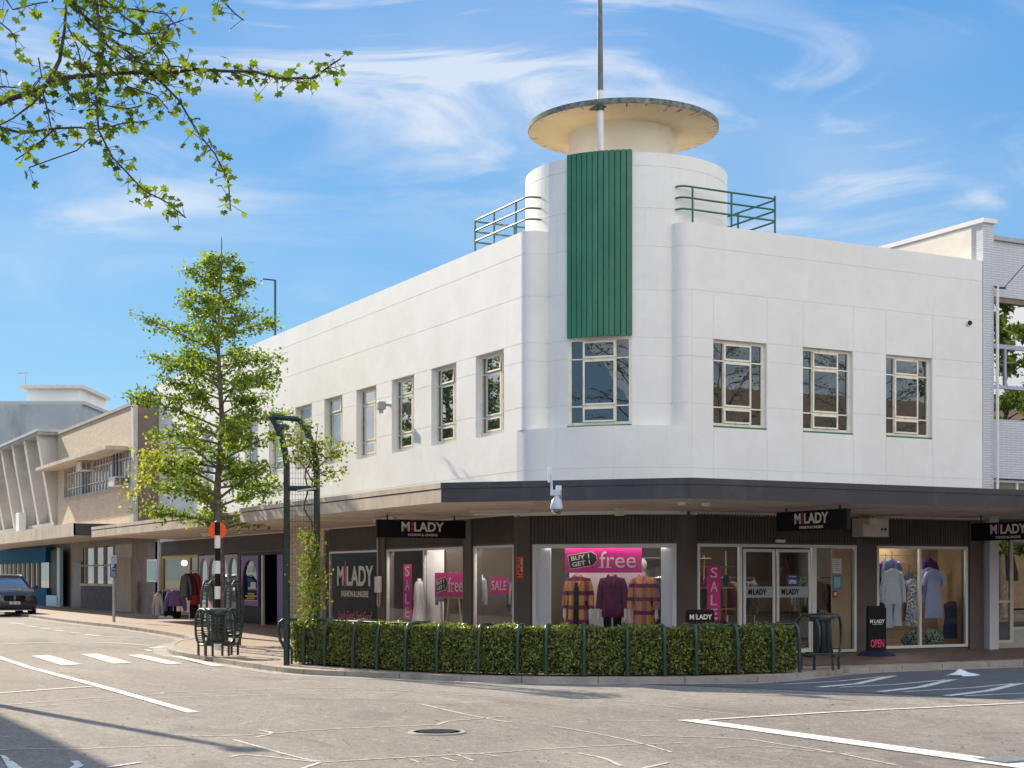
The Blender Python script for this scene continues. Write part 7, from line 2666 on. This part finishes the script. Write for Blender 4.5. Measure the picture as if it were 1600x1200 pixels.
for i, (px_, w_, col, top, bot) in enumerate(((291, .17, (.10, .12, .12), 896, 932), (295, .16, (.02, .02, .025), 896, 934), (300, .15, (.05, .01, .015), 896, 938), (305, .17, (.32, .012, .025), 895, 944))):
    g = MB(); c = rp(px_, top, -.06 * i); Hh = (bot - top) / F_PX * D_
    uu = Vector((.3, -.95, 0)).normalized(); vv_ = Vector((.95, .3, 0)).normalized()
    g.loft(list(reversed([ell(c - Z3 * dz, uu, vv_, a, b, 16, .06, 5, i) for dz, a, b in ((0, .04, .04), (.08, w_, .08), (Hh * .5, w_ * 1.2, .10), (Hh, w_ * 1.35, .12))])))
    for s_ in (-1, 1): g.tube([c + uu * (w_ * s_) - Z3 * .1, c + uu * ((w_ + .12) * s_) - Z3 * .45, c + uu * ((w_ + .14) * s_) - Z3 * .72], [.07, .06, .05], 8)
    g.build('coat', M_cloth('coat_%d' % i, col), cr2, smooth=60)
g = MB(); c = rp(302, 940, .1); g.loft([ell(c - Z3 * dz, dR, dF, a, .12, 16, .1, 5) for dz, a in ((0, .14), (.3, .15), (.55, .13))]); g.build('dark_clothes', mt['black'], cr2, smooth=60)
# globe lamp in the yellow window
gl_ = thing('globe_lamp', LP.p(LP.t(273), 2.1, -.35), 'warm glowing lamp hanging in the yellow framed window', 'lamp')
mb = MB(); q = LP.p(LP.t(273), 2.14, -.35); mb.lathe((q.x, q.y, q.z), [(.0, -.10), (.08, -.07), (.11, 0), (.08, .07), (.0, .10)], 14); mb.build('globe', mt['striplow'], gl_, smooth=60)
mb = MB(); mb.tube([q + Z3 * .1, q + Z3 * .45], .012, 6); mb.build('cord', mt['black'], gl_)

# ------------------------------------------------------------------ parked car
car_p = G(26, 963.5, ROAD)
car = thing('parked_car', car_p, 'dark grey sport utility car parked at the kerb on the left, facing the camera', 'car')
LOC[car.name] = Vector((0, 0, 0))
hw = .91
def sect(y, zb, zs_, zt, w0, w1, w2):
    """half section ring of the lower body at station y: sill, waist, shoulder"""
    L_ = [(-w0, zb), (-w1, zb + .12), (-w1, zs_), (-w2, zt), (-w2 * .55, zt + .025), (0, zt + .035)]
    R_ = [(-a, z_) for a, z_ in reversed(L_[:-1])]
    return [Vector((a, y, z_)) for a, z_ in L_ + R_]
body = MB()
body.loft([sect(0.0, .34, .55, .66, .60, .70, .62), sect(.10, .24, .62, .80, .74, .82, .72), sect(.35, .22, .70, .95, .82, .89, .78), sect(.9, .22, .78, 1.02, .86, hw, .82), sect(1.35, .22, .84, 1.06, .86, hw, .84), sect(2.4, .22, .88, 1.08, .86, hw, .86), sect(3.6, .22, .90, 1.10, .86, hw, .86), sect(4.2, .28, .90, 1.10, .80, .88, .80), sect(4.4, .40, .85, 1.0, .7, .8, .7)])
body.build('body', mt['carpaint'], car, local=True, smooth=40)
gh = MB()
def gsec(y, z0, z1, w0, w1): return [Vector((-w0, y, z0)), Vector((-w1, y, z1)), Vector((0, y, z1 + .03)), Vector((w1, y, z1)), Vector((w0, y, z0))]
gh.loft([gsec(1.15, 1.02, 1.03, .80, .74), gsec(1.95, 1.06, 1.50, .83, .60), gsec(2.5, 1.07, 1.56, .84, .60), gsec(3.6, 1.08, 1.54, .84, .60), gsec(4.2, 1.08, 1.30, .78, .58), gsec(4.32, 1.06, 1.08, .7, .6)])
gh.build('windows', M_glass('car_glass', (.5, .5, .5), .25, 0, 1, (.02, .025, .035)), car, local=True, smooth=30)
rf = MB(); rf.loft([[Vector((-w, y, z)), Vector((-w * .6, y, z + .04)), Vector((0, y, z + .055)), Vector((w * .6, y, z + .04)), Vector((w, y, z)), Vector((0, y, z - .02))] for y, z, w in ((1.93, 1.50, .61), (2.4, 1.555, .64), (3.5, 1.55, .64), (4.15, 1.33, .60))])
rf.build('roof', mt['carpaint'], car, local=True, smooth=50)
pi_ = MB()
for s_ in (-1, 1):
    pi_.bar((.80 * s_, 1.15, 1.04), (.62 * s_, 1.96, 1.51), .06)
    pi_.bar((.85 * s_, 2.75, 1.08), (.64 * s_, 2.75, 1.54), .08); pi_.bar((.62 * s_, 2.0, 1.56), (.62 * s_, 3.9, 1.58), .03)
pi_.build('pillars', mt['carpaint'], car, local=True)
for s_ in (-1, 1):
    g = MB(); g.loft([[Vector((s_ * a, y, z)) for a, y, z in q] for q in ([(.46, -.0 + .03, .70), (.80, .16, .74), (.80, .16, .84), (.50, .05, .80)], [(.46, .10, .70), (.84, .28, .74), (.84, .28, .84), (.50, .14, .82)])]); g.build('headlight', mt['chrome'], car, local=True)
    g = MB(); g.add([Vector((s_ * a, y, z)) for a, y, z in ((.05, -.02, .60), (.36, .0, .60), (.40, .0, .70), (.36, .0, .78), (.05, -.02, .78))] , [(0, 1, 2, 3, 4)]); g.tube([Vector((s_ * a, y, z)) for a, y, z in ((.05, -.03, .60), (.36, -.01, .60), (.40, -.0, .70), (.36, -.01, .78), (.05, -.03, .78))], .014, 6, closed=True); g.build('grille', mt['black'], car, local=True)
    g = MB(); g.loft([ell((s_ * 1.0, 1.32, 1.10), (1, 0, 0), (0, 0, 1), .02, .02, 10), ell((s_ * 1.0, 1.34, 1.10), (1, 0, 0), (0, 0, 1), .12, .08, 10), ell((s_ * 1.0, 1.46, 1.10), (1, 0, 0), (0, 0, 1), .10, .06, 10)]); g.build('mirror', mt['carpaint'], car, local=True, smooth=50)
    g = MB(); g.box(s_ * .62 - .09, s_ * .62 + .09, .02, .06, .42, .50); g.build('fog_light', mt['chrome'], car, local=True)
    for y in (.86, 3.52):
        tyre = MB(); tyre.lathe((s_ * .78, y, .34), [(.22, -.11), (.33, -.11), (.345, -.06), (.345, .06), (.33, .11), (.22, .11)], 24, 'X'); w_ = tyre.build('wheel', mt['rubber'], car, local=True, smooth=40)
        rim = MB(); rim.lathe((s_ * .86, y, .34), [(.0, .01), (.2, .02), (.22, -.02)], 16, 'X'); r_o = rim.build('rim', mt['metal'], w_, local=True)
g = MB(); g.box(-.70, .70, .03, .12, .24, .50); g.build('lower_intake', mt['black'], car, local=True)
g = MB(); g.box(-.62, .62, .005, .05, .225, .25); g.build('skid_trim', mt['metal'], car, local=True)
g = MB(); g.box(-.19, .19, -.035, -.02, .46, .56); pl_o = g.build('number_plate', mt['white'], car, local=True)
text('LMR 528', 'lettering', mt['black'], pl_o, Vector((0, -.036, .51)), (1, 0, 0), Z3, .06, .31, bold=.02)
car.location = (car_p.x - .05, car_p.y + .1, car_p.z)
car.rotation_euler = (0, 0, 0)

# ------------------------------------------------------------------ small things on the road
mh = G(683, 1145, ROAD)
mc = thing('manhole_cover', (mh.x, mh.y, ROAD), 'round dark iron manhole cover in the middle of the junction', 'manhole cover')
mb = MB(); mb.lathe((mh.x, mh.y, ROAD), [(.0, .014), (.25, .014), (.255, .004), (.265, .004), (.27, .014)], 40); mb.build('lid', mt['darkmetal'], mc, smooth=30)
mb = MB(); mb.lathe((mh.x, mh.y, ROAD), [(.272, .003), (.274, .018), (.315, .016), (.33, .003)], 40); mb.f = [f for f in mb.f if len(f) == 4]; mb.build('rim', mt['kerb'], mc)
mb = MB()
for k in range(-4, 5):
    for j in range(-4, 5):
        if k * k + j * j < 18: mb.box(mh.x + k * .05 - .014, mh.x + k * .05 + .014, mh.y + j * .05 - .014, mh.y + j * .05 + .014, ROAD + .013, ROAD + .020)
mb.build('studs', mt['darkmetal'], mc)
dg = G(1572, 1189, ROAD)
dr = thing('drain_grate', (dg.x, dg.y, ROAD), 'dark slotted drain grate at the bottom right road edge', 'drain')
mb = MB(); mb.box(dg.x - .2, dg.x + .25, dg.y - .2, dg.y + .2, ROAD + .002, ROAD + .012); mb.build('frame', mt['darkmetal'], dr)
mb = MB()
for k in range(7): mb.box(dg.x - .17 + k * .06, dg.x - .14 + k * .06, dg.y - .17, dg.y + .17, ROAD + .013, ROAD + .022)
mb.build('bars', mt['metal'], dr)
pbg = G(1505, 1056, ROAD)
mb = MB(); rg2 = random.Random(9)
rings = []
for z, a in ((0.0, .26), (.02, .24), (.05, .12), (.09, .06), (.11, .02)):
    rings.append([Vector((pbg.x + a * math.cos(t) * rg2.uniform(.8, 1.25) * 1.2 - z * .8, pbg.y + a * math.sin(t) * rg2.uniform(.8, 1.2) * .8, ROAD + .01 + z)) for t in np.linspace(0, 2 * PI, 15)[:-1]])
mb.loft(rings); tag(mb.build('crumpled_bag', mt['plasticbag'], None, smooth=60), 'crumpled white plastic bag lying on the road near the right kerb', 'litter')
sc_p = G(1423, 1173, ROAD)
mb = MB(); mb.box(sc_p.x - .10, sc_p.x + .08, sc_p.y - .04, sc_p.y + .05, ROAD + .006, ROAD + .014)
tag(mb.build('paper_scrap', mt['plasticbag'], None), 'small white paper scrap on the road at the lower right', 'litter')
